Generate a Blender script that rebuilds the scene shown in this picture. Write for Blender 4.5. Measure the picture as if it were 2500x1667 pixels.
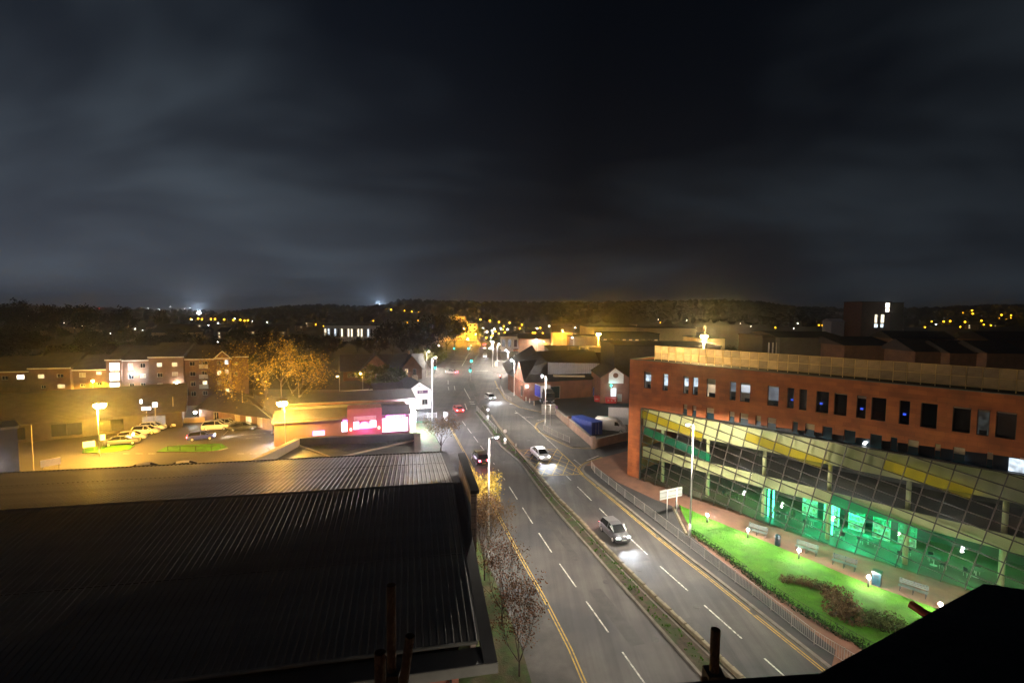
import bpy, bmesh, math, random
from mathutils import Vector, Matrix
PI = math.pi
rad = math.radians
rnd = random.Random(7)
S = bpy.context.scene
for o in list(bpy.data.objects):
    bpy.data.objects.remove(o)
COL = S.collection

# ------------------------------------------------------------------ camera
HC = 23.0                      # eye height above the near road, metres
FPX = 1200.0                   # focal length in pixels of the 2500 x 1667 photograph
PITCH, ROLL = rad(3.6), rad(0.5)
_f = Vector((0, math.cos(PITCH), -math.sin(PITCH)))
_u0 = Vector((0, math.sin(PITCH), math.cos(PITCH)))
_r0 = Vector((1, 0, 0))
_r = _r0 * math.cos(ROLL) + _u0 * math.sin(ROLL)
_u = -_r0 * math.sin(ROLL) + _u0 * math.cos(ROLL)
cam_d = bpy.data.cameras.new('camera')
cam = bpy.data.objects.new('camera', cam_d)
COL.objects.link(cam)
m = Matrix((_r, _u, -_f)).transposed().to_4x4()
m.translation = Vector((0, 0, HC))
cam.matrix_world = m
cam_d.sensor_width = 36.0
cam_d.lens = FPX / 2500.0 * 36.0
cam_d.clip_start = 0.1
cam_d.clip_end = 9000.0
S.camera = cam

# ------------------------------------------------------------------ night sky
W = bpy.data.worlds.new('World')
S.world = W
W.use_nodes = True
nt = W.node_tree
nt.nodes.clear()
def wn(t, **k):
    n = nt.nodes.new(t)
    for a, b in k.items():
        setattr(n, a, b)
    return n
def wl(a, b):
    nt.links.new(a, b)
def wmath(op, a, b=None, c=None):
    n = wn('ShaderNodeMath', operation=op)
    for i, v in enumerate((a, b, c)):
        if v is None:
            continue
        if isinstance(v, (int, float)):
            n.inputs[i].default_value = v
        else:
            wl(v, n.inputs[i])
    return n.outputs[0]
out = wn('ShaderNodeOutputWorld')
sky = wn('ShaderNodeTexSky', sky_type='NISHITA')
sky.sun_disc = False
sky.sun_elevation = rad(-9)
sky.sun_rotation = rad(-40)
tc = wn('ShaderNodeTexCoord')
sep = wn('ShaderNodeSeparateXYZ')
wl(tc.outputs['Generated'], sep.inputs[0])
X, Y, Z = sep.outputs
zc = wmath('ADD', wmath('MAXIMUM', Z, 0.0), 0.28)
cmb = wn('ShaderNodeCombineXYZ')
wl(wmath('DIVIDE', X, zc), cmb.inputs[0])
wl(wmath('DIVIDE', Y, zc), cmb.inputs[1])
mp = wn('ShaderNodeMapping')
mp.inputs['Rotation'].default_value = (0, 0, rad(38))
mp.inputs['Scale'].default_value = (0.70, 1.0, 1)
mp.inputs['Location'].default_value = (1.75, 0.35, 0)
wl(cmb.outputs[0], mp.inputs[0])
nz = wn('ShaderNodeTexNoise')
nz.inputs['Scale'].default_value = 1.0
nz.inputs['Detail'].default_value = 3.8
nz.inputs['Roughness'].default_value = 0.52
nz.inputs['Distortion'].default_value = 0.35
wl(mp.outputs[0], nz.inputs['Vector'])
cr = wn('ShaderNodeValToRGB')
cr.color_ramp.interpolation = 'EASE'
cr.color_ramp.elements[0].position = 0.40
cr.color_ramp.elements[0].color = (0.0013, 0.0020, 0.0036, 1)
cr.color_ramp.elements[1].position = 0.72
cr.color_ramp.elements[1].color = (0.0162, 0.0212, 0.0266, 1)
wl(nz.outputs[0], cr.inputs[0])
# town glow that the cloud base throws back, strongest low down and towards the west of the view
hz = wmath('POWER', wmath('SUBTRACT', 1.0, wmath('MINIMUM', wmath('MAXIMUM', Z, 0.0), 1.0)), 5.0)
west = wmath('ADD', wmath('MULTIPLY', X, -1.05), 0.27)
west = wmath('MAXIMUM', west, 0.15)
gl = wmath('MULTIPLY', hz, west)
gcol = wn('ShaderNodeMix', data_type='RGBA', blend_type='MIX')
gcol.inputs[0].default_value = 1.0
gc = wn('ShaderNodeVectorMath', operation='SCALE')
gc.inputs[0].default_value = (0.030, 0.035, 0.044)
wl(gl, gc.inputs['Scale'])
# the clouds catch that glow too
cl2 = wn('ShaderNodeVectorMath', operation='SCALE')
wl(cr.outputs[0], cl2.inputs[0])
wl(wmath('ADD', wmath('MULTIPLY', west, 1.05), 0.30), cl2.inputs['Scale'])
ad = wn('ShaderNodeVectorMath', operation='ADD')
wl(cl2.outputs[0], ad.inputs[0])
wl(gc.outputs[0], ad.inputs[1])
sk = wn('ShaderNodeVectorMath', operation='SCALE')
wl(sky.outputs[0], sk.inputs[0])
sk.inputs['Scale'].default_value = 0.05
ad2 = wn('ShaderNodeVectorMath', operation='ADD')
wl(ad.outputs[0], ad2.inputs[0])
wl(sk.outputs[0], ad2.inputs[1])
bg = wn('ShaderNodeBackground')
bg.inputs[1].default_value = 1.0
wl(ad2.outputs[0], bg.inputs[0])
wl(bg.outputs[0], out.inputs[0])

# ------------------------------------------------------------------ exposure
S.view_settings.view_transform = 'Standard'
S.view_settings.look = 'None'
S.view_settings.exposure = 1.3
S.view_settings.gamma = 1.0
S.view_settings.use_curve_mapping = False
S.cycles.use_denoising = True
S.cycles.sample_clamp_indirect = 4.0
S.cycles.max_bounces = 6
S.cycles.diffuse_bounces = 2
S.cycles.glossy_bounces = 2
S.cycles.transparent_max_bounces = 12
S.cycles.volume_bounces = 0
S.cycles.use_light_tree = True

# ------------------------------------------------------------------ ground form and photo measurements
def sstep(a, b, v):
    t = min(1, max(0, (v - a) / (b - a)))
    return t * t * (3 - 2 * t)
def tz(y):                                   # the road climbs a little beyond the roof
    return 1.2 * sstep(42, 72, y)
SKYL = [(-900, 742), (-300, 744), (0, 742), (170, 752), (300, 752), (450, 757), (560, 760), (620, 755), (700, 747),
        (800, 744), (870, 748), (940, 744), (975, 732), (1050, 734), (1200, 738), (1400, 739), (1600, 736), (1750, 733),
        (1850, 738), (1950, 750), (2100, 754), (2250, 752), (2400, 747), (2500, 745), (3400, 747)]
def ridge(x):
    for (a, b), (c, d) in zip(SKYL, SKYL[1:]):
        if x <= c:
            t = max(0, (x - a) / (c - a))
            yy = b + (d - b) * t
            break
    else:
        yy = 747
    hor = 758 + (x - 1250) * 0.00873
    return 23 + (hor - yy) / FPX * 900 - 9
def terrain(x, y):
    z = tz(y)
    if y > 380:
        px = 1250 + FPX * x / y
        z += max(0, ridge(px) - 1.2) * sstep(420, 880, y) * (1 - 0.75 * sstep(950, 1700, y))
    return z
def ray(x, y):
    return _f * FPX + _r * (x - 1250) - _u * (y - 833.5)
def G(x, y, h=0.0):                          # photograph pixel -> point on the ground (or h above it)
    d = ray(x, y)
    z = h
    for _ in range(12):
        t = (z - HC) / d.z
        z = tz(d.y * t) + h
    t = (z - HC) / d.z
    return Vector((d.x * t, d.y * t, z))
def atz(x, y, z):                            # pixel -> point at an absolute height
    d = ray(x, y)
    t = (z - HC) / d.z
    return Vector((d.x * t, d.y * t, z))
def aty(x, y, Yd):                           # pixel -> point at a forward distance
    d = ray(x, y)
    t = Yd / d.y
    return Vector((d.x * t, Yd, HC + d.z * t))
def march(x, y, h):                          # pixel -> where a thing h metres tall would have its top
    d = ray(x, y)
    Yd = 120.0
    while Yd < 3000:
        p = d * (Yd / d.y)
        if HC + p.z <= terrain(p.x, Yd) + h:
            break
        Yd *= 1.01
    return Vector((p.x, Yd, HC + p.z))

# ------------------------------------------------------------------ materials
MATS = {}
def _nodes(name):
    ma = bpy.data.materials.new(name)
    ma.use_nodes = True
    t = ma.node_tree
    return ma, t, t.nodes['Principled BSDF']
def pm(name, col, rough=0.7, var=0.25, scale=2.0, bump=0.0, bscale=None, metal=0.0, spec=0.4, coords='Object', patch=None, rvar=0.0):
    """plain procedural surface: base colour broken up by two noises, optional fine relief"""
    ma, t, b = _nodes(name)
    L = t.links.new
    tcn = t.nodes.new('ShaderNodeTexCoord')
    src = tcn.outputs[coords]
    if coords == 'World':
        pass
    n = t.nodes.new('ShaderNodeTexNoise')
    n.inputs['Scale'].default_value = scale
    n.inputs['Detail'].default_value = 6
    n.inputs['Roughness'].default_value = 0.62
    L(src, n.inputs['Vector'])
    r = t.nodes.new('ShaderNodeValToRGB')
    r.color_ramp.elements[0].position = 0.3
    r.color_ramp.elements[1].position = 0.72
    lo = tuple(c * (1 - var) for c in col)
    hi = tuple(min(1, c * (1 + var)) for c in col)
    r.color_ramp.elements[0].color = (*lo, 1)
    r.color_ramp.elements[1].color = (*hi, 1)
    L(n.outputs[0], r.inputs[0])
    colo = r.outputs[0]
    if patch:
        pc, ps, amt = patch
        n2 = t.nodes.new('ShaderNodeTexNoise')
        n2.inputs['Scale'].default_value = ps
        n2.inputs['Detail'].default_value = 3
        L(src, n2.inputs['Vector'])
        r2 = t.nodes.new('ShaderNodeValToRGB')
        r2.color_ramp.elements[0].position = 0.45
        r2.color_ramp.elements[1].position = 0.62
        r2.color_ramp.elements[0].color = (0, 0, 0, 1)
        r2.color_ramp.elements[1].color = (amt, amt, amt, 1)
        L(n2.outputs[0], r2.inputs[0])
        mx = t.nodes.new('ShaderNodeMix')
        mx.data_type = 'RGBA'
        L(r2.outputs[0], mx.inputs[0])
        L(colo, mx.inputs[6])
        mx.inputs[7].default_value = (*pc, 1)
        colo = mx.outputs[2]
    L(colo, b.inputs['Base Color'])
    b.inputs['Roughness'].default_value = rough
    if rvar:
        mr = t.nodes.new('ShaderNodeMapRange')
        mr.inputs['To Min'].default_value = max(0.05, rough - rvar)
        mr.inputs['To Max'].default_value = min(1, rough + rvar)
        n3 = t.nodes.new('ShaderNodeTexNoise')
        n3.inputs['Scale'].default_value = scale * 0.35
        n3.inputs['Detail'].default_value = 4
        L(src, n3.inputs['Vector'])
        L(n3.outputs[0], mr.inputs[0])
        L(mr.outputs[0], b.inputs['Roughness'])
    b.inputs['Metallic'].default_value = metal
    b.inputs['Specular IOR Level'].default_value = spec
    if bump:
        bn = t.nodes.new('ShaderNodeTexNoise')
        bn.inputs['Scale'].default_value = bscale or scale * 8
        bn.inputs['Detail'].default_value = 4
        L(src, bn.inputs['Vector'])
        bp = t.nodes.new('ShaderNodeBump')
        bp.inputs['Strength'].default_value = bump
        bp.inputs['Distance'].default_value = 0.05
        L(bn.outputs[0], bp.inputs['Height'])
        L(bp.outputs[0], b.inputs['Normal'])
    MATS[name] = ma
    return ma
def bricks(name, c1, c2, mortar, bw=0.225, bh=0.075, mw=0.012, rough=0.85, big=0.25):
    """coursed masonry; object x+y runs along the wall, z is up"""
    ma, t, b = _nodes(name)
    L = t.links.new
    tcn = t.nodes.new('ShaderNodeTexCoord')
    sp = t.nodes.new('ShaderNodeSeparateXYZ')
    L(tcn.outputs['Object'], sp.inputs[0])
    ad_ = t.nodes.new('ShaderNodeMath')
    L(sp.outputs[0], ad_.inputs[0])
    L(sp.outputs[1], ad_.inputs[1])
    cb = t.nodes.new('ShaderNodeCombineXYZ')
    L(ad_.outputs[0], cb.inputs[0])
    L(sp.outputs[2], cb.inputs[1])
    br = t.nodes.new('ShaderNodeTexBrick')
    br.inputs['Scale'].default_value = 1.0
    br.inputs['Brick Width'].default_value = bw
    br.inputs['Row Height'].default_value = bh
    br.inputs['Mortar Size'].default_value = mw
    br.inputs['Color1'].default_value = (*c1, 1)
    br.inputs['Color2'].default_value = (*c2, 1)
    br.inputs['Mortar'].default_value = (*mortar, 1)
    br.inputs['Bias'].default_value = 0.0
    L(cb.outputs[0], br.inputs['Vector'])
    n = t.nodes.new('ShaderNodeTexNoise')
    n.inputs['Scale'].default_value = 0.6
    n.inputs['Detail'].default_value = 6
    L(tcn.outputs['Object'], n.inputs['Vector'])
    mr = t.nodes.new('ShaderNodeMapRange')
    mr.inputs['From Min'].default_value = 0.3
    mr.inputs['From Max'].default_value = 0.7
    mr.inputs['To Min'].default_value = 1 - big
    mr.inputs['To Max'].default_value = 1 + big
    L(n.outputs[0], mr.inputs[0])
    vm = t.nodes.new('ShaderNodeVectorMath')
    vm.operation = 'SCALE'
    L(br.outputs[0], vm.inputs[0])
    L(mr.outputs[0], vm.inputs['Scale'])
    L(vm.outputs[0], b.inputs['Base Color'])
    b.inputs['Roughness'].default_value = rough
    bp = t.nodes.new('ShaderNodeBump')
    bp.inputs['Strength'].default_value = 0.4
    bp.inputs['Distance'].default_value = 0.02
    bp.invert = True
    L(br.outputs['Fac'], bp.inputs['Height'])
    L(bp.outputs[0], b.inputs['Normal'])
    MATS[name] = ma
    return ma
def em(name, col, st, var=0.0, scale=3.0):
    ma, t, b = _nodes(name)
    b.inputs['Base Color'].default_value = (*[min(1, c) * (0.6 if st > 1 else 0.12) for c in col], 1)
    b.inputs['Emission Color'].default_value = (*col, 1)
    b.inputs['Emission Strength'].default_value = st
    if var:
        tcn = t.nodes.new('ShaderNodeTexCoord')
        n = t.nodes.new('ShaderNodeTexNoise')
        n.inputs['Scale'].default_value = scale
        n.inputs['Detail'].default_value = 3
        t.links.new(tcn.outputs['Object'], n.inputs['Vector'])
        mr = t.nodes.new('ShaderNodeMapRange')
        mr.inputs['From Min'].default_value = 0.3
        mr.inputs['From Max'].default_value = 0.7
        mr.inputs['To Min'].default_value = st * (1 - var)
        mr.inputs['To Max'].default_value = st * (1 + var)
        t.links.new(n.outputs[0], mr.inputs[0])
        t.links.new(mr.outputs[0], b.inputs['Emission Strength'])
    MATS[name] = ma
    return ma
def glassy(name, tint, refl=0.12, rough=0.03):
    """thin window pane: see through, with a faint mirror image on it"""
    ma = bpy.data.materials.new(name)
    ma.use_nodes = True
    t = ma.node_tree
    t.nodes.clear()
    o = t.nodes.new('ShaderNodeOutputMaterial')
    a = t.nodes.new('ShaderNodeBsdfTransparent')
    a.inputs[0].default_value = (*tint, 1)
    g = t.nodes.new('ShaderNodeBsdfGlossy')
    g.inputs[0].default_value = (0.9, 0.95, 1, 1)
    g.inputs['Roughness'].default_value = rough
    fr = t.nodes.new('ShaderNodeLayerWeight')
    fr.inputs[0].default_value = 0.25
    mr = t.nodes.new('ShaderNodeMapRange')
    mr.inputs['To Min'].default_value = refl
    mr.inputs['To Max'].default_value = 0.8
    t.links.new(fr.outputs['Fresnel'], mr.inputs[0])
    mx = t.nodes.new('ShaderNodeMixShader')
    t.links.new(mr.outputs[0], mx.inputs[0])
    t.links.new(a.outputs[0], mx.inputs[1])
    t.links.new(g.outputs[0], mx.inputs[2])
    t.links.new(mx.outputs[0], o.inputs[0])
    MATS[name] = ma
    return ma
def screen_mat(name, col, var, amt):
    """ribbed translucent sheet: light from behind comes through"""
    ma = pm(name, col, 0.5, var, 1.4)
    t = ma.node_tree
    b = t.nodes['Principled BSDF']
    tr = t.nodes.new('ShaderNodeBsdfTranslucent')
    src = b.inputs['Base Color'].links[0].from_socket
    t.links.new(src, tr.inputs[0])
    mx = t.nodes.new('ShaderNodeMixShader')
    mx.inputs[0].default_value = amt
    t.links.new(b.outputs[0], mx.inputs[1])
    t.links.new(tr.outputs[0], mx.inputs[2])
    t.links.new(mx.outputs[0], t.nodes['Material Output'].inputs[0])
def leafm(name, col, var=0.5, scale=1.3):
    ma, t, b = _nodes(name)
    tcn = t.nodes.new('ShaderNodeTexCoord')
    n = t.nodes.new('ShaderNodeTexNoise')
    n.inputs['Scale'].default_value = scale
    n.inputs['Detail'].default_value = 5
    t.links.new(tcn.outputs['Object'], n.inputs['Vector'])
    r = t.nodes.new('ShaderNodeValToRGB')
    r.color_ramp.elements[0].position = 0.32
    r.color_ramp.elements[1].position = 0.68
    r.color_ramp.elements[0].color = (*[c * (1 - var) for c in col], 1)
    r.color_ramp.elements[1].color = (*[min(1, c * (1 + var)) for c in col], 1)
    t.links.new(n.outputs[0], r.inputs[0])
    t.links.new(r.outputs[0], b.inputs['Base Color'])
    b.inputs['Roughness'].default_value = 0.75
    b.inputs['Specular IOR Level'].default_value = 0.2
    tr = t.nodes.new('ShaderNodeBsdfTranslucent')
    t.links.new(r.outputs[0], tr.inputs[0])
    mx = t.nodes.new('ShaderNodeMixShader')
    mx.inputs[0].default_value = 0.3
    o = t.nodes['Material Output']
    t.links.new(b.outputs[0], mx.inputs[1])
    t.links.new(tr.outputs[0], mx.inputs[2])
    t.links.new(mx.outputs[0], o.inputs[0])
    MATS[name] = ma
    return ma
pm('asphalt', (0.082, 0.076, 0.072), 0.72, 0.22, 0.35, 0.35, 26, patch=((0.040, 0.041, 0.046), 0.16, 0.75), rvar=0.16)
pm('asphalt_dark', (0.040, 0.039, 0.039), 0.75, 0.25, 0.5, 0.3, 22, rvar=0.12)
pm('car_park_asphalt', (0.085, 0.078, 0.070), 0.62, 0.2, 0.4, 0.3, 20, patch=((0.05, 0.05, 0.052), 0.2, 0.6), rvar=0.15)
pm('earth', (0.030, 0.027, 0.018), 0.95, 0.4, 0.05, 0.0)
pm('footway', (0.085, 0.080, 0.076), 0.85, 0.2, 1.2, 0.3, 18, patch=((0.05, 0.048, 0.047), 0.4, 0.7))
pm('red_paving', (0.20, 0.098, 0.062), 0.8, 0.22, 0.9, 0.25, 14, patch=((0.13, 0.075, 0.055), 0.35, 0.6))
pm('kerb', (0.17, 0.155, 0.13), 0.85, 0.3, 2.0, 0.3, 14)
pm('stone_block', (0.23, 0.195, 0.13), 0.9, 0.35, 2.4, 0.5, 9)
pm('soil', (0.060, 0.046, 0.032), 0.95, 0.55, 2.5, 0.6, 9, patch=((0.03, 0.06, 0.012), 0.9, 0.7))
pm('lawn', (0.048, 0.175, 0.004), 0.9, 0.45, 0.9, 0.7, 12, patch=((0.07, 0.15, 0.01), 0.5, 0.5))
pm('verge', (0.035, 0.060, 0.012), 0.95, 0.6, 1.1, 0.7, 10, patch=((0.07, 0.045, 0.025), 0.7, 0.7))
pm('white_paint', (0.60, 0.58, 0.53), 0.7, 0.3, 3.0, 0.1, 20, patch=((.16, .15, .14), 4.0, .8))
pm('yellow_paint', (0.52, 0.34, 0.05), 0.7, 0.3, 3.0, 0.1, 20, patch=((.16, .12, .06), 3.0, .75))
pm('galvanised', (0.55, 0.55, 0.53), 0.55, 0.12, 3)
pm('grey_metal', (0.20, 0.19, 0.18), 0.5, 0.2, 3, metal=0.5)
pm('dark_metal', (0.03, 0.03, 0.032), 0.5, 0.3, 3, metal=0.3)
pm('black_felt', (0.014, 0.015, 0.017), 0.9, 0.45, 1.6, 0.5, 12, spec=0.2)
pm('rust_tube', (0.085, 0.048, 0.026), 0.75, 0.5, 6, 0.4, 50)
pm('red_tube', (0.30, 0.045, 0.02), 0.6, 0.3, 5)
pm('roof_sheet', (0.098, 0.096, 0.092), 0.55, 0.30, 0.45, 0.06, 4, metal=0.1, rvar=0.12)
pm('roof_black', (0.012, 0.013, 0.016), 0.7, 0.4, 0.8)
pm('fascia_grey', (0.11, 0.11, 0.10), 0.7, 0.2, 1.0)
pm('slate', (0.035, 0.034, 0.037), 0.8, 0.35, 1.2, 0.4, 6)
pm('slate_brown', (0.052, 0.043, 0.038), 0.85, 0.35, 0.8, 0.6, 5)
bricks('red_brick', (0.27, 0.075, 0.042), (0.20, 0.055, 0.032), (0.15, 0.11, 0.085))
bricks('brown_brick', (0.22, 0.105, 0.06), (0.16, 0.075, 0.045), (0.16, 0.13, 0.10))
bricks('wall_brick', (0.25, 0.14, 0.09), (0.19, 0.10, 0.065), (0.2, 0.17, 0.13))
bricks('terracotta', (0.33, 0.094, 0.021), (0.24, 0.063, 0.014), (0.18, 0.052, 0.013), 1.35, 0.42, 0.010, 0.8, 0.34)
bricks('fin_panel', (0.27, 0.22, 0.19), (0.24, 0.2, 0.17), (0.06, 0.05, 0.045), 0.6, 0.45, 0.02)
screen_mat('screen_panel', (0.50, 0.43, 0.33), .25, .5)
screen_mat('screen_panel_dull', (0.40, 0.35, 0.28), .25, .42)
screen_mat('screen_panel_pale', (0.60, 0.52, 0.38), .2, .6)
screen_mat('screen_gap_glow', (0.88, 0.78, 0.52), .1, .85)  # pale, see-through colour imitates light shining through gaps between the panels
pm('white_render', (0.78, 0.77, 0.75), 0.75, 0.08, 0.8)
pm('grey_cladding', (0.55, 0.54, 0.57), 0.6, 0.08, 0.6)
pm('cream', (0.52, 0.47, 0.30), 0.65, 0.12, 0.9)
pm('cream_wall', (0.55, 0.45, 0.33), 0.8, 0.15, 0.3)
pm('teal', (0.010, 0.035, 0.05), 0.25, 0.3, 1.0, spec=0.6)
pm('dark_teal', (0.006, 0.012, 0.018), 0.35, 0.3, 1.0)
pm('frame_dark', (0.035, 0.028, 0.022), 0.5, 0.2, 2)
pm('frame_white', (0.55, 0.53, 0.5), 0.6, 0.1, 2)
pm('dark_pane', (0.012, 0.013, 0.016), 0.12, 0.3, 1.0, spec=0.7)
pm('blind', (0.42, 0.36, 0.27), 0.8, 0.15, 2)
glassy('glass', (0.82, 0.90, 0.78), 0.06)
glassy('glass_clear', (0.92, 0.94, 0.95), 0.05)
pm('yellow_film', (0.22, 0.20, 0.02), 0.4, 0.25, 0.6)
pm('green_film', (0.003, 0.10, 0.048), 0.4, 0.25, 0.6)
def film(name, amt, tint):
    """coloured film on a pane: part colour, part see-through"""
    t = MATS[name].node_tree
    tr = t.nodes.new('ShaderNodeBsdfTransparent')
    tr.inputs[0].default_value = (*tint, 1)
    mx = t.nodes.new('ShaderNodeMixShader')
    mx.inputs[0].default_value = amt
    t.links.new(t.nodes['Principled BSDF'].outputs[0], mx.inputs[1])
    t.links.new(tr.outputs[0], mx.inputs[2])
    t.links.new(mx.outputs[0], t.nodes['Material Output'].inputs[0])
film('yellow_film', .62, (.80, .74, .08))
film('green_film', .5, (.05, .8, .45))
pm('bark', (0.055, 0.045, 0.036), 0.95, 0.3, 6, 0.5, 20)
leafm('leaf_dark', (0.026, 0.026, 0.016))
leafm('wood_dark', (0.012, 0.012, 0.010))
leafm('leaf_green', (0.055, 0.075, 0.016))
leafm('leaf_olive', (0.10, 0.10, 0.022))
leafm('leaf_gold', (0.40, 0.29, 0.05), 0.5)
leafm('leaf_red', (0.105, 0.046, 0.022), 0.65, 2.5)
leafm('leaf_russet', (0.12, 0.070, 0.030), 0.6, 2.5)
leafm('shrub_brown', (0.125, 0.078, 0.036), 0.55, 2.5)
leafm('shrub_green', (0.075, 0.09, 0.028), 0.5, 2.5)
leafm('hedge_green', (0.018, 0.048, 0.014), 0.6, 2.5)
leafm('grass_blade', (0.060, 0.20, 0.006), 0.5, 0.8)
leafm('weed', (0.06, 0.14, 0.015), 0.5, 3)
em('led_lens', (0.95, 0.97, 1.0), 260)
em('led_far', (0.9, 0.96, 1.0), 14)
em('sodium_lens', (1.0, 0.60, 0.16), 300)
em('sodium_far', (1.0, 0.47, 0.012), 5.5)
em('globe_white', (1.0, 0.97, 0.9), 60)
em('green_signal', (0.0, 1.0, 0.72), 45)
em('red_signal', (1.0, 0.06, 0.05), 30)
em('amber_signal', (1.0, 0.5, 0.02), 10)
em('head_lamp', (0.93, 0.97, 1.0), 300)
em('tail_lamp', (1.0, 0.03, 0.05), 60)
em('lit_window', (1.0, 0.86, 0.58), 0.9, 0.45, 2.0)
em('lit_window_warm', (1.0, 0.72, 0.38), 0.55, 0.4, 2.0)
em('lit_window_cool', (0.78, 0.9, 1.0), 0.75, 0.55, 2.2)
em('lit_stair', (1.0, 0.90, 0.70), 2.2, 0.2)
em('office_wall', (0.75, 0.88, 1.0), 0.42, 0.7, 1.8)
em('office_dim', (0.55, 0.62, 0.72), 0.13, 0.6, 1.0)
em('office_warm', (0.9, 0.66, 0.42), 0.30, 0.5, 1.0)
em('screen_blue', (0.05, 0.12, 1.0), .5)
em('shop_white', (1.0, 0.80, 1.0), 1.7, 0.35, 1.6)
em('shop_pink', (1.0, 0.16, 0.80), 2.2)
em('shop_flood', (0.80, 0.86, 1.0), 60)
em('sign_white', (0.95, 0.95, 1.0), 2.2)
em('red_lamp', (1.0, 0.10, 0.06), 9)
em('ceiling_white', (0.9, 0.97, 1.0), 9)
em('green_tube', (0.05, 1.0, 0.60), 5)
em('blue_lamp', (0.1, 0.25, 1.0), 25)
pm('moss_board', (.085, .075, .035), .95, .4, 3, .4, 20)
pm('green_turf', (.02, .17, .07), .9, .3, 2)
pm('slate_grey', (.10, .095, .10), .6, .15, .6, metal=.2)
pm('cream_dull', (.42, .34, .22), .7, .12, .9)

def tyre_tracks(ma, ang):
    """faint wheel tracks and joints running with the carriageway"""
    t = ma.node_tree
    b = t.nodes['Principled BSDF']
    src = b.inputs['Base Color'].links[0].from_socket
    tcn = t.nodes.new('ShaderNodeTexCoord')
    mpn = t.nodes.new('ShaderNodeMapping')
    mpn.inputs['Rotation'].default_value = (0, 0, -ang)
    mpn.inputs['Scale'].default_value = (1.1, 0.035, 1)
    t.links.new(tcn.outputs['Object'], mpn.inputs[0])
    n = t.nodes.new('ShaderNodeTexNoise')
    n.inputs['Scale'].default_value = 1.0
    n.inputs['Detail'].default_value = 5
    n.inputs['Roughness'].default_value = 0.6
    t.links.new(mpn.outputs[0], n.inputs['Vector'])
    mr = t.nodes.new('ShaderNodeMapRange')
    mr.inputs['From Min'].default_value = 0.3
    mr.inputs['From Max'].default_value = 0.7
    mr.inputs['To Min'].default_value = 0.66
    mr.inputs['To Max'].default_value = 1.30
    t.links.new(n.outputs[0], mr.inputs[0])
    vm = t.nodes.new('ShaderNodeVectorMath')
    vm.operation = 'SCALE'
    t.links.new(src, vm.inputs[0])
    t.links.new(mr.outputs[0], vm.inputs['Scale'])
    t.links.new(vm.outputs[0], b.inputs['Base Color'])
tyre_tracks(MATS['asphalt'], rad(15.5))
# ------------------------------------------------------------------ builders
class MB:
    """collects simple solids and links them as one mesh object"""
    def __init__(s):
        s.v = []
        s.f = []
    def add(s, vs, fs):
        k = len(s.v)
        s.v += [tuple(v) for v in vs]
        s.f += [tuple(i + k for i in f) for f in fs]
        return s
    def box(s, x0, x1, y0, y1, z0, z1):
        return s.add([(x0, y0, z0), (x1, y0, z0), (x1, y1, z0), (x0, y1, z0), (x0, y0, z1), (x1, y0, z1), (x1, y1, z1), (x0, y1, z1)],
                     [(0, 3, 2, 1), (4, 5, 6, 7), (0, 1, 5, 4), (1, 2, 6, 5), (2, 3, 7, 6), (3, 0, 4, 7)])
    def prism(s, poly, z0, z1):
        n = len(poly)
        if sum(poly[i][0] * poly[(i + 1) % n][1] - poly[(i + 1) % n][0] * poly[i][1] for i in range(n)) < 0:
            poly = poly[::-1]
        return s.add([(p[0], p[1], z0) for p in poly] + [(p[0], p[1], z1) for p in poly],
                     [tuple(range(n - 1, -1, -1)), tuple(range(n, 2 * n))] + [(i, (i + 1) % n, n + (i + 1) % n, n + i) for i in range(n)])
    def quad(s, a, b, c, d):
        return s.add([a, b, c, d], [(0, 1, 2, 3)])
    def tri(s, a, b, c):
        return s.add([a, b, c], [(0, 1, 2)])
    def tube(s, p0, p1, r0, r1=None, n=8, caps=True):
        p0, p1 = Vector(p0), Vector(p1)
        r1 = r0 if r1 is None else r1
        d = (p1 - p0)
        if d.length < 1e-6:
            return s
        d.normalize()
        a = d.orthogonal().normalized()
        b = d.cross(a)
        vs = []
        for p, r in ((p0, r0), (p1, r1)):
            for i in range(n):
                t = 2 * PI * i / n
                vs.append(p + (a * math.cos(t) + b * math.sin(t)) * r)
        fs = [(i, (i + 1) % n, n + (i + 1) % n, n + i) for i in range(n)]
        if caps:
            fs += [tuple(range(n - 1, -1, -1)), tuple(range(n, 2 * n))]
        return s.add(vs, fs)
    def lathe(s, prof, cx=0, cy=0, n=12):
        vs = []
        for r, z in prof:
            for i in range(n):
                t = 2 * PI * i / n
                vs.append((cx + r * math.cos(t), cy + r * math.sin(t), z))
        fs = []
        for k in range(len(prof) - 1):
            for i in range(n):
                fs.append((k * n + i, k * n + (i + 1) % n, (k + 1) * n + (i + 1) % n, (k + 1) * n + i))
        fs.append(tuple(range(n - 1, -1, -1)))
        fs.append(tuple((len(prof) - 1) * n + i for i in range(n)))
        return s.add(vs, fs)
    def mesh(s, name, mat):
        me = bpy.data.meshes.new(name)
        me.from_pydata(s.v, [], s.f)
        me.materials.append(MATS[mat])
        return me
    def build(s, name, mat, parent=None, smooth=False):
        return link(name, s.mesh(name, mat), parent, smooth)
def link(name, me, parent=None, smooth=False, loc=None, rz=0):
    o = bpy.data.objects.new(name, me)
    COL.objects.link(o)
    o.parent = parent
    if loc is not None:
        o.location = loc
    if rz:
        o.rotation_euler = (0, 0, rz)
    if smooth and me is not None:
        for p in me.polygons:
            p.use_smooth = True
    return o
def tag(o, label, cat=None, group=None, kind=None):
    o['label'] = label
    if cat:
        o['category'] = cat
    if group:
        o['group'] = group
    if kind:
        o['kind'] = kind
    return o
def thing(name, label, cat, loc=(0, 0, 0), rz=0.0, group=None):
    o = link(name, None, None, loc=loc, rz=rz)
    o.empty_display_size = 0.3
    return tag(o, label, cat, group)
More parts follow.
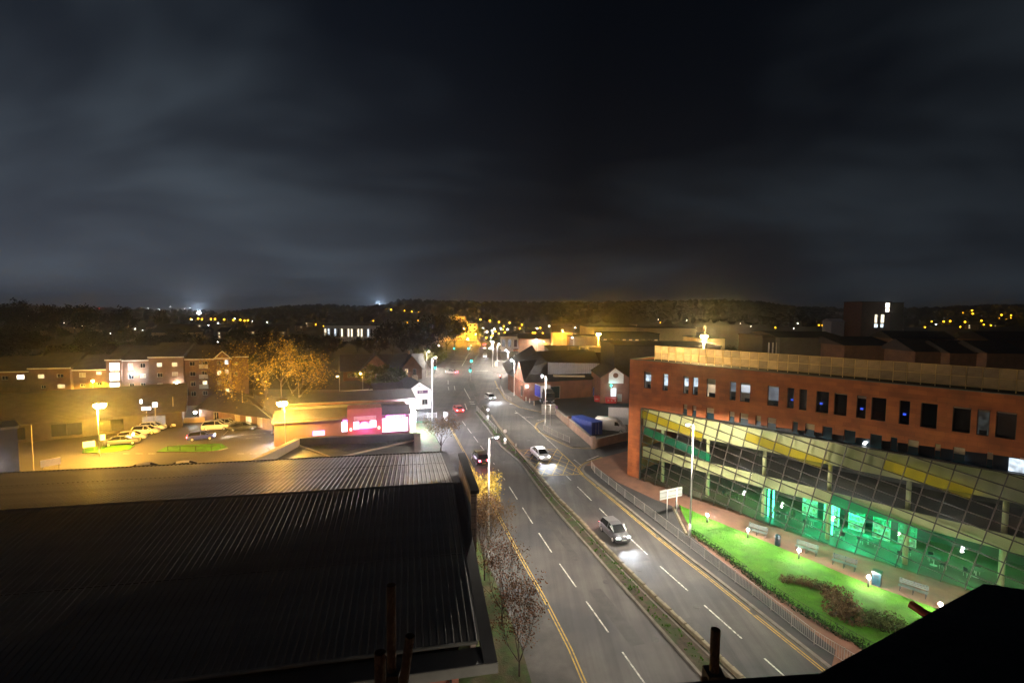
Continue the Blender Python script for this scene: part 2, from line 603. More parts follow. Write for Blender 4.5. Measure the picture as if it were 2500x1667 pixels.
def copy_tree(o, loc, rz, label, group=None, scale=None):
    c = o.copy()
    COL.objects.link(c)
    c.location = loc
    c.rotation_euler = (0, 0, rz)
    if scale:
        c.scale = scale
    c['label'] = label
    if group:
        c['group'] = group
    def rec(a, b):
        for ch in list(a.children):
            k = ch.copy()
            COL.objects.link(k)
            k.parent = b
            rec(ch, k)
    rec(o, c)
    return c
def struct(o):
    o['kind'] = 'structure'
    return o
def sheet(name, poly, dz, mat, parent=None):
    """flat sheet laid dz above the ground, following its rise"""
    bm = bmesh.new()
    vs = [bm.verts.new((p[0], p[1], 0)) for p in poly]
    f = bm.faces.new(vs)
    bm.normal_update()
    if f.normal.z < 0:
        f.normal_flip()
    bmesh.ops.triangulate(bm, faces=bm.faces[:])
    y0, y1 = min(p[1] for p in poly), max(p[1] for p in poly)
    for y in range(42, 73, 2):
        if y0 < y < y1:
            bmesh.ops.bisect_plane(bm, geom=bm.verts[:] + bm.edges[:] + bm.faces[:], plane_co=(0, y, 0), plane_no=(0, 1, 0))
    for v in bm.verts:
        v.co.z = tz(v.co.y) + dz
    me = bpy.data.meshes.new(name)
    bm.to_mesh(me)
    bm.free()
    me.materials.append(MATS[mat])
    return link(name, me, parent)
def slab(name, poly, h, mat, base=-0.1, parent=None, side=None):
    """raised paving: the sheet plus its kerb faces"""
    o = sheet(name, poly, h, mat, parent)
    bm = bmesh.new()
    bm.from_mesh(o.data)
    be = [e for e in bm.edges if len(e.link_faces) == 1]
    r = bmesh.ops.extrude_edge_only(bm, edges=be)
    for g in r['geom']:
        if isinstance(g, bmesh.types.BMVert):
            g.co.z = tz(g.co.y) + base
    bmesh.ops.recalc_face_normals(bm, faces=bm.faces[:])
    if side:
        o.data.materials.append(MATS[side])
        for f in bm.faces:
            if abs(f.normal.z) < 0.5:
                f.material_index = 1
    bm.to_mesh(o.data)
    bm.free()
    return o
def offset(pts, d):
    """polyline moved d to its left"""
    res = []
    for i, p in enumerate(pts):
        a = Vector(pts[max(0, i - 1)][:2])
        b = Vector(pts[min(len(pts) - 1, i + 1)][:2])
        t = (b - a).normalized()
        res.append((p[0] - t.y * d, p[1] + t.x * d))
    return res
def along(pts, step):
    """points and directions at equal steps along a polyline"""
    res = []
    left = 0.0
    for a, b in zip(pts, pts[1:]):
        a, b = Vector(a[:2]), Vector(b[:2])
        L = (b - a).length
        t = (b - a) / L
        s = left
        while s < L:
            res.append((a + t * s, t))
            s += step
        left = s - L
    return res
def strip(name, pts, w, dz, mat, parent):
    """a painted line of width w along a polyline"""
    fine = []
    for a, b in zip(pts, pts[1:]):
        a, b = Vector(a[:2]), Vector(b[:2])
        n = max(1, int(abs(b.y - a.y) / 2.0)) if max(a.y, b.y) > 40 and min(a.y, b.y) < 74 else 1
        fine += [tuple(a + (b - a) * i / n) for i in range(n)]
    fine.append(tuple(Vector(pts[-1][:2])))
    l, r = offset(fine, w / 2), offset(fine, -w / 2)
    mb = MB()
    for i in range(len(fine) - 1):
        mb.quad((*r[i], tz(r[i][1]) + dz), (*r[i + 1], tz(r[i + 1][1]) + dz), (*l[i + 1], tz(l[i + 1][1]) + dz), (*l[i], tz(l[i][1]) + dz))
    return mb.build(name, mat, parent)
def light(name, kind, loc, power, col, parent=None, size=0.15, spot=None, aim=None, blend=0.5):
    ld = bpy.data.lights.new(name, kind)
    ld.energy = power
    ld.color = col
    ld.shadow_soft_size = size
    if kind == 'SPOT':
        ld.spot_size = spot
        ld.spot_blend = blend
    o = bpy.data.objects.new(name, ld)
    COL.objects.link(o)
    o.parent = parent
    o.location = loc
    if aim is not None:
        o.rotation_euler = Vector(aim).to_track_quat('-Z', 'Y').to_euler()
    return o
WHITE, COOL, SODIUM = (1.0, 0.88, 0.72), (0.86, 0.93, 1.0), (1.0, 0.46, 0.03)

# ------------------------------------------------------------------ ground, road, footways
ys = [-40, -15, 0, 10, 20, 30, 38] + list(range(42, 73, 2)) + [80, 95, 120, 150, 190, 240, 300, 370]
v = 420.0
while v < 5200:
    ys.append(v)
    v *= 1.055
xs = [0.0]
v = 14.0
while v < 5200:
    xs = [-v] + xs + [v]
    v *= 1.16 if v < 1500 else 1.35
gm = MB()
gm.v = [(x, y, terrain(x, y) - 0.08) for y in ys for x in xs]
nx = len(xs)
gm.f = [(j * nx + i, j * nx + i + 1, (j + 1) * nx + i + 1, (j + 1) * nx + i) for j in range(len(ys) - 1) for i in range(nx - 1)]
struct(gm.build('ground', 'earth', smooth=True))

road = struct(sheet('road', [(-34, -5), (62, -5), (62, 60), (70, 150), (80, 420), (-60, 420), (-45, 200), (-34, 150)], 0.0, 'asphalt'))
carp = struct(sheet('car_park', [(-140, 40), (-34.5, 40), (-34.5, 132), (-140, 132)], 0.0, 'car_park_asphalt'))
DZ = 0.004
gxy = lambda *p: [tuple(G(*q)[:2]) for q in p]

# left kerb line of the outgoing carriageway
LK = [(11.9, -1.0)] + gxy((1412, 1667), (1379, 1586), (1314, 1455), (1220, 1281), (1150, 1150), (1088, 1030), (1078, 1004))
LK2 = gxy((1068, 917), (1084, 900), (1102, 880), (1113, 865), (1126, 848))
lf = offset(LK, 2.9)
struct(slab('left_footway', LK + lf[::-1], 0.12, 'footway', side='kerb'))
lv = offset(LK[:-1], 7.6)
struct(slab('grass_verge', lf[:-1] + lv[::-1], 0.15, 'verge'))
strip('yellow_line', offset(LK[:7], -0.28), 0.1, DZ, 'yellow_paint', road)
strip('yellow_line', offset(LK[:7], -0.50), 0.1, DZ, 'yellow_paint', road)
struct(slab('junction_footway', LK2 + offset(LK2, 4.0)[::-1], 0.12, 'footway', side='kerb'))

# central reservation: soil bed between a low kerb and a line of stone blocks
ML = gxy((1721, 1667), (1438, 1341), (1353, 1243), (1326, 1210), (1265, 1126), (1223, 1090), (1204, 1066), (1160, 1008))
MR = gxy((1740, 1591), (1607, 1466), (1427, 1281), (1366, 1220), (1316, 1159), (1265, 1099), (1219, 1042), (1184, 991))
e = (Vector(ML[0]) - Vector(ML[1])).normalized() * 30
ML = [tuple(Vector(ML[0]) + e)] + ML
e = (Vector(MR[0]) - Vector(MR[1])).normalized() * 33
MR = [tuple(Vector(MR[0]) + e)] + MR
med = struct(slab('central_reservation', ML + MR[::-1], 0.16, 'soil', side='kerb'))
strip('kerb_edge', offset(ML, -0.10), 0.2, 0.17, 'kerb', med)
strip('kerb_edge', offset(MR, 0.62), 0.16, 0.18, 'kerb', med)
blk = []
for k in range(4):
    b = MB()
    r2 = random.Random(k)
    L, w, h = 0.86, 0.30, 0.34 + 0.05 * r2.random()
    c = 0.04
    for (z, i) in ((0, 0), (h - c, 0), (h, c)):
        for sx, sy in ((-1, -1), (1, -1), (1, 1), (-1, 1)):
            b.v.append((sx * (L / 2 - i) + r2.uniform(-.02, .02), sy * (w / 2 - i) + r2.uniform(-.015, .015), z + (r2.uniform(-.02, .02) if z else 0)))
    for q in range(2):
        b.f += [(q * 4 + i, q * 4 + (i + 1) % 4, q * 4 + 4 + (i + 1) % 4, q * 4 + 4 + i) for i in range(4)]
    b.f.append((8, 9, 10, 11))
    blk.append(b.mesh('stone_block', 'stone_block'))
for i, (p, t) in enumerate(along(offset(MR, 0.22), 0.90)):
    if p.y < 26 or p.y > 100:
        continue
    link('stone_block', blk[i % 4], med, loc=(p.x, p.y, tz(p.y) + 0.1), rz=math.atan2(t.y, t.x) + rnd.uniform(-.03, .03))
w = MB()
for i, (p, t) in enumerate(along(offset(ML, -0.8), 0.16)):
    if 26 < p.y < 105 and rnd.random() < 0.65:
        c = p + Vector((rnd.uniform(-.55, .55), rnd.uniform(-.3, .3)))
        s = rnd.choice((.05, .07, .09, .16))
        for k in range(4):
            a = rnd.uniform(0, 2 * PI)
            q = Vector((c.x + rnd.uniform(-s, s), c.y + rnd.uniform(-s, s), tz(c.y) + 0.16))
            w.tri(q, q + Vector((math.cos(a) * s, math.sin(a) * s, s * .5)), q + Vector((math.cos(a + 1) * s * .5, math.sin(a + 1) * s * .5, s * 1.4)))
w.build('weeds', 'weed', med)['kind'] = 'stuff'
# narrow island and kerb line beyond the crossing
nose = gxy((1141, 928), (1146, 945), (1168, 986), (1172, 974), (1161, 950), (1156, 930), (1153, 918), (1146, 918))
struct(slab('traffic_island', nose, 0.14, 'footway', side='kerb'))
far_med = gxy((1155, 889), (1158, 882), (1170, 865), (1172, 856), (1168, 843))
struct(slab('median_strip', far_med + offset(far_med, 0.9)[::-1], 0.14, 'kerb', side='kerb'))

# incoming carriageway, right-hand side
RK = [(29.6, -1.0)] + gxy((2021, 1632), (1728, 1400), (1514, 1228), (1424, 1155), (1419, 1146), (1424, 1138), (1436, 1130), (1475, 1117), (1530, 1103))
CA, CU = Vector((15.63, 64.76)), Vector((0.67025, -0.74214))
CN = Vector((-CU.y, CU.x))                     # points into the college building
def cw(s, y=0.0):
    p = CA + CU * s + CN * y
    return (p.x, p.y)
RK2 = offset(RK, -0.02)
plaza = struct(slab('paved_forecourt', RK2 + [(26.0, 82.0), cw(-2, 14), cw(0, 0.5), cw(62, 0.5), (60, -1)], 0.13, 'red_paving', side='kerb'))
tarm = RK[:5]
tr2 = gxy((1470, 1160), (1640, 1230), (1655, 1262))
struct(sheet('tarmac_footway', offset(RK[:7], -0.32)[1:] + gxy((1450, 1140), (1510, 1180), (1600, 1222), (1648, 1240), (1682, 1306), (1760, 1372), (1870, 1458), (2040, 1590)), 0.134, 'asphalt_dark', plaza))
strip('kerb_edge', offset(RK[:8], -0.16), 0.28, 0.136, 'kerb', plaza)
for d in (0.28, 0.50):
    strip('yellow_line', offset(RK[:9], d), 0.1, DZ, 'yellow_paint', road)
# lane lines
def dashes(a, b, mark, gap, w=0.12, n0=0.0, name='lane_mark', mat='white_paint', ymax=200):
    a, b = Vector(a[:2]), Vector(b[:2])
    L = (b - a).length
    t = (b - a) / L
    s = n0
    while s < L:
        p, q = a + t * s, a + t * min(L, s + mark)
        strip(name, [p, q], w, DZ, mat, road)
        s += mark + gap
p0, p1 = G(1866, 1606), G(1541, 1316)
tdir = (p1 - p0).normalized()
dashes(p0 - tdir * 24, p1 + tdir * 17, 4.1, 2.05, 0.13, 24 % 6.15 - 4.1)
far1 = gxy((1418, 1196), (1330, 1100), (1270, 1040), (1228, 985), (1200, 940))
p0, p1 = G(1574, 1667), G(1310, 1292)
tdir = (p1 - p0).normalized()
dashes(p0 - tdir * 25, p1 + tdir * 48, 3.9, 2.1, 0.12)
for q in ((1133, 948, 1148, 975), (1135, 985, 1140, 1000), (1109, 942, 1111, 952), (1094, 928, 1094, 938), (1094, 944, 1096, 952)):
    strip('lane_mark', gxy(q[:2], q[2:]), 0.2, DZ, 'white_paint', road)
for q in ((1211, 947, 1221, 948), (1145, 980, 1158, 981), (1148, 985, 1160, 986), (1245, 985, 1250, 987), (1258, 1007, 1263, 1009)):
    strip('lane_mark', gxy(q[:2], q[2:]), 0.6, DZ, 'white_paint', road)
# stop lines, far lane lines
strip('stop_line', gxy((1101, 882), (1143, 882)), 0.6, DZ, 'white_paint', road)
strip('stop_line', gxy((1160, 905), (1192, 905)), 0.5, DZ, 'white_paint', road)
strip('lane_mark', gxy((1128, 893), (1141, 871)), 0.25, DZ, 'white_paint', road)
strip('lane_mark', gxy((1135, 876), (1148, 860)), 0.25, DZ, 'white_paint', road)
# give-way dots across the side turnings
for a, b, n in (((1258, 1003), (1310, 1045), 20), ((1316, 1053), (1362, 1096), 22), ((1402, 1122), (1420, 1136), 6)):
    for i in range(n):
        t = i / n
        p = G(a[0] + (b[0] - a[0]) * t, a[1] + (b[1] - a[1]) * t)
        q = G(a[0] + (b[0] - a[0]) * (t + 0.5 / n), a[1] + (b[1] - a[1]) * (t + 0.5 / n))
        strip('give_way_mark', [p, q], 0.22, DZ, 'white_paint', road)
for a, b in (((1273, 1016), (1302, 1019)), ((1273, 1016), (1285, 1021)), ((1310, 1026), (1335, 1022)), ((1432, 1124), (1461, 1112))):
    strip('lane_mark', gxy(a, b), 0.15, DZ, 'white_paint', road)
# yellow box junction
q00, q10, q11, q01 = [Vector(G(*p)[:2]) for p in ((1266, 1098), (1360, 1096), (1424, 1157), (1322, 1161))]
def bq(u_, v_):
    return (q00 * (1 - u_) + q10 * u_) * (1 - v_) + (q01 * (1 - u_) + q11 * u_) * v_
for k in range(-3, 5):
    for sgn in (1, -1):
        c = k / 4.0
        pts = []
        for i in range(41):
            u_ = i / 40
            v_ = c + u_ * 1.0 if sgn > 0 else c + 1 - u_ * 1.0
            if -0.001 <= v_ <= 1.001:
                pts.append(bq(u_, min(1, max(0, v_))))
        if len(pts) > 3:
            strip('box_line', [pts[0], pts[-1]], 0.12, DZ + (0.002 if sgn > 0 else 0.0), 'yellow_paint', road)
for a, b in ((q00, q10), (q10, q11), (q01, q11), (q00, q01)):
    strip('box_line', [a, b], 0.16, DZ + 0.004, 'yellow_paint', road)

# footway island between the two side turnings
IS = gxy((1452, 1094), (1399, 1092), (1366, 1077), (1322, 1055), (1311, 1042), (1316, 1033), (1335, 1026), (1352, 1020))
struct(slab('island_footway', IS, 0.13, 'footway', side='kerb'))
isk = IS[:7]
for d in (0.26, 0.48):
    strip('yellow_line', offset(isk, d), 0.1, DZ, 'yellow_paint', road)
# service yard and the footway in front of the store
struct(sheet('service_yard', gxy((1357, 1012), (1448, 1093), (1540, 1078), (1540, 968), (1330, 975), (1300, 990)), 0.008, 'asphalt_dark'))
UP = gxy((1340, 1006), (1315, 1004), (1272, 994), (1238, 975), (1218, 945), (1211, 929))
struct(slab('store_footway', UP + gxy((1238, 920), (1245, 950), (1280, 980), (1325, 990)), 0.12, 'footway', side='kerb'))
for d in (0.26, 0.48):
    strip('yellow_line', offset(UP, d), 0.1, DZ, 'yellow_paint', road)
UP2 = gxy((1204, 908), (1194, 900), (1196, 880), (1198, 863), (1187, 848), (1176, 841))
struct(slab('corner_footway', UP2 + gxy((1210, 843), (1228, 885), (1240, 905), (1222, 912)), 0.12, 'footway', side='kerb'))
# car park markings
for q in ((590, 1062, 650, 1057), (600, 1070, 640, 1066), (555, 1068, 600, 1060), (545, 1062, 562, 1046)):
    strip('bay_line', gxy(q[:2], q[2:]), 0.14, DZ, 'white_paint', carp)
for i in range(11):
    x0 = 300 + i * 31
    if 385 < x0 < 560:
        continue
    strip('lane_mark', gxy((x0, 1107), (x0 + 17, 1107)), 0.14, DZ, 'white_paint', carp)
isl = gxy((395, 1104), (382, 1104), (404, 1093), (440, 1088), (540, 1084), (556, 1094), (535, 1100), (500, 1104))
struct(slab('grass_island', isl, 0.14, 'lawn', side='kerb'))
isl2 = gxy((200, 1107), (205, 1094), (270, 1090), (330, 1087), (318, 1098), (280, 1104), (240, 1107))
struct(slab('grass_corner', isl2, 0.14, 'lawn', side='kerb'))
struct(slab('kerb_corner', gxy((676, 1110), (650, 1092), (676, 1066), (690, 1066), (690, 1110)), 0.13, 'footway', side='kerb'))

# manhole covers, gullies and repair patches
pm('iron', (.045, .043, .042), .45, .3, 6, .3, 30, metal=.5)
pm('patch_tar', (.056, .053, .051), .7, .25, 1.5, .3, 24)
for (x, y) in ((1480, 1420), (1330, 1240), (1600, 1560), (1700, 1480), (1560, 1390), (1400, 1250), (1240, 1130), (1150, 1020), (1375, 1180), (1290, 1075)):
    p_ = G(x, y)
    o_ = MB().lathe([(.30, 0), (.30, .006), (.02, .008)], 0, 0, 16).build('manhole_cover', 'iron', road)
    o_.location = (p_.x, p_.y, tz(p_.y) + .003)
for pl_, d_ in ((LK, -.2), (RK, .2)):
    for i, (p_, t_) in enumerate(along(offset(pl_[:7], d_), 13.0)):
        o_ = MB().box(-.28, .28, -.14, .14, 0, .008).build('gully_grate', 'iron', road)
        o_.location = (p_.x, p_.y, tz(p_.y) + .004)
        o_.rotation_euler = (0, 0, math.atan2(t_.y, t_.x))
for (x, y, L_, w_) in ((1500, 1500, 7.0, 1.1), (1660, 1530, 1.6, 3.2), (1360, 1300, 11.0, .7), (1545, 1355, 2.4, 2.2), (1440, 1235, 9.0, .6), (1215, 1105, 8.0, .8), (1290, 1060, 4.0, 1.8), (1180, 1005, 9.0, 1.0)):
    p_ = G(x, y)
    a_ = rad(105.5)
    e_ = Vector((math.cos(a_), math.sin(a_)))
    q_ = Vector((p_.x, p_.y))
    strip('repair_patch', [q_ - e_ * L_ / 2, q_ + e_ * L_ / 2], w_, .0025, 'patch_tar', road)
# ------------------------------------------------------------------ street lamps
def lamp_column(base, h, arm_az, label, power, kind='led', arm=0.8, group=None, r=0.085, lit=True, bowl=1.0, cone=178, tone=None):
    t = thing('street_lamp', label, 'street lamp', base, arm_az, group)
    MB().tube((0, 0, 0), (0, 0, h * .12), r * 1.5, r * 1.4, 10).tube((0, 0, h * .12), (0, 0, h), r * 1.05, r * .62, 10).build('column', 'galvanised', t, True)
    MB().tube((0, 0, h - .06), (arm * .55, 0, h + .05), r * .5, r * .5, 8).build('arm', 'galvanised', t, True)
    x0, x1 = arm * .5, arm * .5 + 0.62
    MB().prism([(x0, -.13), (x1 - .1, -.13), (x1, -.06), (x1, .06), (x1 - .1, .13), (x0, .13)], h + .04, h + .13).build('lantern', 'grey_metal', t)
    lens = 'led_lens' if kind == 'led' else 'sodium_lens'
    MB().lathe([(.0, h + .037 - .107 * bowl), (.10 * bowl, h + .037 - .087 * bowl), (.14 * bowl, h + .037 - .037 * bowl), (.14 * bowl, h + .037)], (x0 + x1) / 2, 0, 12).build('lens', lens if lit else 'dark_pane', t, True)
    if lit:
        col = tone or (WHITE if kind == 'led' else SODIUM)
        if kind == 'led':
            light('lamp_light', 'SPOT', ((x0 + x1) / 2, 0, h - .1), power, col, t, 0.12, rad(cone), (-.02, 0, -1), 0.12)
        else:
            light('lamp_light', 'POINT', ((x0 + x1) / 2, 0, h - .25 * bowl), power, col, t, 0.16)
    return t
LR = 'street lamp columns along the main road'
def az_to_road(s=1):
    return rad(16) if s > 0 else rad(196)
lamp_column(G(1192, 1380), 11.7, az_to_road(1), 'tall street lamp beside the yellow leaved tree on the left footway', 5200, group=LR)
lamp_column(G(1684, 1310), 11.6, az_to_road(-1), 'tall bright street lamp at the corner of the floodlit lawn', 8200, group=LR)
lamp_column(G(1331, 1040), 9.6, az_to_road(-1), 'street lamp in front of the lorry beside the grey road sign', 4200, group=LR)
lamp_column(G(1255, 967), 9.2, az_to_road(-1), 'street lamp at the brick corner of the dark roofed store', 3600, group=LR)
lamp_column(G(1240, 900), 7.0, az_to_road(-1), 'street lamp in the pale car park behind the store corner', 6500, group=LR)
lamp_column(G(1203, 896), 10.0, az_to_road(-1), 'street lamp by the black shelter at the far right kerb', 9500, group=LR)
lamp_column(G(1214, 884), 7.6, az_to_road(1), 'shorter street lamp just right of the black shelter', 5500, group=LR)
lamp_column(G(1042, 920), 8.2, az_to_road(1), 'street lamp under the lit tree beside the red brick school', 4500, group=LR)
lamp_column(G(1055, 1030), 12.6, az_to_road(1), 'tall street lamp in front of the white gabled pub', 3600, group=LR)
lamp_column(G(1312, 862), 7.2, az_to_road(-1), 'street lamp left of the cream gable roof', 5500, group=LR)
lamp_column(G(1400, 880), 10.2, az_to_road(-1), 'bluish street lamp standing behind the rooftop plant boxes', 1800, group=LR)
lamp_column(Vector((9.5, 9.0, 0)), 11.7, az_to_road(1), 'tall street lamp below the viewpoint on the left footway', 5200, group=LR, cone=158)
lamp_column(Vector((28.6, 14.0, 0)), 11.6, az_to_road(-1), 'tall street lamp below the viewpoint on the right footway', 5200, group=LR, cone=150)
lamp_column(G(1066, 905), 9.0, az_to_road(1), 'lamp glowing inside the crown of the lit tree at the junction', 9000, group=LR)
# sodium lamps
SG = 'orange sodium lamp columns'
lamp_column(G(697, 1102), 7.45, rad(150), 'dazzling orange car park lamp in front of the large golden tree', 6000, 'sodium', 0.5, SG, 0.06, bowl=5.2)
lamp_column(G(243, 1112), 7.6, rad(-20), 'dazzling orange car park lamp above the left corner of the car park', 9000, 'sodium', 0.5, SG, 0.06, bowl=5.2)
lamp_column(G(829, 962), 4.6, rad(180), 'short orange lamp left of the school wall', 500, 'sodium', 0.5, SG, 0.05)
lamp_column(G(886, 960), 5.2, rad(180), 'short orange lamp post in front of the orange lit school gable', 700, 'sodium', 0.6, SG, 0.05)
lamp_column(G(923, 905), 5.0, rad(180), 'orange lamp standing close against the school gable', 450, 'sodium', 0.5, SG, 0.05)
lamp_column(G(1330, 866), 6.4, rad(200), 'orange lamp post left of the cream gable behind the dark store roof', 1500, 'sodium', 0.5, SG, 0.06)
lamp_column(G(1287, 858), 5.4, rad(200), 'orange lamp post over the lit vehicles in the far car park', 1200, 'sodium', 0.5, SG, 0.06)
p = aty(1462, 815, 175.0)
lamp_column((p.x, p.y, tz(175)), p.z - 1.2, rad(250), 'very bright orange lamp above the dark flat roofs', 6500, 'sodium', 0.4, SG, 0.07, bowl=5.0)
p = aty(1719, 820, 70.0)
lamp_column((p.x, p.y, 16.44), p.z - 16.44, rad(250), 'very bright orange lamp just above the stone college screen', 4600, 'sodium', 0.4, SG, 0.07, bowl=3.4, tone=(1.0, .62, .22))
p = aty(1374, 806, 235.0)
lamp_column((p.x, p.y, tz(235)), p.z - 1.2, rad(250), 'orange lamp beside the orange lit far gable', 4000, 'sodium', 0.4, SG, 0.07)
p = aty(1112, 800, 335.0)
lamp_column((p.x, p.y, tz(335)), p.z - 1.2, rad(20), 'orange lamp in front of the amber block of flats', 9000, 'sodium', 0.4, SG, 0.07)
p = aty(1131, 802, 332.0)
lamp_column((p.x, p.y, tz(332)), p.z - 1.2, rad(20), 'orange lamp at the right half of the amber block of flats', 9000, 'sodium', 0.4, SG, 0.07)
p = aty(1160, 816, 330.0)
lamp_column((p.x, p.y, tz(330)), p.z - 1.2, rad(20), 'orange lamp at the foot of the narrow amber tower', 7000, 'sodium', 0.4, SG, 0.07)

# ------------------------------------------------------------------ distant lamps: post and glowing globe
def far_lamp_mesh(mat):
    post = MB().tube((0, 0, -8), (0, 0, -.4), .1, .06, 5).mesh('post', 'dark_metal')
    globe = MB().lathe([(.1, -.42), (.42, -.2), (.5, .05), (.36, .34), (.08, .46)], 0, 0, 8).mesh('globe', mat)
    return post, globe
FL = {'o': far_lamp_mesh('sodium_far'), 'w': far_lamp_mesh('led_far')}
def far_lamps(pts, kind, label, group, h=8.0, s=1.0):
    for x, y in pts:
        p = march(x, y, h)
        k = s * max(0.9, p.y / 330)
        t = thing('distant_lamp', label, 'street lamp', p, 0, group)
        link('post', FL[kind][0], t)
        o = link('globe', FL[kind][1], t)
        o.scale = (k, k, k)
far_lamps([(466, 779), (484, 778), (493, 779), (515, 779), (525, 779), (547, 780), (570, 781), (587, 781), (597, 783), (605, 782)], 'o',
          'orange street lamp in the row below the far blue white light', 'row of orange lamps at the far left')
far_lamps([(942, 755), (955, 756), (988, 759), (1005, 761), (1022, 763)], 'o', 'orange street lamp on the wooded hillside above the flats', 'orange lamps up the middle hillside')
far_lamps([(1173, 780), (1196, 783), (1218, 786), (1244, 788), (1274, 793)], 'o', 'orange street lamp in the slanting row right of the flats', 'slanting row of orange lamps')
far_lamps([(1269, 802), (1289, 803), (1301, 813), (1306, 813), (1390, 797), (1096, 804), (1104, 801), (1122, 803)], 'o',
          'orange street lamp among the dark roofs near the road end', 'orange lamps near the road end', 7.5)
far_lamps([(2264, 785), (2304, 785), (2320, 784), (2356, 786), (2361, 785), (2396, 783), (2350, 764), (2373, 758), (2375, 766), (2425, 758), (2445, 769),
           (2468, 770), (2467, 777), (2457, 780), (2482, 772)], 'o', 'orange street lamp on the far slope right of the brick tower', 'orange lamps at the far right')
far_lamps([(771, 792), (790, 796), (804, 794), (931, 806), (955, 802)], 'o', 'orange lamp beside the long pale school buildings', 'orange lamps behind the dark trees', 7.0, .8)
far_lamps([(486, 764)], 'w', 'brilliant blue white floodlight on the far horizon', 'far floodlight', 9, 2.3)
far_lamps([(2066, 797), (2083, 788)], 'w', 'white floodlight left of the brick tower', 'white floodlights left of the tower', 8, 1.7)
far_lamps([(1179, 801), (1207, 803), (1189, 810), (1183, 810), (1201, 807), (1239, 804), (1223, 802), (1341, 796), (1104, 811), (1087, 819), (1142, 828)], 'w',
          'white lamp in the cluster at the far end of the road', 'white lamps at the road end', 7, .8)
far_lamps([(330, 803), (348, 806), (177, 795), (283, 814), (88, 798), (6, 808), (12, 805), (315, 782), (140, 787), (546, 808), (269, 814)], 'w',
          'small white light among the dark trees at the left', 'small lights at the left', 5, .55)
far_lamps([(245, 753), (300, 753), (353, 752), (378, 754), (408, 748), (443, 753), (455, 752), (390, 757), (310, 755), (420, 757)], 'w',
          'tiny white light on the far left skyline', 'skyline lights', 5, .5)
far_lamps([(2220, 789), (2230, 790), (2275, 789), (2285, 792)], 'w', 'small white light right of the brick tower', 'small lights right of the tower', 5, .6)
far_lamps([(422, 838), (496, 836), (506, 836), (531, 835)], 'w', 'small white lamp above the brick apartment roofs', 'small lamps behind the apartments', 6, .5)
def glow_mast(px, py, Yd, label, power):  # strong point light on a mast, for a glow in the haze
    p_ = aty(px, py, Yd)
    t = thing('glow_light_mast', label, 'floodlight', (p_.x, Yd, p_.z))
    MB().tube((0, 0, -25), (0, 0, 0), .3, .2, 6).build('mast', 'dark_metal', t)
    MB().box(-1.0, 1.0, -.4, .4, -.2, .8).build('lamp_bank', 'led_far', t)
    light('flood', 'POINT', (0, -2.5, .5), power, (.55, .75, 1.0), t, 1.0)
glow_mast(487, 763, 1000.0, 'far floodlight tower glowing blue on the left horizon', 45000)
glow_mast(925, 743, 1000.0, 'added light on an invented mast for the blue glow above the hill shoulder', 22000)  # added to give the haze a blue glow here; the mast is invented
r8 = random.Random(77)
far_lamps([(r8.uniform(1180, 1440), r8.uniform(794, 826)) for _ in range(16)], 'o', 'orange lamp among the roofs and trees near the road end', 'scattered orange lamps near the road end', 7, .9)
far_lamps([(r8.uniform(1180, 1420), r8.uniform(798, 832)) for _ in range(9)], 'w', 'small white lamp among the roofs near the road end', 'scattered white lamps near the road end', 6, .55)
far_lamps([(r8.uniform(1560, 2490), r8.uniform(776, 800)) for _ in range(16)], 'o', 'small orange lamp among the dark trees on the right', 'scattered orange lamps on the right', 7, .8)
far_lamps([(r8.uniform(1600, 2490), r8.uniform(778, 802)) for _ in range(10)], 'w', 'small white lamp among the dark trees on the right', 'scattered white lamps on the right', 6, .5)
far_lamps([(r8.uniform(20, 740), r8.uniform(772, 800)) for _ in range(16)], 'w', 'small white light among the far left trees', 'scattered white lights on the left', 6, .45)
far_lamps([(r8.uniform(760, 1060), r8.uniform(772, 800)) for _ in range(8)], 'o', 'small orange light below the wooded hill', 'scattered orange lights below the hill', 6, .7)
o = march(242, 754, 8)
t = thing('mast_light', 'red warning light on a thin mast at the far left', 'mast', o)
MB().tube((0, 0, -14), (0, 0, 0), .2, .1, 6).build('mast', 'dark_metal', t)
MB().lathe([(.1, -.2), (.7, .2), (.7, .6), (.1, 1.0)], 0, 0, 8).build('lamp', 'red_lamp', t)

# ------------------------------------------------------------------ traffic signals
def signal(base, h, az, label, lit='green_signal'):
    t = thing('traffic_signal', label, 'traffic light', base, az, 'traffic signals at the junction')
    MB().tube((0, 0, 0), (0, 0, h), .07, .07, 8).build('post', 'grey_metal', t, True)
    MB().box(-.3, .3, -.14, .04, h - 1.0, h + .12).build('backboard', 'dark_metal', t)
    for k, c in enumerate(('red_signal', 'amber_signal', 'green_signal')):
        m_ = c if c == lit else 'dark_pane'
        z = h - .1 - k * .32
        MB().tube((0, -.14, z), (0, -.22, z), .16, .16, 12).build('signal_lens', m_, t)
    return t
signal(G(1148, 930), 4.0, 0, 'green traffic light on the narrow island in mid road')
signal(G(1151, 903), 4.0, 0, 'green traffic light on the median one step further off')
signal(G(1062, 925), 4.3, rad(10), 'green traffic light at the left side turning by the pub')
signal(G(1109, 866), 3.8, 0, 'green traffic light under the dark trees at the far left kerb')
signal(G(1144, 866), 3.8, 0, 'green traffic light in the far carriageway')
signal(G(1150, 860), 3.6, 0, 'red traffic light at the far end of the road', 'red_signal')
signal(G(1222, 945), 3.4, rad(-60), 'red traffic light at the store corner turning', 'red_signal')

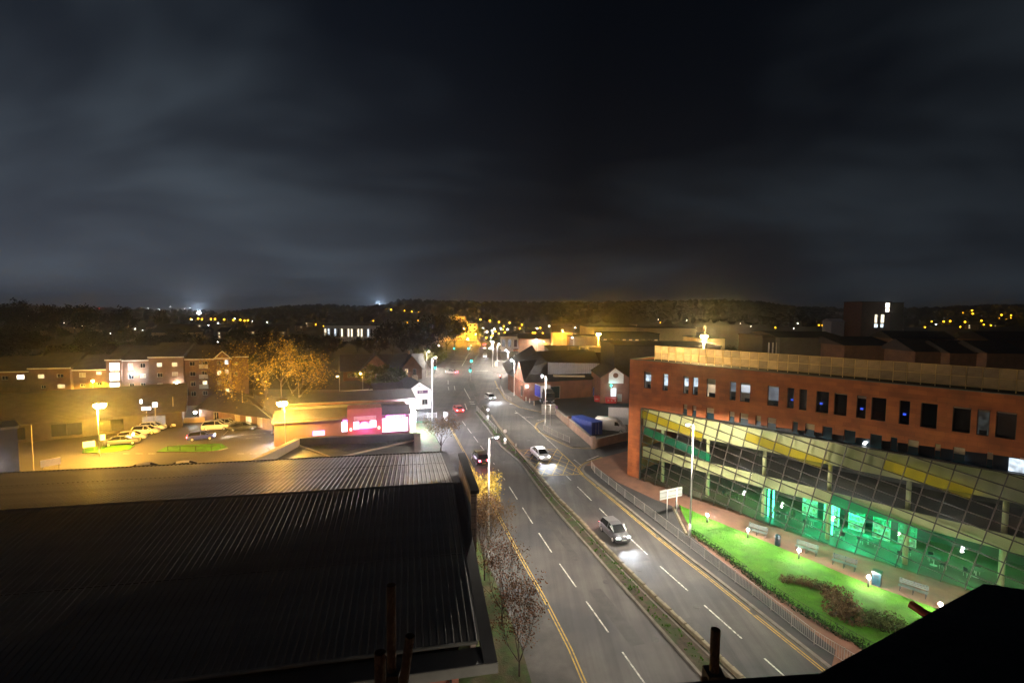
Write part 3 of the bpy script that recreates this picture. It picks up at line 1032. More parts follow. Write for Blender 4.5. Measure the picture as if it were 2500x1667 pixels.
# ------------------------------------------------------------------ cars
def loft(sections, close=True):
    mb = MB()
    n = len(sections[0])
    for s in sections:
        mb.v += [tuple(p) for p in s]
    for k in range(len(sections) - 1):
        for i in range(n if close else n - 1):
            mb.f.append((k * n + i, k * n + (i + 1) % n, (k + 1) * n + (i + 1) % n, (k + 1) * n + i))
    mb.f.append(tuple(range(n - 1, -1, -1)))
    mb.f.append(tuple((len(sections) - 1) * n + i for i in range(n)))
    return mb
def rounded(x, w, z0, z1, c=.16):
    return [(x, -w + c * .5, z0), (x, -w, z0 + c), (x, -w * 1.0, z1 - c * .9), (x, -w + c * .7, z1), (x, w - c * .7, z1), (x, w, z1 - c * .9), (x, w, z0 + c), (x, w - c * .5, z0)]
CARK = {   # stations: x, half width, top of lower body;  cabin: x, half width at belt, half width at roof, roof height
    'hatch': (4.0, [(-2.0, .70, .72), (-1.9, .80, .92), (-1.3, .86, .97), (.3, .87, .95), (1.0, .86, .93), (1.7, .80, .80), (2.0, .68, .66)],
              [(-1.92, .70, .60, .95), (-1.55, .76, .58, 1.42), (-.2, .78, .60, 1.50), (.45, .78, .58, 1.40), (1.15, .76, .70, .96)]),
    'suv': (4.4, [(-2.2, .76, .85), (-2.1, .86, 1.08), (-1.4, .92, 1.12), (.4, .93, 1.10), (1.2, .92, 1.06), (1.95, .86, .96), (2.2, .74, .80)],
            [(-2.12, .76, .66, 1.10), (-1.75, .82, .64, 1.62), (-.2, .84, .66, 1.70), (.55, .84, .64, 1.60), (1.25, .82, .74, 1.10)]),
    'saloon': (4.6, [(-2.3, .72, .80), (-2.2, .82, .98), (-1.5, .88, 1.00), (.3, .89, .96), (1.1, .88, .93), (2.0, .82, .80), (2.3, .70, .66)],
               [(-1.85, .76, .66, .99), (-1.0, .78, .60, 1.40), (-.2, .79, .60, 1.45), (.5, .79, .58, 1.38), (1.35, .77, .70, .95)]),
}
wheel_t = MB().lathe([(.20, -.09), (.30, -.10), (.315, -.05), (.315, .05), (.30, .10), (.20, .09)], 0, 0, 16).mesh('tyre', 'dark_metal')
wheel_r = MB().lathe([(.05, -.098), (.20, -.094), (.205, .0), (.20, .094), (.05, .098)], 0, 0, 10).mesh('rim', 'galvanised')
CARMESH = {}
def car(kind, paint, base, rz, label, group, lights=False, beam=0.0):
    L, st, cab = CARK[kind]
    t = thing('parked_car' if not lights else 'car', label, 'car', base, rz, group)
    key = (kind, paint)
    if key not in CARMESH:
        body = loft([rounded(x, w_, .24, z) for x, w_, z in st]).mesh('body', paint)
        g = MB()
        secs = []
        for x, wb, wr, z in cab:
            zb = .9 if kind != 'suv' else 1.04
            z = max(z, zb + .06)
            secs.append([(x, -wb, zb), (x, -wr, z), (x, wr, z), (x, wb, zb)])
        g = loft(secs).mesh('windows', 'car_glass')
        c = cab
        r = MB()
        for a, b in zip(c[1:-1], c[2:-1]):
            r.quad((a[0], -a[2] - .02, a[3] + .012), (b[0], -b[2] - .02, b[3] + .012), (b[0], b[2] + .02, b[3] + .012), (a[0], a[2] + .02, a[3] + .012))
        for sy in (-1, 1):
            for i, wd in ((0, .10), (2, .07), (3, .07)):
                a, b = c[i], c[i + 1]
                if i == 2:
                    x = (a[0] + b[0]) / 2 - .2
                    r.tube((x, sy * (a[1] + .01), .92), (x, sy * (a[2] + .02), a[3] - .02), .045, .045, 5)
                else:
                    r.tube((a[0] + .02, sy * a[1], max(a[3], .95)), (b[0], sy * b[2], b[3]), .05, .05, 5)
            a, b = c[-2], c[-1]
            r.tube((a[0], sy * a[2], a[3]), (b[0], sy * b[2], b[3]), .05, .05, 5)
        r = r.mesh('roof', paint)
        CARMESH[key] = (body, g, r)
    body, g, r = CARMESH[key]
    link('body', body, t, True)
    link('windows', g, t)
    link('roof', r, t)
    wx = L / 2 - .78
    for x in (-wx, wx):
        for y in (-.78, .78):
            w_ = link('wheel', None, t, loc=(x, y * (1.05 if kind == 'suv' else 1), .315))
            w_.rotation_euler = (PI / 2, 0, 0)
            link('tyre', wheel_t, w_, True)
            link('rim', wheel_r, w_, True)
    e = L / 2
    zt = .62 if kind != 'suv' else .78
    for sy in (-1, 1):
        MB().prism([(e - .22, sy * .46), (e - .03, sy * .46), (e - .16, sy * .70), (e - .26, sy * .72)], zt - .06, zt + .08).build('headlight', 'head_lamp' if lights else 'lamp_glass', t)
        MB().box(-e - .012, -e + .12, sy * .60 - .12, sy * .60 + .12, zt + .04, zt + .18).build('tail_light', 'tail_lamp' if lights else 'tail_glass', t)
        if lights and beam:
            light('beam', 'SPOT', (e + .05, sy * .58, zt), beam, COOL, t, .06, rad(70), (1, 0, -.16), 0.7)
    MB().box(e - .04, e + .012, -.26, .26, .40, .51).build('number_plate', 'frame_white', t)
    MB().box(-e - .014, -e + .03, -.26, .26, .44, .55).build('number_plate', 'yellow_paint', t)
    for sy in (-1, 1):
        MB().box(.62, .80, sy * .95 - .08, sy * .95 + .08, .93, 1.05).build('mirror', paint, t)
    return t
for n_, c_ in (('car_white', (.72, .70, .66)), ('car_silver', (.42, .42, .43)), ('car_black', (.02, .02, .022)), ('car_blue', (.05, .06, .30)), ('car_grey', (.12, .12, .13)), ('car_red', (.35, .03, .03))):
    pm(n_, c_, 0.28, 0.05, 1.0, spec=0.6)
pm('car_glass', (.012, .014, .016), 0.08, 0.1, 1.0, spec=0.8)
pm('lamp_glass', (.6, .6, .6), 0.1, 0.1, 2)
pm('tail_glass', (.35, .02, .02), 0.2, 0.1, 2)
def face(px, py, off):            # rotation for a car seen near side-on at that pixel, front to the right
    return rad(90) - (math.atan2(px - 1250, FPX) + rad(90) + rad(off))
CG = 'cars parked in the floodlit car park'
car('hatch', 'car_white', G(356, 1059), face(356, 0, 22), 'white hatchback nearest the lane in the row of three white cars', CG)
car('hatch', 'car_white', G(373, 1050), face(373, 0, 22), 'white hatchback in the middle of the row of three white cars', CG)
car('saloon', 'car_white', G(398, 1043), face(398, 0, 22), 'white saloon at the far end of the row of three white cars', CG)
car('hatch', 'car_silver', G(322, 1074), face(322, 0, 12), 'silver hatchback just left of the white cars', CG)
car('saloon', 'car_grey', G(298, 1085), face(298, 0, 12), 'dark grey saloon nearest the grassy corner of the car park', CG)
car('suv', 'car_white', G(527, 1049), face(527, 0, 10), 'white estate car parked broadside in the middle of the car park', CG)
car('hatch', 'car_silver', G(552, 1041), face(552, 0, 10), 'silver hatchback half hidden behind the white estate car', CG)
car('saloon', 'car_black', G(594, 1049), face(594, 0, 4), 'black saloon parked right of the white estate car', CG)
car('hatch', 'car_blue', G(492, 1073), face(492, 0, 4), 'blue hatchback with lit headlights crossing the car park', CG, True, 500)
car('saloon', 'car_grey', G(356, 1158), face(356, 0, 4), 'grey saloon peeping over the near roof edge on the left', CG)
car('saloon', 'car_silver', G(452, 1152), face(452, 0, 4), 'silver saloon peeping over the near roof edge on the right', CG)
p0, p1 = G(1541, 1316), G(1866, 1606)
rin = math.atan2(p1.y - p0.y, p1.x - p0.x)      # heading of the traffic towards the viewer
rout = rin + PI
TG = 'moving cars on the main road'
car('hatch', 'car_grey', G(1500, 1308), rin, 'grey hatchback with white headlights nearest the viewer on the right carriageway', TG, True, 550)
car('saloon', 'car_silver', G(1319, 1116), rin + .02, 'silver saloon with white headlights beside the traffic island stones', TG, True, 550)
car('hatch', 'car_black', G(1197, 975), rin + .12, 'black hatchback with white headlights opposite the store footway', TG, True, 550)
car('suv', 'car_white', G(1184, 872), rin - .3, 'white estate car with headlights rounding the far bend', TG, True, 550)
car('hatch', 'car_silver', G(1178, 852), rin + .5, 'silver car with headlights at the far end of the bend', TG, True, 550)
car('suv', 'car_black', G(1172, 1128), rout + .03, 'black estate car with red tail lights level with the store roof end', TG, True, 260)
car('hatch', 'car_red', G(1118, 1005), rout + .06, 'red hatchback with tail lights passing the small bare tree', TG, True, 260)
car('saloon', 'car_silver', G(1102, 912), rout + .75, 'silver saloon with red tail lights turning left at the signals', TG, True, 260)

# ------------------------------------------------------------------ trees
def branches(r_, p, d, length, rad0, depth, out, tips, up=0.12, spread=0.6):
    n = 3
    q = p
    for i in range(n):
        d2 = (d + Vector((r_.uniform(-.18, .18), r_.uniform(-.18, .18), r_.uniform(-.05, .14) + up * .3))).normalized()
        e_ = q + d2 * (length / n)
        out.append((q.copy(), e_.copy(), rad0 * (1 - .22 * i), rad0 * (1 - .22 * (i + 1))))
        q, d = e_, d2
        if depth > 0 and i > 0:
            for _ in range(1 if i == 1 else 2):
                a = r_.uniform(0, 2 * PI)
                s_ = Vector((math.cos(a), math.sin(a), 0)) * spread
                branches(r_, q, (d + s_ + Vector((0, 0, up))).normalized(), length * r_.uniform(.58, .78), rad0 * .5, depth - 1, out, tips, up, spread)
    tips.append((q, depth))
def leaf_cloud(r_, pts, n, size, jitter):
    mb = MB()
    for _ in range(n):
        c = r_.choice(pts) + Vector((r_.gauss(0, jitter), r_.gauss(0, jitter), r_.gauss(0, jitter * .8)))
        a = Vector((r_.uniform(-1, 1), r_.uniform(-1, 1), r_.uniform(-1, 1))).normalized()
        b = a.orthogonal().normalized()
        s_ = size * r_.uniform(.5, 1.25)
        b2 = a.cross(b)
        mb.quad(c - b * s_, c - b2 * s_ * .55, c + b * s_, c + b2 * s_ * .55)
    return mb
def make_tree(seed, h, depth, n_leaf, leaf, jit, mat, trunk_h=.3, r0=.16, up=.12, spread=.65, wood='bark', lean=0.0):
    r_ = random.Random(seed)
    segs, tips = [], []
    p = Vector((0, 0, 0))
    top = Vector((lean + r_.uniform(-.02, .02) * h, r_.uniform(-.02, .02) * h, h * trunk_h))
    segs.append((p, top, r0, r0 * .75))
    for k in range(4):
        a = 2 * PI * (k + r_.uniform(-.3, .3)) / 4
        branches(r_, top, Vector((math.cos(a) * spread, math.sin(a) * spread, 1)).normalized(), h * (1 - trunk_h) * .62, r0 * .55, depth, segs, tips, up, spread)
    branches(r_, top, Vector((0, 0, 1)), h * (1 - trunk_h) * .7, r0 * .6, depth, segs, tips, up, spread)
    zmax = max(s[1].z for s in segs)
    k = h / zmax
    tr = MB()
    for a, b, ra, rb in segs:
        tr.tube(a * k, b * k, ra, rb, 5, False)
    pts = [s[1] * k for s in segs if s[1].z > h * trunk_h * 1.05 / k and s[2] < r0 * .3] or [t_[0] * k for t_ in tips]
    cr_ = leaf_cloud(r_, pts, n_leaf, leaf, jit)
    return tr.mesh('trunk', wood), (cr_.mesh('crown', mat) if n_leaf else None)
def plant_tree(meshes, loc, rz, sc, label, group=None, name='tree'):
    t = thing(name, label, 'tree', loc, rz, group)
    t.scale = (sc, sc, sc) if isinstance(sc, (int, float)) else sc
    link('trunk', meshes[0], t)
    if meshes[1]:
        link('crown', meshes[1], t)
    return t
STG = 'young street trees on the left verge'
ta = make_tree(11, 7.4, 4, 2300, .07, .22, 'leaf_red', .26, .075, .18, .52)
tb = make_tree(12, 6.6, 4, 2900, .07, .22, 'leaf_red', .24, .075, .16, .56)
tcx = make_tree(13, 8.0, 4, 2600, .08, .20, 'leaf_russet', .30, .08, .2, .55)
td = make_tree(14, 7.2, 4, 5200, .10, .22, 'leaf_gold', .26, .075, .2, .5)
def on_verge(x, y, h=.14):
    p = G(x, y)
    return Vector((p.x, p.y, tz(p.y) + h))
plant_tree(ta, on_verge(1226, 1530), .3, 1.0, 'small tree with dark red leaves spreading over the left kerb', STG, 'street_tree')
plant_tree(tb, on_verge(1268, 1655), 1.9, 1.0, 'small tree with brown and red leaves nearest the viewer', STG, 'street_tree')
plant_tree(tcx, on_verge(1183, 1420), 2.2, 1.0, 'thin half bare tree beside the left lamp column base', STG, 'street_tree')
plant_tree(td, on_verge(1172, 1322), .9, 1.0, 'small tree with golden yellow leaves beside the store fin wall', STG, 'street_tree')
te = make_tree(15, 6.0, 4, 3000, .10, .25, 'leaf_russet', .2, .08, .1, .8)
plant_tree(te, on_verge(1076, 1102, .1), .2, 1.05, 'round bare purplish tree at the kerb beyond the store roofs', STG, 'street_tree')
# the large tree behind the dazzling car park lamp
tbig = make_tree(21, 18.5, 4, 4200, .15, .75, 'leaf_gold', .16, .30, .08, .85, lean=2.2)
p = aty(662, 1060, 84.0)
plant_tree(tbig, (p.x, 84.0, tz(84)), 0.0, (1.0, 1.0, .96), 'large golden tree lit by the orange car park lamp in front of it', None, 'broad_tree')
# junction trees
tg1 = make_tree(22, 11.0, 4, 6500, .24, .5, 'leaf_olive', .22, .25, .1, .9)
p = G(1052, 912)
plant_tree(tg1, p, .4, (1.0, 1.0, .95), 'yellow green tree lit from within at the road junction', None, 'junction_tree')
tdk = [make_tree(30 + k, 14.0, 3, 3000, .50, .75, 'leaf_dark', .2, .3, .1, .8) for k in range(3)]
tgr = [make_tree(40 + k, 11.0, 3, 2400, .42, .7, 'leaf_green', .2, .26, .1, .85) for k in range(2)]
for i, (x, y, d, s) in enumerate(((1030, 880, 205, 1.25), (1060, 860, 235, 1.35), (1090, 858, 262, 1.3), (1008, 870, 190, 1.0), (1110, 850, 290, 1.1), (960, 850, 225, 1.15))):
    p = aty(x, y, d)
    plant_tree(tdk[i % 3], (p.x, d, tz(d)), i * 1.3, s, ('dark tree just behind the lit junction tree', 'tallest dark tree in the clump left of the far bend', 'dark tree overhanging the far left kerb', 'dark tree left of the lit junction tree', 'dark tree nearest the amber flats', 'dark tree behind the right school gable')[i], 'dark trees left of the far bend', 'roadside_tree')
p = G(925, 942)
for i, (x, y, s) in enumerate(((915, 950, .62), (945, 948, .55), (935, 962, .5), (965, 952, .45))):
    p = G(x, y)
    plant_tree(tgr[i % 2], p, i * 1.1, (s * 1.5, s * 1.5, s), 'low dark bushy tree between the school and the fast food roof', 'bushes in front of the school', 'bushy_tree')
# skyline trees at the far left
for i, (x, y, wpx) in enumerate(((34, 734, 80), (112, 744, 62), (196, 747, 92), (292, 751, 66), (396, 757, 30), (-40, 738, 80))):
    d = 300.0
    p = aty(x, y, d)
    h = p.z - tz(d)
    wd = wpx / FPX * d
    plant_tree(tdk[i % 3], (p.x, d, tz(d)), i * 2.1, (wd / 13.0, wd / 13.0, h / 14.0), ('broad dark tree rising highest against the sky at the left edge', 'second dark skyline tree from the left edge', 'widest dark skyline tree left of the red mast light', 'rounded dark skyline tree right of the red mast light', 'small pointed skyline tree near the blue white floodlight', 'dark skyline tree cut off by the left frame edge')[i], 'skyline trees at the far left', 'skyline_tree')
# belt of dark trees between the apartments, the school and the horizon
r3 = random.Random(5)
n_ = 0
while n_ < 92:
    x, d = r3.uniform(-60, 960), r3.choice((150, 170, 190, 215, 240, 270, 310, 350))
    if x > 800 and d < 200:
        continue
    d *= r3.uniform(.95, 1.06)
    p = aty(x, 800, d)
    s = r3.uniform(.45, .85)
    m_ = tdk[n_ % 3] if r3.random() < .7 else tgr[n_ % 2]
    plant_tree(m_, (p.x, d, tz(d) - .1), r3.uniform(0, 6), (s * 1.25, s * 1.25, s), 'dark tree in the wide belt behind the apartments', 'tree belt behind the apartments', 'belt_tree')
    n_ += 1
# scattered trees on the right
for i, (x, d, s) in enumerate(((1790, 170, .7), (1830, 185, .75), (1870, 190, .7), (1990, 150, .62), (2040, 160, .7), (2085, 150, .72), (2140, 150, .7), (2170, 165, .7), (2200, 155, .65),
                               (2270, 170, .7), (2320, 175, .75), (2360, 160, .7), (2420, 180, .8), (2470, 120, .6), (1300, 330, .7), (1265, 320, .75), (1240, 330, .7), (1410, 290, .6))):
    p = aty(x, 800, d)
    plant_tree(tgr[i % 2] if i % 3 else tdk[i % 3], (p.x, d, tz(d)), i * .9, s, 'dark green tree among the roofs on the right', 'trees among the right hand roofs', 'garden_tree')
# wooded ridge: reads as one mass
wd = MB()
r4 = random.Random(9)
for _ in range(5200):
    y = r4.uniform(560, 960)
    px = r4.uniform(-250, 2750)
    x = (px - 1250) / FPX * y
    if px < 590 and r4.random() < .55:
        continue
    z = terrain(x, y)
    rr = r4.uniform(3.0, 6.5)
    hh = r4.uniform(6, 12)
    n = 6
    k = len(wd.v)
    a0 = r4.uniform(0, 6)
    for (f_, zf) in ((.5, .1), (1, .45), (.78, .8)):
        for i in range(n):
            t_ = a0 + 2 * PI * i / n
            q = rr * f_ * r4.uniform(.75, 1.2)
            wd.v.append((x + q * math.cos(t_), y + q * math.sin(t_), z + hh * zf * r4.uniform(.9, 1.1)))
    wd.v.append((x + r4.uniform(-1, 1), y, z + hh))
    for j in range(2):
        for i in range(n):
            wd.f.append((k + j * n + i, k + j * n + (i + 1) % n, k + (j + 1) * n + (i + 1) % n, k + (j + 1) * n + i))
    for i in range(n):
        wd.f.append((k + 2 * n + i, k + 2 * n + (i + 1) % n, k + 3 * n))
tag(wd.build('woodland', 'wood_dark'), 'dark wooded ridge along the horizon', 'woodland', kind='stuff')
# ------------------------------------------------------------------ walls with real openings
def wall(parent, p0, p1, z0, z1, mat, ops=(), name='wall', depth=.14, frame='frame_white', bars=1, fw=.06):
    """wall from p0 to p1 (outside on the right hand), openings (s0, s1, za, zb, pane material); every window is a part with a pane"""
    p0, p1 = Vector(p0[:2]), Vector(p1[:2])
    L = (p1 - p0).length
    t = (p1 - p0) / L
    nrm = Vector((t.y, -t.x))
    def P(s, z, d=0.0):
        q = p0 + t * s - nrm * d
        return (q.x, q.y, z)
    ss = sorted(set([0, L] + [max(0, min(L, v_)) for o_ in ops for v_ in o_[:2]]))
    zs = sorted(set([z0, z1] + [max(z0, min(z1, v_)) for o_ in ops for v_ in o_[2:4]]))
    mb = MB()
    for a, b in zip(ss, ss[1:]):
        run = None
        for c, d in zip(zs, zs[1:]):
            mid = ((a + b) / 2, (c + d) / 2)
            hole = any(o_[0] < mid[0] < o_[1] and o_[2] < mid[1] < o_[3] for o_ in ops)
            if hole:
                if run:
                    mb.quad(P(a, run[0]), P(b, run[0]), P(b, run[1]), P(a, run[1]))
                run = None
            else:
                run = (run[0], d) if run else (c, d)
        if run:
            mb.quad(P(a, run[0]), P(b, run[0]), P(b, run[1]), P(a, run[1]))
    for o_ in ops:
        a, b, c, d = o_[:4]
        e_ = depth
        mb.quad(P(a, c), P(a, d), P(a, d, e_), P(a, c, e_)).quad(P(b, d), P(b, c), P(b, c, e_), P(b, d, e_))
        mb.quad(P(a, d), P(b, d), P(b, d, e_), P(a, d, e_)).quad(P(b, c), P(a, c), P(a, c, e_), P(b, c, e_))
    w_ = mb.build(name, mat, parent)
    for o_ in ops:
        a, b, c, d = o_[:4]
        fm = MB()
        def bar(s0, s1, za, zb):
            q = [P(s0, za, depth * .55), P(s1, za, depth * .55), P(s1, zb, depth * .55), P(s0, zb, depth * .55),
                 P(s0, za, depth), P(s1, za, depth), P(s1, zb, depth), P(s0, zb, depth)]
            fm.add(q, [(0, 1, 2, 3), (1, 5, 6, 2), (5, 4, 7, 6), (4, 0, 3, 7), (3, 2, 6, 7), (4, 5, 1, 0)])
        bar(a, b, c, c + fw)
        bar(a, b, d - fw, d)
        bar(a, a + fw, c + fw, d - fw)
        bar(b - fw, b, c + fw, d - fw)
        for i in range(bars):
            m_ = a + (b - a) * (i + 1) / (bars + 1)
            bar(m_ - fw * .4, m_ + fw * .4, c + fw, d - fw)
        wi = fm.build('window', o_[5] if len(o_) > 5 else frame, parent)
        MB().quad(P(a, c, depth * .8), P(b, c, depth * .8), P(b, d, depth * .8), P(a, d, depth * .8)).build('pane', o_[4], wi)
    return w_

# ------------------------------------------------------------------ near store with the ribbed metal roof
SO = Vector((-3.77, 36.94))
sth = rad(11.6)
st = thing('metal_roof_store', 'large brick store with a dark ribbed metal roof filling the lower left', 'shop', (SO.x, SO.y, 0), sth)
ZR, ZE, BN, BF, AL = 9.8, 7.5, -14.9, 16.4, -47.0
PW = 0.355
def rib_panel(b0, z0, b1, z1, flip):
    mb = MB()
    prof = [(0, 0), (.125, 0), (.16, .055), (.205, .055), (.24, 0), (PW - .004, 0)]
    for (b, z) in ((b0, z0), (b1, z1)):
        for (x, h) in prof:
            mb.v.append((x, b, z + h))
    n = len(prof)
    for i in range(n - 1):
        f = (i, i + 1, n + i + 1, n + i)
        mb.f.append(f if not flip else f[::-1])
    return mb.mesh('roof_panel', 'roof_sheet')
near_p = rib_panel(BN, ZE, -.1, ZR - .02, False)
far_p = rib_panel(.1, ZR - .02, BF, ZE, False)
n = int((-.62 - AL) / PW)
for i in range(n):
    link('roof_panel', near_p, st, loc=(-.62 - (i + 1) * PW, 0, 0))
    link('roof_panel', far_p, st, loc=(-.62 - (i + 1) * PW, 0, 0))
MB().add([(AL, -.22, ZR + .02), (-.3, -.22, ZR + .02), (-.3, 0, ZR + .10), (AL, 0, ZR + .10), (-.3, .22, ZR + .02), (AL, .22, ZR + .02)],
         [(0, 1, 2, 3), (3, 2, 4, 5)]).build('ridge_cap', 'roof_sheet', st)
for b_, z_ in ((BN + 6.5, ZE + (ZR - ZE) * 6.5 / -BN), (BF - 7.0, ZE + (ZR - ZE) * 7.0 / BF)):
    MB().box(AL, -.64, b_ - .05, b_ + .05, z_ - .01, z_ + .022).build('sheet_lap', 'roof_sheet', st)
MB().tube((AL, BN - .06, ZE - .02), (-.75, BN - .06, ZE - .02), .085, .085, 8).build('gutter', 'fascia_grey', st)
dk = MB()
dk.box(AL, 0, BN - 1.25, BN - .12, ZE - .5, ZE - .22)
dk.build('eaves_deck', 'roof_black', st)
gd = MB()
for (b0, z0, b1, z1) in ((BN - 1.25, ZE - .2, 0, ZR + .06), (0, ZR + .06, BF + .3, ZE - .02)):
    gd.add([(-.62, b0, z0 - .25), (0, b0, z0 - .25), (0, b1, z1 - .25), (-.62, b1, z1 - .25), (-.62, b0, z0), (0, b0, z0), (0, b1, z1), (-.62, b1, z1)],
           [(0, 3, 2, 1), (4, 5, 6, 7), (0, 1, 5, 4), (1, 2, 6, 5), (2, 3, 7, 6), (3, 0, 4, 7)])
gd.build('verge_trim', 'roof_black', st)
MB().box(AL, .02, BN - 1.29, BN - 1.252, ZE - .72, ZE - .24).build('fascia', 'fascia_grey', st)
MB().box(AL, -.4, BF + .02, BF + .18, ZE - .3, ZE + .06).build('gutter', 'roof_black', st)
wall(st, (AL, BN + .2), (-1.6, BN + .2), 0, ZE - .6, 'red_brick', [(-4.4 - AL, -4.05 - AL, 4.1, 4.45, 'blind', 'frame_white')], bars=0)
wall(st, (-1.6, BN + .2), (-1.6, BF - .4), 0, ZE - .1, 'red_brick')
gb = MB()
gb.add([(-1.6, BN + .2, ZE - .1), (-1.6, BF - .4, ZE - .1), (-1.6, 0, ZR - .15)], [(0, 1, 2)])
gb.build('gable', 'fascia_grey', st)
wall(st, (-1.6, BF - .4), (AL, BF - .4), 0, ZE - .1, 'red_brick')
# stair fin rising past the roof edge
fl = [SO.x, SO.y]
def loc2(px, py, z):
    p_ = atz(px, py, z)
    d_ = Vector((p_.x - SO.x, p_.y - SO.y))
    c, s = math.cos(-sth), math.sin(-sth)
    return (d_.x * c - d_.y * s, d_.x * s + d_.y * c)
fa, fb, fc_ = loc2(1149, 1197, 11.2), loc2(1166, 1197, 11.2), loc2(1124, 1106, 11.2)
MB().box(fa[0] + .04, fb[0] - .04, fa[1] + .05, fc_[1], 0.0, 10.95).build('fin_wall', 'fin_panel', st)
MB().box(fa[0], fb[0] + .12, fa[1], fc_[1] + .1, 10.95, 11.2).build('fin_cap', 'roof_black', st)
# downpipe, fence and low wall at the near corner
MB().tube((-2.0, BN - .0, 0), (-2.0, BN - .0, ZE - .7), .06, .06, 8).build('downpipe', 'roof_black', st)
fc = thing('timber_fence', 'mossy timber fence panels at the near corner of the store', 'fence', (SO.x, SO.y, 0), sth)
for k in range(10):
    MB().box(-1.45 + k * .13, -1.34 + k * .13, BN - .2, BN - .17, 0.05, 1.75 + .04 * (k % 3)).build('fence_board', 'moss_board', fc)
for k in range(2):
    MB().box(-1.5, -.1, BN - .17, BN - .12, .5 + k * .8, .6 + k * .8).build('rail', 'moss_board', fc)
lw = thing('low_brick_wall', 'low weathered brick wall along the verge by the store', 'wall', (SO.x, SO.y, 0), sth)
MB().box(.2, .45, BN - 8, BN + 1.6, 0, 1.1).build('wall', 'wall_brick', lw)
MB().box(.15, .5, BN - 8, BN + 1.65, 1.1, 1.18).build('coping', 'kerb', lw)

# ------------------------------------------------------------------ the viewer's own roof: scaffold tubes, parapet and coping
def tube_at(px, py, dist, label, mat='rust_tube', lean=(0, 0), bottom=0.0, r=.0242):
    d = ray(px, py)
    p = d * (dist / FPX)
    top = Vector((p.x, p.y, HC + p.z))
    t = thing('scaffold_tube', label, 'scaffold tube', (top.x, top.y, 0), 0, 'scaffold tubes in front of the viewer')
    H_ = top.z
    mb = MB()
    n = 16
    b = Vector((lean[0], lean[1], bottom))
    mb.tube(b, (0, 0, H_), r, r, n, False)
    mb.tube(b, (0, 0, H_), r - .004, r - .004, n, False)
    mb.build('tube', mat, t, True)
    return t, H_
def clamp(t, z, x=0.0, y=0.0):
    MB().box(x - .045, x + .045, y - .045, y + .045, z - .03, z + .03).build('clamp', 'dark_metal', t)
    MB().tube((x - .075, y - .02, z), (x + .075, y - .02, z), .012, .012, 6).build('bolt', 'rust_tube', t)
t1, h1 = tube_at(955, 1428, 2.6, 'tallest rusty scaffold tube standing over the near roof edge')
clamp(t1, h1 - .50)
t2, h2 = tube_at(928, 1592, 2.25, 'short rusty scaffold tube left of the tallest one', r=.026)
t3, h3 = tube_at(1001, 1552, 2.5, 'leaning scaffold tube right of the tallest one', lean=(-.9, 0.3), bottom=15)
t4, h4 = tube_at(1747, 1536, 2.6, 'rusty scaffold tube in front of the right carriageway')
clamp(t4, h4 - .26)
hb = thing('camera_building', 'dark tower block roof under the viewpoint', 'building', (0, 0, 0))
MB().box(-22, 30, -22, .55, 0, 21.2).build('wall', 'wall_brick', hb)
pr = thing('roof_parapet', 'black felted parapet slab in the lower right corner', 'parapet', (0, 0, 0))
Zs = 21.75
pa = [atz(2402, 1424, Zs), atz(2016, 1634, Zs), atz(1780, 1765, Zs)]
far_r = atz(2402, 1424, Zs) + Vector((2.6, -.85, 0))
poly = [tuple(q[:2]) for q in pa] + [(1.0, .4), (4.5, .4), tuple(far_r[:2])]
MB().prism(poly, Zs - .28, Zs).build('slab', 'black_felt', pr)
MB().prism([(p_[0] * .86 + .35, p_[1] * .86) for p_ in poly], 21.2, Zs - .28).build('upstand', 'black_felt', pr)
q0, q1 = atz(1560, 1672, 21.7), atz(2035, 1640, 21.7)
lg = thing('roof_edge_rail', 'black metal ledge crossing the bottom right of the view', 'ledge', (0, 0, 0))
e = (q1 - q0).normalized()
MB().prism([tuple((q0 - e * .5)[:2]), tuple((q1 + e * .6)[:2]), tuple((q1 + e * .6)[:2] if False else (q1.x + e.x * .6, q1.y - .28)), (q0.x - .5, q0.y - .22)], 21.62, 21.70).build('ledge', 'black_felt', lg)
MB().tube((q0.x - .3, q0.y - .12, 21.2), (q0.x - .3, q0.y - .12, 21.63), .03, .03, 8).build('bracket', 'dark_metal', lg)
rt = thing('red_scaffold_tube', 'short red scaffold tube poking out beside the black parapet', 'scaffold tube', (0, 0, 0))
a = ray(2222, 1473) * (3.1 / FPX)
b = ray(2330, 1545) * (2.9 / FPX)
MB().tube((a.x, a.y, HC + a.z), (b.x, b.y, HC + b.z), .025, .025, 14).build('tube', 'red_tube', rt, True)

# ------------------------------------------------------------------ second store, low roof behind a parapet
ss = thing('low_parapet_store', 'low store with a valley roof behind a dark parapet, beyond the ribbed roof', 'shop', (SO.x, SO.y, 0), sth)
Zp = 5.2
def loc2(px, py, z):
    p_ = atz(px, py, z)
    d_ = Vector((p_.x - SO.x, p_.y - SO.y))
    c, s = math.cos(-sth), math.sin(-sth)
    return (d_.x * c - d_.y * s, d_.x * s + d_.y * c)
far_l, far_r_ = loc2(720, 1070, Zp), loc2(1026, 1057, Zp)
yb = (far_l[1] + far_r_[1]) / 2
xr = far_r_[0]
xl = far_l[0]
yn = BF + 1.2
MB().box(xl, xr, yb - .4, yb, 0, Zp).build('parapet_wall', 'slate', ss)
MB().box(xr - .9, xr, yn, yb - .4, 0, Zp - .02).build('parapet_wall', 'wall_brick', ss)
lft = [(xl, yb), (xl + .8, yb), (xl - 4.2, yn), (xl - 5.0, yn)]
MB().prism(lft, 0, Zp + .02).build('parapet_wall', 'cream_wall', ss)
MB().box(xl - .05, xr + .05, yb - .46, yb + .06, Zp, Zp + .1).build('coping', 'fascia_grey', ss)
zi = Zp - 1.0
ym = (yn + yb) / 2 + 1
xm = (xl + xr) / 2 - 2
rf = MB()
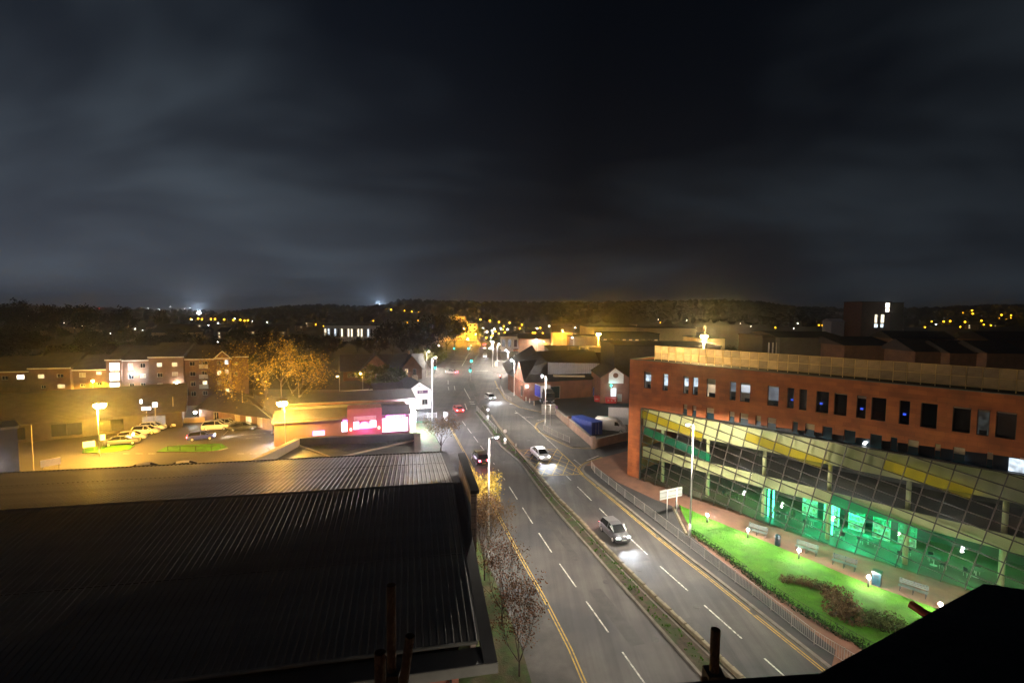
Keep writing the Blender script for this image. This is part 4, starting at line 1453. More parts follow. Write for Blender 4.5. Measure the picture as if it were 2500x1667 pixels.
A_, B_, C_, D_ = (xl - 3.6, yn, zi), (xr - .9, yn, zi), (xr - .9, yb - .4, zi), (xl + .6, yb - .4, zi)
V0 = (xm, ym - 2.5, zi + .75)
rf.tri(A_, B_, V0).tri(B_, C_, V0).tri(C_, D_, V0).tri(D_, A_, V0)
rf.build('roof', 'roof_sheet', ss)
for q in (C_, D_, ((A_[0] + B_[0]) / 2 - 2, yn, zi)):
    MB().tube((V0[0], V0[1], V0[2] + .03), (q[0], q[1], q[2] + .06), .16, .16, 6).build('roof_flashing', 'cream_wall', ss)
for k in range(22):
    f = (k + .5) / 22
    x = D_[0] + (C_[0] - D_[0]) * f
    d_ = 1 - abs(f - .5) * 2
    MB().tube((x, yb - .42, zi + .03), (x + (V0[0] - x) * d_ * .5, yb - .42 + (V0[1] - yb) * d_ * .55, zi + .05 + .45 * d_), .04, .04, 4).build('roof_rib', 'roof_sheet', ss)
for k in range(3):
    q = G(682 - k * 3, 1100 - k * 12)
    MB().box(xl - 5.6 + k * .8, xl - 5.1 + k * .8, yn + 4 + k * 2, yn + 5 + k * 2, 0, 1.0).build('plant_box', 'grey_metal', ss)

# ------------------------------------------------------------------ fast food restaurant
r0_ = G(670, 1092)
r1_ = G(1000, 1068)
rz_ = math.atan2(r1_.y - r0_.y, r1_.x - r0_.x)
rl = (r1_ - r0_).length
fr = thing('fast_food_restaurant', 'fast food restaurant with pink signs, bright windows and grey ribbed roofs', 'restaurant', (r0_.x, r0_.y, tz(90)), rz_)
pm('restaurant_wall', (.13, .07, .062), .8, .15, .6)
pm('portal_red', (.26, .10, .085), .6, .12, .8)
k = rl / 330.0                     # metres per pixel along the front
def rx(px):
    return (px - 670) * k
ZB = tz(90)
def rzz(py):                       # height above the base from the pixel row, on the front plane
    return max(0.05, aty(850, py, r0_.y + .5 * (r1_.y - r0_.y)).z - ZB)
wl_ = wall(fr, (0, 0), (rx(842), 0), 0, rzz(1018), 'restaurant_wall', [(rx(758), rx(787), rzz(1059), rzz(1047), 'shop_pink')], bars=0)
po = MB()
xa, xb = rx(842), rx(928)
wall(fr, (xa, -.5), (xb, -.5), 0, rzz(999), 'portal_red',
     [(rx(856) - xa, rx(871) - xa, rzz(1049), rzz(1029), 'shop_white'), (rx(897) - xa, rx(914) - xa, rzz(1047), rzz(1028), 'shop_white'), (rx(858) - xa, rx(913) - xa, rzz(1026), rzz(1017), 'blind')], bars=0)
MB().box(xa, xb, -.495, 3.0, rzz(999) - .05, rzz(999) + .06).build('portal_roof', 'portal_red', fr)
MB().quad((xa, 3, 0), (xa, -.5, 0), (xa, -.5, rzz(999)), (xa, 3, rzz(999))).quad((xb, -.5, 0), (xb, 3, 0), (xb, 3, rzz(999)), (xb, -.5, rzz(999))).build('portal_side', 'portal_red', fr)
cx, cz = rx(884), rzz(1047)
dm = MB()
pts = [(cx + 1.0 * math.cos(t_ * PI / 12), -.62, cz + 1.15 * math.sin(t_ * PI / 12)) for t_ in range(13)]
dm.add(pts, [tuple(range(13))])
dm.build('dome_sign', 'shop_pink', fr)
MB().box(rx(828), rx(842) - .02, -.35, .1, rzz(1052), rzz(1030)).build('side_sign', 'shop_white', fr)
MB().box(rx(831), rx(842) - .02, -.25, .1, rzz(1030), rzz(1021)).build('side_panel', 'shop_pink', fr)
for x in (850, 920):
    MB().lathe([(.05, rzz(1051)), (.2, rzz(1049)), (.22, rzz(1045)), (.06, rzz(1043))], rx(x), -.7, 10).build('red_lamp', 'red_lamp', fr)
wall(fr, (xb, 0), (rl, 0), 0, rzz(1016), 'restaurant_wall', [(rx(929) - xb, rx(996) - xb, rzz(1062), rzz(1027), 'shop_white')], bars=3, fw=.04)
sg = MB()
sg.lathe([(.02, -.06), (.45, -.06), (.45, .06), (.02, .06)], 0, 0, 16)
o = sg.build('round_logo', 'shop_pink', fr)
o.location = (rx(945), -.12, rzz(1023))
o.rotation_euler = (PI / 2, 0, 0)
xx = rx(951)
for wd_ in (.36, .42, .30, .40, .34, .38, .32):
    hgt = .42
    MB().box(xx, xx + wd_ * .8, -.16, -.02, rzz(1025), rzz(1025) + hgt).build('sign_letter', 'shop_pink', fr)
    xx += wd_ * .98
for x in (938, 947, 962, 977, 990):
    MB().box(rx(x), rx(x) + .5, .9, 1.3, .2, 1.15).build('counter', 'dark_metal', fr)
# lower lean-to roof, grey fascia band, upper roof
def sloped(parent, x0, x1, y0, z0, y1, z1, mat, name='roof', ribs=0, rib_mat='roof_sheet'):
    MB().quad((x0, y0, z0), (x1, y0, z0), (x1, y1, z1), (x0, y1, z1)).quad((x0, y0, z0 - .12), (x0, y0, z0), (x0, y1, z1), (x0, y1, z1 - .12)).quad(
        (x1, y0, z0), (x1, y0, z0 - .12), (x1, y1, z1 - .12), (x1, y1, z1)).quad((x0, y0, z0 - .12), (x1, y0, z0 - .12), (x1, y0, z0), (x0, y0, z0)).build(name, mat, parent)
    for i in range(ribs):
        x = x0 + (x1 - x0) * (i + .5) / ribs
        MB().tube((x, y0, z0 + .03), (x, y1, z1 + .03), .035, .035, 4).build('roof_seam', rib_mat, parent)
zf = rzz(1016)
sloped(fr, -.3, xa - .02, -.4, zf - .4, 3.2, zf + .9, 'roof_sheet', 'lower_roof', 14)
sloped(fr, xb + .02, rl + .3, -.4, zf - .1, 3.2, zf + .9, 'roof_sheet', 'lower_roof', 6)
MB().box(rx(700), rl - .3, 3.2, 3.6, zf + .45, zf + 1.35).build('fascia_band', 'fascia_grey', fr)
sloped(fr, rx(690), rl + 1.6, 4.0, zf + 1.75, 10.5, zf + 2.4, 'slate_grey' if 'slate_grey' in MATS else 'fascia_grey', 'upper_roof', 26, 'fascia_grey')
MB().box(rx(690), rl + 1.4, 4.3, 16, 0, zf + 1.6).build('hall', 'restaurant_wall', fr)
MB().quad((-.0, 16, 0), (0, 0, 0), (0, 0, zf), (0, 16, zf)).build('side_wall', 'restaurant_wall', fr)
MB().quad((rl, 0, 0), (rl, 4.3, 0), (rl, 4.3, zf), (rl, 0, zf)).build('side_wall', 'white_render', fr)
light('sign_light', 'POINT', (rx(962), -1.6, rzz(1023) - .3), 300, (1.0, .30, .95), fr, .4)
light('sign_light', 'POINT', (rx(884), -2.2, 2.2), 200, (1.0, .22, .8), fr, .4)
light('sign_light', 'POINT', (rx(772), -1.0, 2.0), 40, (1.0, .4, .9), fr, .3)
light('sign_light', 'POINT', (rx(670) - .9, 1.0, 2.0), 420, (.7, .72, 1.0), fr, .3)
p = G(1006, 1062)
fp = thing('floodlight_mast', 'white mast with a blue white floodlight at the restaurant corner', 'floodlight', p, rz_)
MB().tube((0, 0, 0), (0, 0, 3.5), .09, .09, 8).build('mast', 'white_render', fp)
MB().tube((.55, 0, 0), (.55, 0, 3.5), .09, .09, 8).build('mast', 'white_render', fp)
MB().box(-.1, .65, -.2, .12, 3.1, 4.1).build('floodlight', 'shop_flood', fp)
light('flood', 'POINT', (.3, -.7, 3.5), 3200, (.78, .84, 1.0), fp, .25)
light('flood', 'POINT', (.7, 1.6, 3.6), 5200, (.86, .88, 1.0), fp, .25)
# green curb apron with hoop railings
struct(slab('green_apron', gxy((1012, 1062), (1015, 1030), (1055, 1028), (1040, 1050), (1030, 1070)), .12, 'green_turf' if 'green_turf' in MATS else 'lawn'))
hr = thing('hoop_railing', 'curved white hoop railing in front of the pub', 'railing', G(1020, 1020), rz_)
for k in range(4):
    z = .35 + k * .26
    mb = MB()
    for i in range(8):
        a0_, a1_ = i / 8, (i + 1) / 8
        f_ = lambda a_: (a_ * 3.6, -1.2 * math.sin(a_ * 1.4), z - a_ * .1)
        mb.tube(f_(a0_), f_(a1_), .03, .03, 5, False)
    mb.build('rail', 'white_render', hr)
for a_ in (0, .5, 1):
    MB().tube((a_ * 3.6, -1.2 * math.sin(a_ * 1.4), 0), (a_ * 3.6, -1.2 * math.sin(a_ * 1.4), 1.2), .03, .03, 6).build('post', 'white_render', hr)

# ------------------------------------------------------------------ white gabled pub
D_p = G(1012, 1001).y
pl, prr = aty(995, 952, D_p), aty(1052, 952, D_p + 2.2)
pb_ang = math.atan2(prr.y - pl.y, prr.x - pl.x)
wp = (Vector((prr.x, prr.y)) - Vector((pl.x, pl.y))).length
ze = pl.z - 1.2
za = aty(1022, 932, D_p + 1).z - 1.2
pub = thing('white_gabled_pub', 'small white rendered pub with a dark slate gable roof beside the road', 'pub', (pl.x, pl.y, 1.2), pb_ang)
wall(pub, (0, 0), (wp, 0), 0, ze, 'white_render', [(wp * .62, wp * .86, .9, 2.1, 'dark_pane')])
MB().tri((0, 0, ze), (wp, 0, ze), (wp * .5, 0, za)).build('gable', 'white_render', pub)
wall(pub, (wp, 0), (wp, 11), 0, ze, 'white_render', [(2, 3.2, 1, 2.2, 'lit_window_warm'), (6, 7.2, 1, 2.2, 'dark_pane')])
wall(pub, (0, 11), (0, 0), 0, ze, 'white_render')
for (x0_, x1_, z0_, z1_) in ((-.3, wp * .5, ze - .2, za + .05), (wp * .5, wp + .3, za + .05, ze - .2)):
    MB().add([(x0_, -.3, z0_), (x1_, -.3, z1_), (x1_, 11, z1_), (x0_, 11, z0_), (x0_, -.3, z0_ - .14), (x1_, -.3, z1_ - .14), (x1_, 11, z1_ - .14), (x0_, 11, z0_ - .14)],
             [(0, 1, 2, 3), (4, 7, 6, 5), (0, 4, 5, 1), (2, 6, 7, 3), (0, 3, 7, 4)]).build('roof', 'slate', pub)
MB().box(wp * .5 - .35, wp * .5 + .35, 8.5, 9.4, za - .6, za + 1.0).build('chimney', 'brown_brick', pub)
MB().add([(wp * .5 - .3, -.03, za - .95), (wp * .5 + .3, -.03, za - .95), (wp * .5 + .22, -.03, za - .8), (wp * .5 - .22, -.03, za - .8)], [(0, 1, 2, 3)]).build('vent', 'grey_metal', pub)
pm('plum', (.10, .045, .12), .6, .1, 2)
sb = MB().box(wp * .42, wp * .86, -.12, -.02, ze - .95, ze - .25).build('sign_board', 'plum', pub)
for j, ws in enumerate(((.30, .34, .26), (.26, .28, .30))):
    xq = wp * .42 + .25 + .1 * j
    for w2 in ws:
        MB().box(xq, xq + w2 * .85, -.135, -.121, ze - .50 - j * .25, ze - .40 - j * .25).build('lettering', 'white_render', sb)
        xq += w2 * 1.1
# lower wing with slate roof to its left
MB().box(-6.5, -.02, 2.2, 9, 0, ze - .8).build('wing', 'white_render', pub)
MB().add([(-6.8, 1.8, ze - .9), (-.01, 1.8, ze - .9), (-.01, 5.6, za - .6), (-6.8, 5.6, za - .6), (-6.8, 9.4, ze - .9), (-.01, 9.4, ze - .9)], [(0, 1, 2, 3), (3, 2, 5, 4)]).build('roof', 'slate', pub)
MB().box(-5.2, -3.7, 1.2, 2.2, .0, ze - .3).build('board_panel', 'brown_brick', pub)
light('wall_lamp', 'POINT', (-1.2, .6, 2.2), 160, WHITE, pub, .15)
tv = make_tree(71, 2.6, 2, 0, .1, .1, 'leaf_dark', .3, .03)
for i, f in enumerate((.55, .75)):
    plant_tree(tv, G(1026 + i * 12, 1004), i, 1, 'thin bare shrub against the white pub wall', 'bare shrubs by the pub', 'bare_shrub')

# ------------------------------------------------------------------ brick school with two gables
D_s = 148.0
s0_, s1_ = aty(838, 930, D_s), aty(1040, 930, D_s + 8)
sa = math.atan2(s1_.y - s0_.y, s1_.x - s0_.x)
sl = (Vector((s1_.x, s1_.y)) - Vector((s0_.x, s0_.y))).length
sc = thing('brick_school', 'red brick school with two tall gables and a long slate roof', 'school', (s0_.x, s0_.y, 1.2), sa)
kx = sl / (1040 - 838)
def sx(px):
    return (px - 838) * kx
def sz(py):
    return aty(930, py, D_s + 3).z - 1.2
ev = sz(899)
wall(sc, (0, 0), (sx(880), 0), 0, ev - .7, 'brown_brick', [(1.2 + i * 1.15, 2.1 + i * 1.15, 1.0, 2.3, 'lit_window_warm' if i == 2 else 'dark_pane') for i in range(3)])
def gable(x0_, x1_, y_, apx, wins):
    wall(sc, (x0_, y_), (x1_, y_), 0, ev, 'brown_brick', wins, bars=2)
    MB().tri((x0_, y_, ev), (x1_, y_, ev), ((x0_ + x1_) / 2, y_, apx)).build('gable', 'brown_brick', sc)
    xm_ = (x0_ + x1_) / 2
    for a, b, za_, zb_ in ((x0_ - .25, xm_, ev - .2, apx + .12), (xm_, x1_ + .25, apx + .12, ev - .2)):
        MB().add([(a, y_ - .2, za_), (b, y_ - .2, zb_), (b, y_ + 9, zb_), (a, y_ + 9, za_), (a, y_ - .2, za_ - .16), (b, y_ - .2, zb_ - .16)], [(0, 1, 2, 3), (0, 4, 5, 1)]).build('roof', 'slate', sc)
gable(sx(880), sx(950), -2.0, sz(866), [(1.0, 2.7, .6, 2.6, 'dark_pane'), (3.6, 4.8, 1.8, 4.2, 'dark_pane'), (6.0, 7.6, 2.2, 3.0, 'lit_window_warm')])
gable(sx(978), sx(1028), -1.2, sz(870), [(.9, 1.9, .8, 3.3, 'lit_window_warm'), (3.4, 4.4, .8, 3.3, 'dark_pane')])
wall(sc, (sx(950), 0), (sx(978), 0), 0, ev - .6, 'brown_brick', [(.7, 1.6, 2.0, 2.7, 'lit_window'), (1.9, 2.7, 2.0, 2.7, 'lit_window_warm')])
MB().add([(-1, -.4, ev - .8), (sx(1040), -.4, ev - .8), (sx(1040), 6, sz(869)), (-1, 6, sz(869)), (-1, 12, ev - .8), (sx(1040), 12, ev - .8)], [(0, 1, 2, 3), (3, 2, 5, 4)]).build('main_roof', 'slate', sc)
wall(sc, (sx(1028), -1.2), (sx(1040), 10), 0, ev, 'brown_brick')
MB().box(sx(978), sx(1015), -4.2, -1.3, 0, 1.4).build('porch', 'cream_wall', sc)
MB().box(sx(1000), sx(1000) + .6, 5.4, 6.2, sz(872), sz(862)).build('chimney', 'brown_brick', sc)
# ------------------------------------------------------------------ brick apartment block at the left
aL, aR = Vector((-107.0, 99.5)), Vector((-59.5, 112.0))
at_ = (aR - aL).normalized()
aang = math.atan2(at_.y, at_.x)
def ap(px, py):                     # pixel -> (distance along the front, height above its base)
    d = ray(px, py)
    n_ = Vector((-at_.y, at_.x))
    t = (aL @ n_ if False else aL.dot(n_)) / (d.x * n_.x + d.y * n_.y)
    return ((Vector((d.x * t, d.y * t)) - aL).dot(at_), HC + d.z * t - 1.2)
apb = thing('apartment_block', 'long brick apartment block with a lit stair tower and pale eaves', 'apartments', (aL.x, aL.y, 1.2), aang)
z6 = lambda x, y: (x * .12755, 800 + y * .12755)
z7 = lambda x, y: (300 + x * .14456, 820 + y * .14456)
def win(f, x0, y0, x1, y1, m_):
    a, b = ap(*f(x0, y1)), ap(*f(x1, y0))
    return (a[0], b[0], min(a[1], b[1]), max(a[1], b[1]), m_)
D, L_, W_, Cc = 'dark_pane', 'lit_window', 'lit_window_warm', 'lit_window_cool'
sects = [
    ((-40, 77), 909, 0.0, [win(z6, 30, 920, 150, 1000, D), win(z6, 315, 900, 460, 990, 'lit_stair')]),
    ((77, 177), 899, -.9, [win(z6, 780, 880, 900, 960, W_), win(z6, 1140, 870, 1260, 945, D), win(z6, 1150, 1070, 1290, 1145, W_), win(z6, 840, 1090, 930, 1150, D)]),
    ((177, 263), 904, 0.0, [win(z6, 1515, 860, 1640, 950, 'blind'), win(z6, 1840, 838, 1940, 900, L_), win(z6, 1540, 1070, 1630, 1135, D), win(z6, 1850, 1045, 1950, 1110, D)]),
    ((263, 299), 879, -.8, [win(z6, 2130, 660, 2322, 818, 'lit_stair'), win(z6, 2132, 842, 2322, 1008, 'lit_stair'), win(z6, 2134, 1036, 2322, 1130, 'lit_stair')]),
    ((299, 367), 881, 0.0, [win(z7, 85, 460, 170, 580, W_), win(z7, 290, 460, 375, 540, D), win(z7, 95, 640, 180, 730, D), win(z7, 290, 635, 385, 710, 'blind'), win(z7, 110, 800, 190, 850, D), win(z7, 300, 790, 380, 850, D)]),
    ((367, 451), 872, -.9, [win(z7, 600, 445, 690, 515, L_), win(z7, 855, 440, 945, 510, W_), win(z7, 610, 615, 700, 690, D), win(z7, 860, 600, 955, 670, 'blind'), win(z7, 615, 785, 705, 855, 'blind'), win(z7, 870, 770, 960, 840, W_), win(z7, 910, 940, 970, 1010, D)]),
    ((451, 526), 878, 0.0, [win(z7, 1125, 430, 1215, 505, D), win(z7, 1130, 600, 1225, 680, D), win(z7, 1145, 765, 1225, 850, D), win(z7, 1150, 935, 1235, 1020, D),
                            win(z7, 1335, 425, 1425, 500, D), win(z7, 1335, 590, 1420, 690, D), win(z7, 1345, 755, 1425, 830, L_), win(z7, 1350, 930, 1430, 1000, D)]),
    ((526, 568), 875, -.9, [win(z7, 1610, 415, 1675, 480, D), win(z7, 1735, 395, 1800, 475, Cc), win(z7, 1615, 575, 1680, 655, L_), win(z7, 1740, 560, 1805, 640, W_),
                            win(z7, 1620, 740, 1685, 820, 'blind'), win(z7, 1745, 720, 1810, 800, D), win(z7, 1625, 895, 1690, 975, D), win(z7, 1755, 875, 1815, 960, L_)]),
    ((568, 606), 872, 0.0, [win(z7, 1890, 440, 1940, 500, D), win(z7, 1890, 610, 1940, 680, D)]),
]
for (x0, x1), ytop, yo, ws in sects:
    a, b = ap(x0, ytop), ap(x1, ytop)
    zt = (a[1] + b[1]) / 2
    sh = lambda o_: (o_[0] - a[0], o_[1] - a[0], max(.2, o_[2]), min(zt - .15, o_[3]), o_[4])
    ws2 = [sh(o_) for o_ in ws]
    ws2 = [o_ for o_ in ws2 if o_[0] > .05 and o_[1] < b[0] - a[0] - .05 and o_[3] > o_[2] + .2]
    wall(apb, (a[0], yo), (b[0], yo), 0, zt, 'brown_brick', ws2)
    MB().box(a[0] - .1, b[0] + .1, yo - .35, yo + .1, zt, zt + .22).build('eaves', 'white_render', apb)
    if yo < 0:
        MB().quad((a[0], .3, 0), (a[0], yo, 0), (a[0], yo, zt), (a[0], .3, zt)).quad((b[0], yo, 0), (b[0], .3, 0), (b[0], .3, zt), (b[0], yo, zt)).build('return_wall', 'brown_brick', apb)
    if x0 != 526:
        MB().add([(a[0], yo - .3, zt + .2), (b[0], yo - .3, zt + .2), (b[0], 5.5, zt + 2.9), (a[0], 5.5, zt + 2.9), (b[0], 11, zt + .2), (a[0], 11, zt + .2)],
                 [(0, 1, 2, 3), (3, 2, 4, 5), (0, 3, 5), (1, 4, 2)]).build('roof', 'slate_brown', apb)
    else:
        zx = ap(546, 857)[1]
        xm_ = (a[0] + b[0]) / 2
        MB().tri((a[0], yo, zt), (b[0], yo, zt), (xm_, yo, zx)).build('gable', 'brown_brick', apb)
        for u0, u1, w0, w1 in ((a[0] - .2, xm_, zt, zx + .15), (xm_, b[0] + .2, zx + .15, zt)):
            MB().add([(u0, yo - .3, w0), (u1, yo - .3, w1), (u1, 8, w1), (u0, 8, w0), (u0, yo - .3, w0 - .2), (u1, yo - .3, w1 - .2)], [(0, 1, 2, 3)]).build('roof', 'slate_brown', apb)
            MB().add([(u0, yo - .32, w0 + .02), (u1, yo - .32, w1 + .02), (u1, yo - .32, w1 - .24), (u0, yo - .32, w0 - .24)], [(0, 1, 2, 3)]).build('bargeboard', 'white_render', apb)
for (x, yt, yb_) in ((1335, 500, 545), (1335, 680, 715), (1340, 835, 880)):     # balconies
    a, b = ap(*z7(x - 20, yb_)), ap(*z7(x + 130, yt))
    MB().box(a[0], b[0], -1.1, 0, a[1] - .1, a[1]).build('balcony', 'dark_metal', apb)
    MB().box(a[0], b[0], -1.1, -1.04, a[1], a[1] + .95).build('balustrade', 'galvanised', apb)
q = ap(328, 911)
MB().lathe([(.05, q[1] - .2), (.22, q[1]), (.05, q[1] + .2)], q[0], -1.1, 10).build('wall_lamp', 'led_lens', apb)
light('wall_light', 'POINT', (q[0], -1.9, q[1]), 90, COOL, apb, .15)
q = ap(437, 934)
MB().lathe([(.05, q[1] - .25), (.3, q[1]), (.05, q[1] + .25)], q[0], -1.3, 10).build('wall_lamp', 'globe_white', apb)
light('wall_light', 'POINT', (q[0], -2.2, q[1]), 90, (1.0, .75, .45), apb, .15)
yl = thing('street_lamp', 'sodium street lamp whose glow turns the apartment wall yellow', 'street lamp', (aL.x + at_.x * ap(243, 930)[0] + .6, aL.y + at_.y * ap(243, 930)[0] - 2.4, 1.2), rad(100), SG)
MB().tube((0, 0, 0), (0, 0, 6.2), .07, .05, 8).build('column', 'galvanised', yl)
MB().lathe([(.05, 6.2), (.2, 6.25), (.22, 6.4), (.05, 6.5)], 0, 0, 10).build('lens', 'sodium_lens', yl)
light('lamp_light', 'SPOT', (0, 0, 6.15), 6500, (1.0, .60, .01), yl, .12, rad(164), (0, 0, -1), .1)

# ------------------------------------------------------------------ retail unit with the broad tiled roof
e_ = Vector((-.851, -.525))
n_ = Vector((.525, -.851))
R0 = Vector((-65.2, 97.0))
ra = math.atan2(-e_.y, -e_.x)                     # local x runs towards the right hand end
ru = thing('tiled_retail_unit', 'broad brown tiled roof of a shop at the left edge of the car park', 'shop', (R0.x, R0.y, 1.2), ra)
zr, zv, hw, Lr = 6.9, 3.0, 9.5, 46.0
MB().add([(-Lr, -hw - .5, zv - .1), (.6, -hw - .5, zv - .1), (.6, 0, zr), (-Lr, 0, zr), (.6, hw + .5, zv - .1), (-Lr, hw + .5, zv - .1)], [(0, 1, 2, 3), (3, 2, 4, 5)]).build('roof', 'slate_brown', ru)
for k in range(24):                               # tile courses stand proud
    f = k / 24
    MB().box(-Lr, .62, -hw - .5 + f * (hw + .5), -hw - .5 + f * (hw + .5) + .05, zv - .1 + f * (zr - zv + .1), zv - .1 + f * (zr - zv + .1) + .07).build('tile_course', 'slate_brown', ru)
wall(ru, (-Lr, -hw), (0, -hw), 0, zv, 'slate_brown', [(Lr - 6, Lr - 2.5, .4, 2.5, 'office_dim'), (Lr - 12, Lr - 8.5, .4, 2.5, 'dark_pane'), (Lr - 18, Lr - 14, .4, 2.5, 'dark_pane'), (Lr - 25, Lr - 21, .4, 2.5, 'dark_pane')], frame='frame_dark')
wall(ru, (0, -hw), (0, hw), 0, zv, 'brown_brick')
MB().tri((0, -hw, zv), (0, hw, zv), (0, 0, zr - .1)).build('gable', 'cream_wall', ru)
MB().add([(.7, -hw - .5, zv - .15), (.7, 0, zr), (.7, 0, zr - .4), (.7, -hw - .5, zv - .5)], [(0, 1, 2, 3)]).build('bargeboard', 'white_render', ru)
def shop_sign(px, py, d_, w2, h2, label, mat_='sign_white'):
    p_ = aty(px, py, d_)
    t = thing('shop_sign', label, 'sign', (p_.x, p_.y, p_.z), rad(28))
    MB().box(-w2 / 2, w2 / 2, -.08, .08, -h2 / 2, h2 / 2).build('panel', mat_, t)
    MB().box(-.06, .06, .081, .18, -p_.z + 1.2, h2 / 2).build('post', 'grey_metal', t)
    return t
shop_sign(357, 997, 86, 1.3, .5, 'lit white shop sign above the row of white cars')
shop_sign(378, 988, 86, .7, .8, 'lit square sign right of the long white shop sign')
shop_sign(344, 980, 88, .35, .7, 'small lit sign at the top of the shop roof edge')
p = aty(42, 1045, 60)
lb = thing('rendered_shop', 'pale rendered shop corner with glowing lettering at the left frame edge', 'shop', (p.x, p.y, 1.0), rad(49))
MB().box(-14, 0, 0, 5, 0, p.z - 1.0).build('wall', 'slate', lb)
MB().box(-14.2, .15, -.15, 5, p.z - 1.0, p.z - .7).build('coping', 'fascia_grey', lb)
for k, (za_, zb_) in enumerate(((1.6, 3.6), (.4, 1.1))):
    for j in range(3):
        MB().lathe([(.1, za_), (.42, za_ + .2), (.45, (za_ + zb_) / 2), (.42, zb_ - .2), (.1, zb_)], -2.5 - j * 1.05, -.1, 10).build('sign_letter', 'sign_white', lb)
light('sign_glow', 'POINT', (-2.5, -1.6, 2.4), 110, (.85, .85, 1.0), lb, .3)
# car park furniture
def board_sign(px, py, w2, h2, h, rz2, label, mat_='white_render'):
    t = thing('notice_board', label, 'sign', G(px, py), rz2)
    MB().box(-w2 / 2, w2 / 2, -.03, .03, h - h2, h).build('board', mat_, t)
    for sx_ in (-.8, .8):
        MB().tube((sx_ * w2 / 2, .06, 0), (sx_ * w2 / 2, .06, h), .035, .035, 6).build('post', 'grey_metal', t)
    return t
board_sign(125, 1150, 2.0, .95, 1.7, rad(55), 'pale slanting notice board near the left rendered shop')
board_sign(218, 1104, 1.4, .9, 1.7, rad(40), 'pale notice board on the grassy car park corner')
board_sign(252, 1098, .6, .9, 2.4, rad(40), 'small upright notice board beside the parked dark saloon')
for (x, y, h, lab) in ((82, 1150, 6.2, 'slim pale pole near the left rendered shop'), (424, 1040, 5.4, 'slim pale pole at the end of the white cars'), (593, 1032, 6.2, 'slim pale pole behind the black saloon')):
    t = thing('slim_pole', lab, 'pole', G(x, y), 0, 'slim car park poles')
    MB().tube((0, 0, 0), (0, 0, h), .07, .05, 8).build('pole', 'cream_wall', t)
    MB().lathe([(.02, h), (.08, h + .02), (.08, h + .1), (.02, h + .14)], 0, 0, 8).build('cap', 'grey_metal', t)
ir = thing('island_railing', 'low dark rail around the yellow lit grass island in the car park', 'railing', (0, 0, 0))
pts = gxy((410, 1102), (440, 1102), (478, 1102), (516, 1102), (538, 1096))
for a_ in pts:
    MB().tube((*a_, tz(a_[1]) + .13), (*a_, tz(a_[1]) + .85), .04, .04, 6).build('post', 'dark_metal', ir)
for a_, b_ in zip(pts, pts[1:]):
    MB().tube((*a_, tz(a_[1]) + .8), (*b_, tz(b_[1]) + .8), .03, .03, 6).build('rail', 'dark_metal', ir)
for (x, y, lab) in ((440, 1036, 'round white bollard lamp on the green patch behind the white cars'), (477, 1026, 'round white bollard lamp by the pale boundary wall')):
    t = thing('bollard_lamp', lab, 'lamp', G(x, y), 0, 'globe lamps behind the car park')
    MB().tube((0, 0, 0), (0, 0, 1.3), .08, .08, 8).build('post', 'dark_metal', t)
    MB().lathe([(.05, 1.3), (.2, 1.4), (.24, 1.55), (.18, 1.72), (.04, 1.8)], 0, 0, 10).build('globe', 'globe_white', t, True)
    light('lamp_light', 'POINT', (0, -.4, 1.6), 90, (.85, 1.0, .95), t, .2)
# long low cottages and boundary walls behind the car park
ct = thing('low_cottage', 'low tile roofed cottage row behind the white estate car', 'cottage', (*G(520, 1030)[:2], 1.2), rad(-24))
wall(ct, (-4, 0), (16, 0), 0, 2.4, 'brown_brick', [(-4 + 4 + 4.2, 5.6 + .0, .4, 2.0, 'dark_pane'), (10, 11.6, .4, 2.0, 'blind'), (13, 14.6, .4, 2.0, 'lit_window_warm'), (16, 17.4, .3, 2.1, 'blind')])
MB().add([(-4.5, -.5, 2.3), (16.5, -.5, 2.3), (16.5, 4, 5.2), (-4.5, 4, 5.2), (16.5, 8.5, 2.3), (-4.5, 8.5, 2.3)], [(0, 1, 2, 3), (3, 2, 4, 5), (0, 3, 5), (1, 4, 2)]).build('roof', 'slate_brown', ct)
bw_ = thing('boundary_wall', 'pale boundary wall between the car park and the apartments', 'wall', (0, 0, 0))
a_, b_ = G(405, 1034), G(500, 1030)
t_ = (b_ - a_).normalized()
nn = Vector((-t_.y, t_.x, 0)) * .12
MB().prism([tuple((a_ - nn)[:2]), tuple((b_ - nn)[:2]), tuple((b_ + nn)[:2]), tuple((a_ + nn)[:2])], 1.1, 2.2).build('wall', 'cream_wall', bw_)
a_, b_ = G(828, 964), G(905, 958)
w2 = thing('lit_garden_wall', 'long low white lit wall in front of the school bushes', 'wall', (0, 0, 0))
MB().prism([tuple(a_[:2]), tuple(b_[:2]), (b_.x, b_.y + .3), (a_.x, a_.y + .3)], 1.1, 2.1).build('wall', 'white_render', w2)

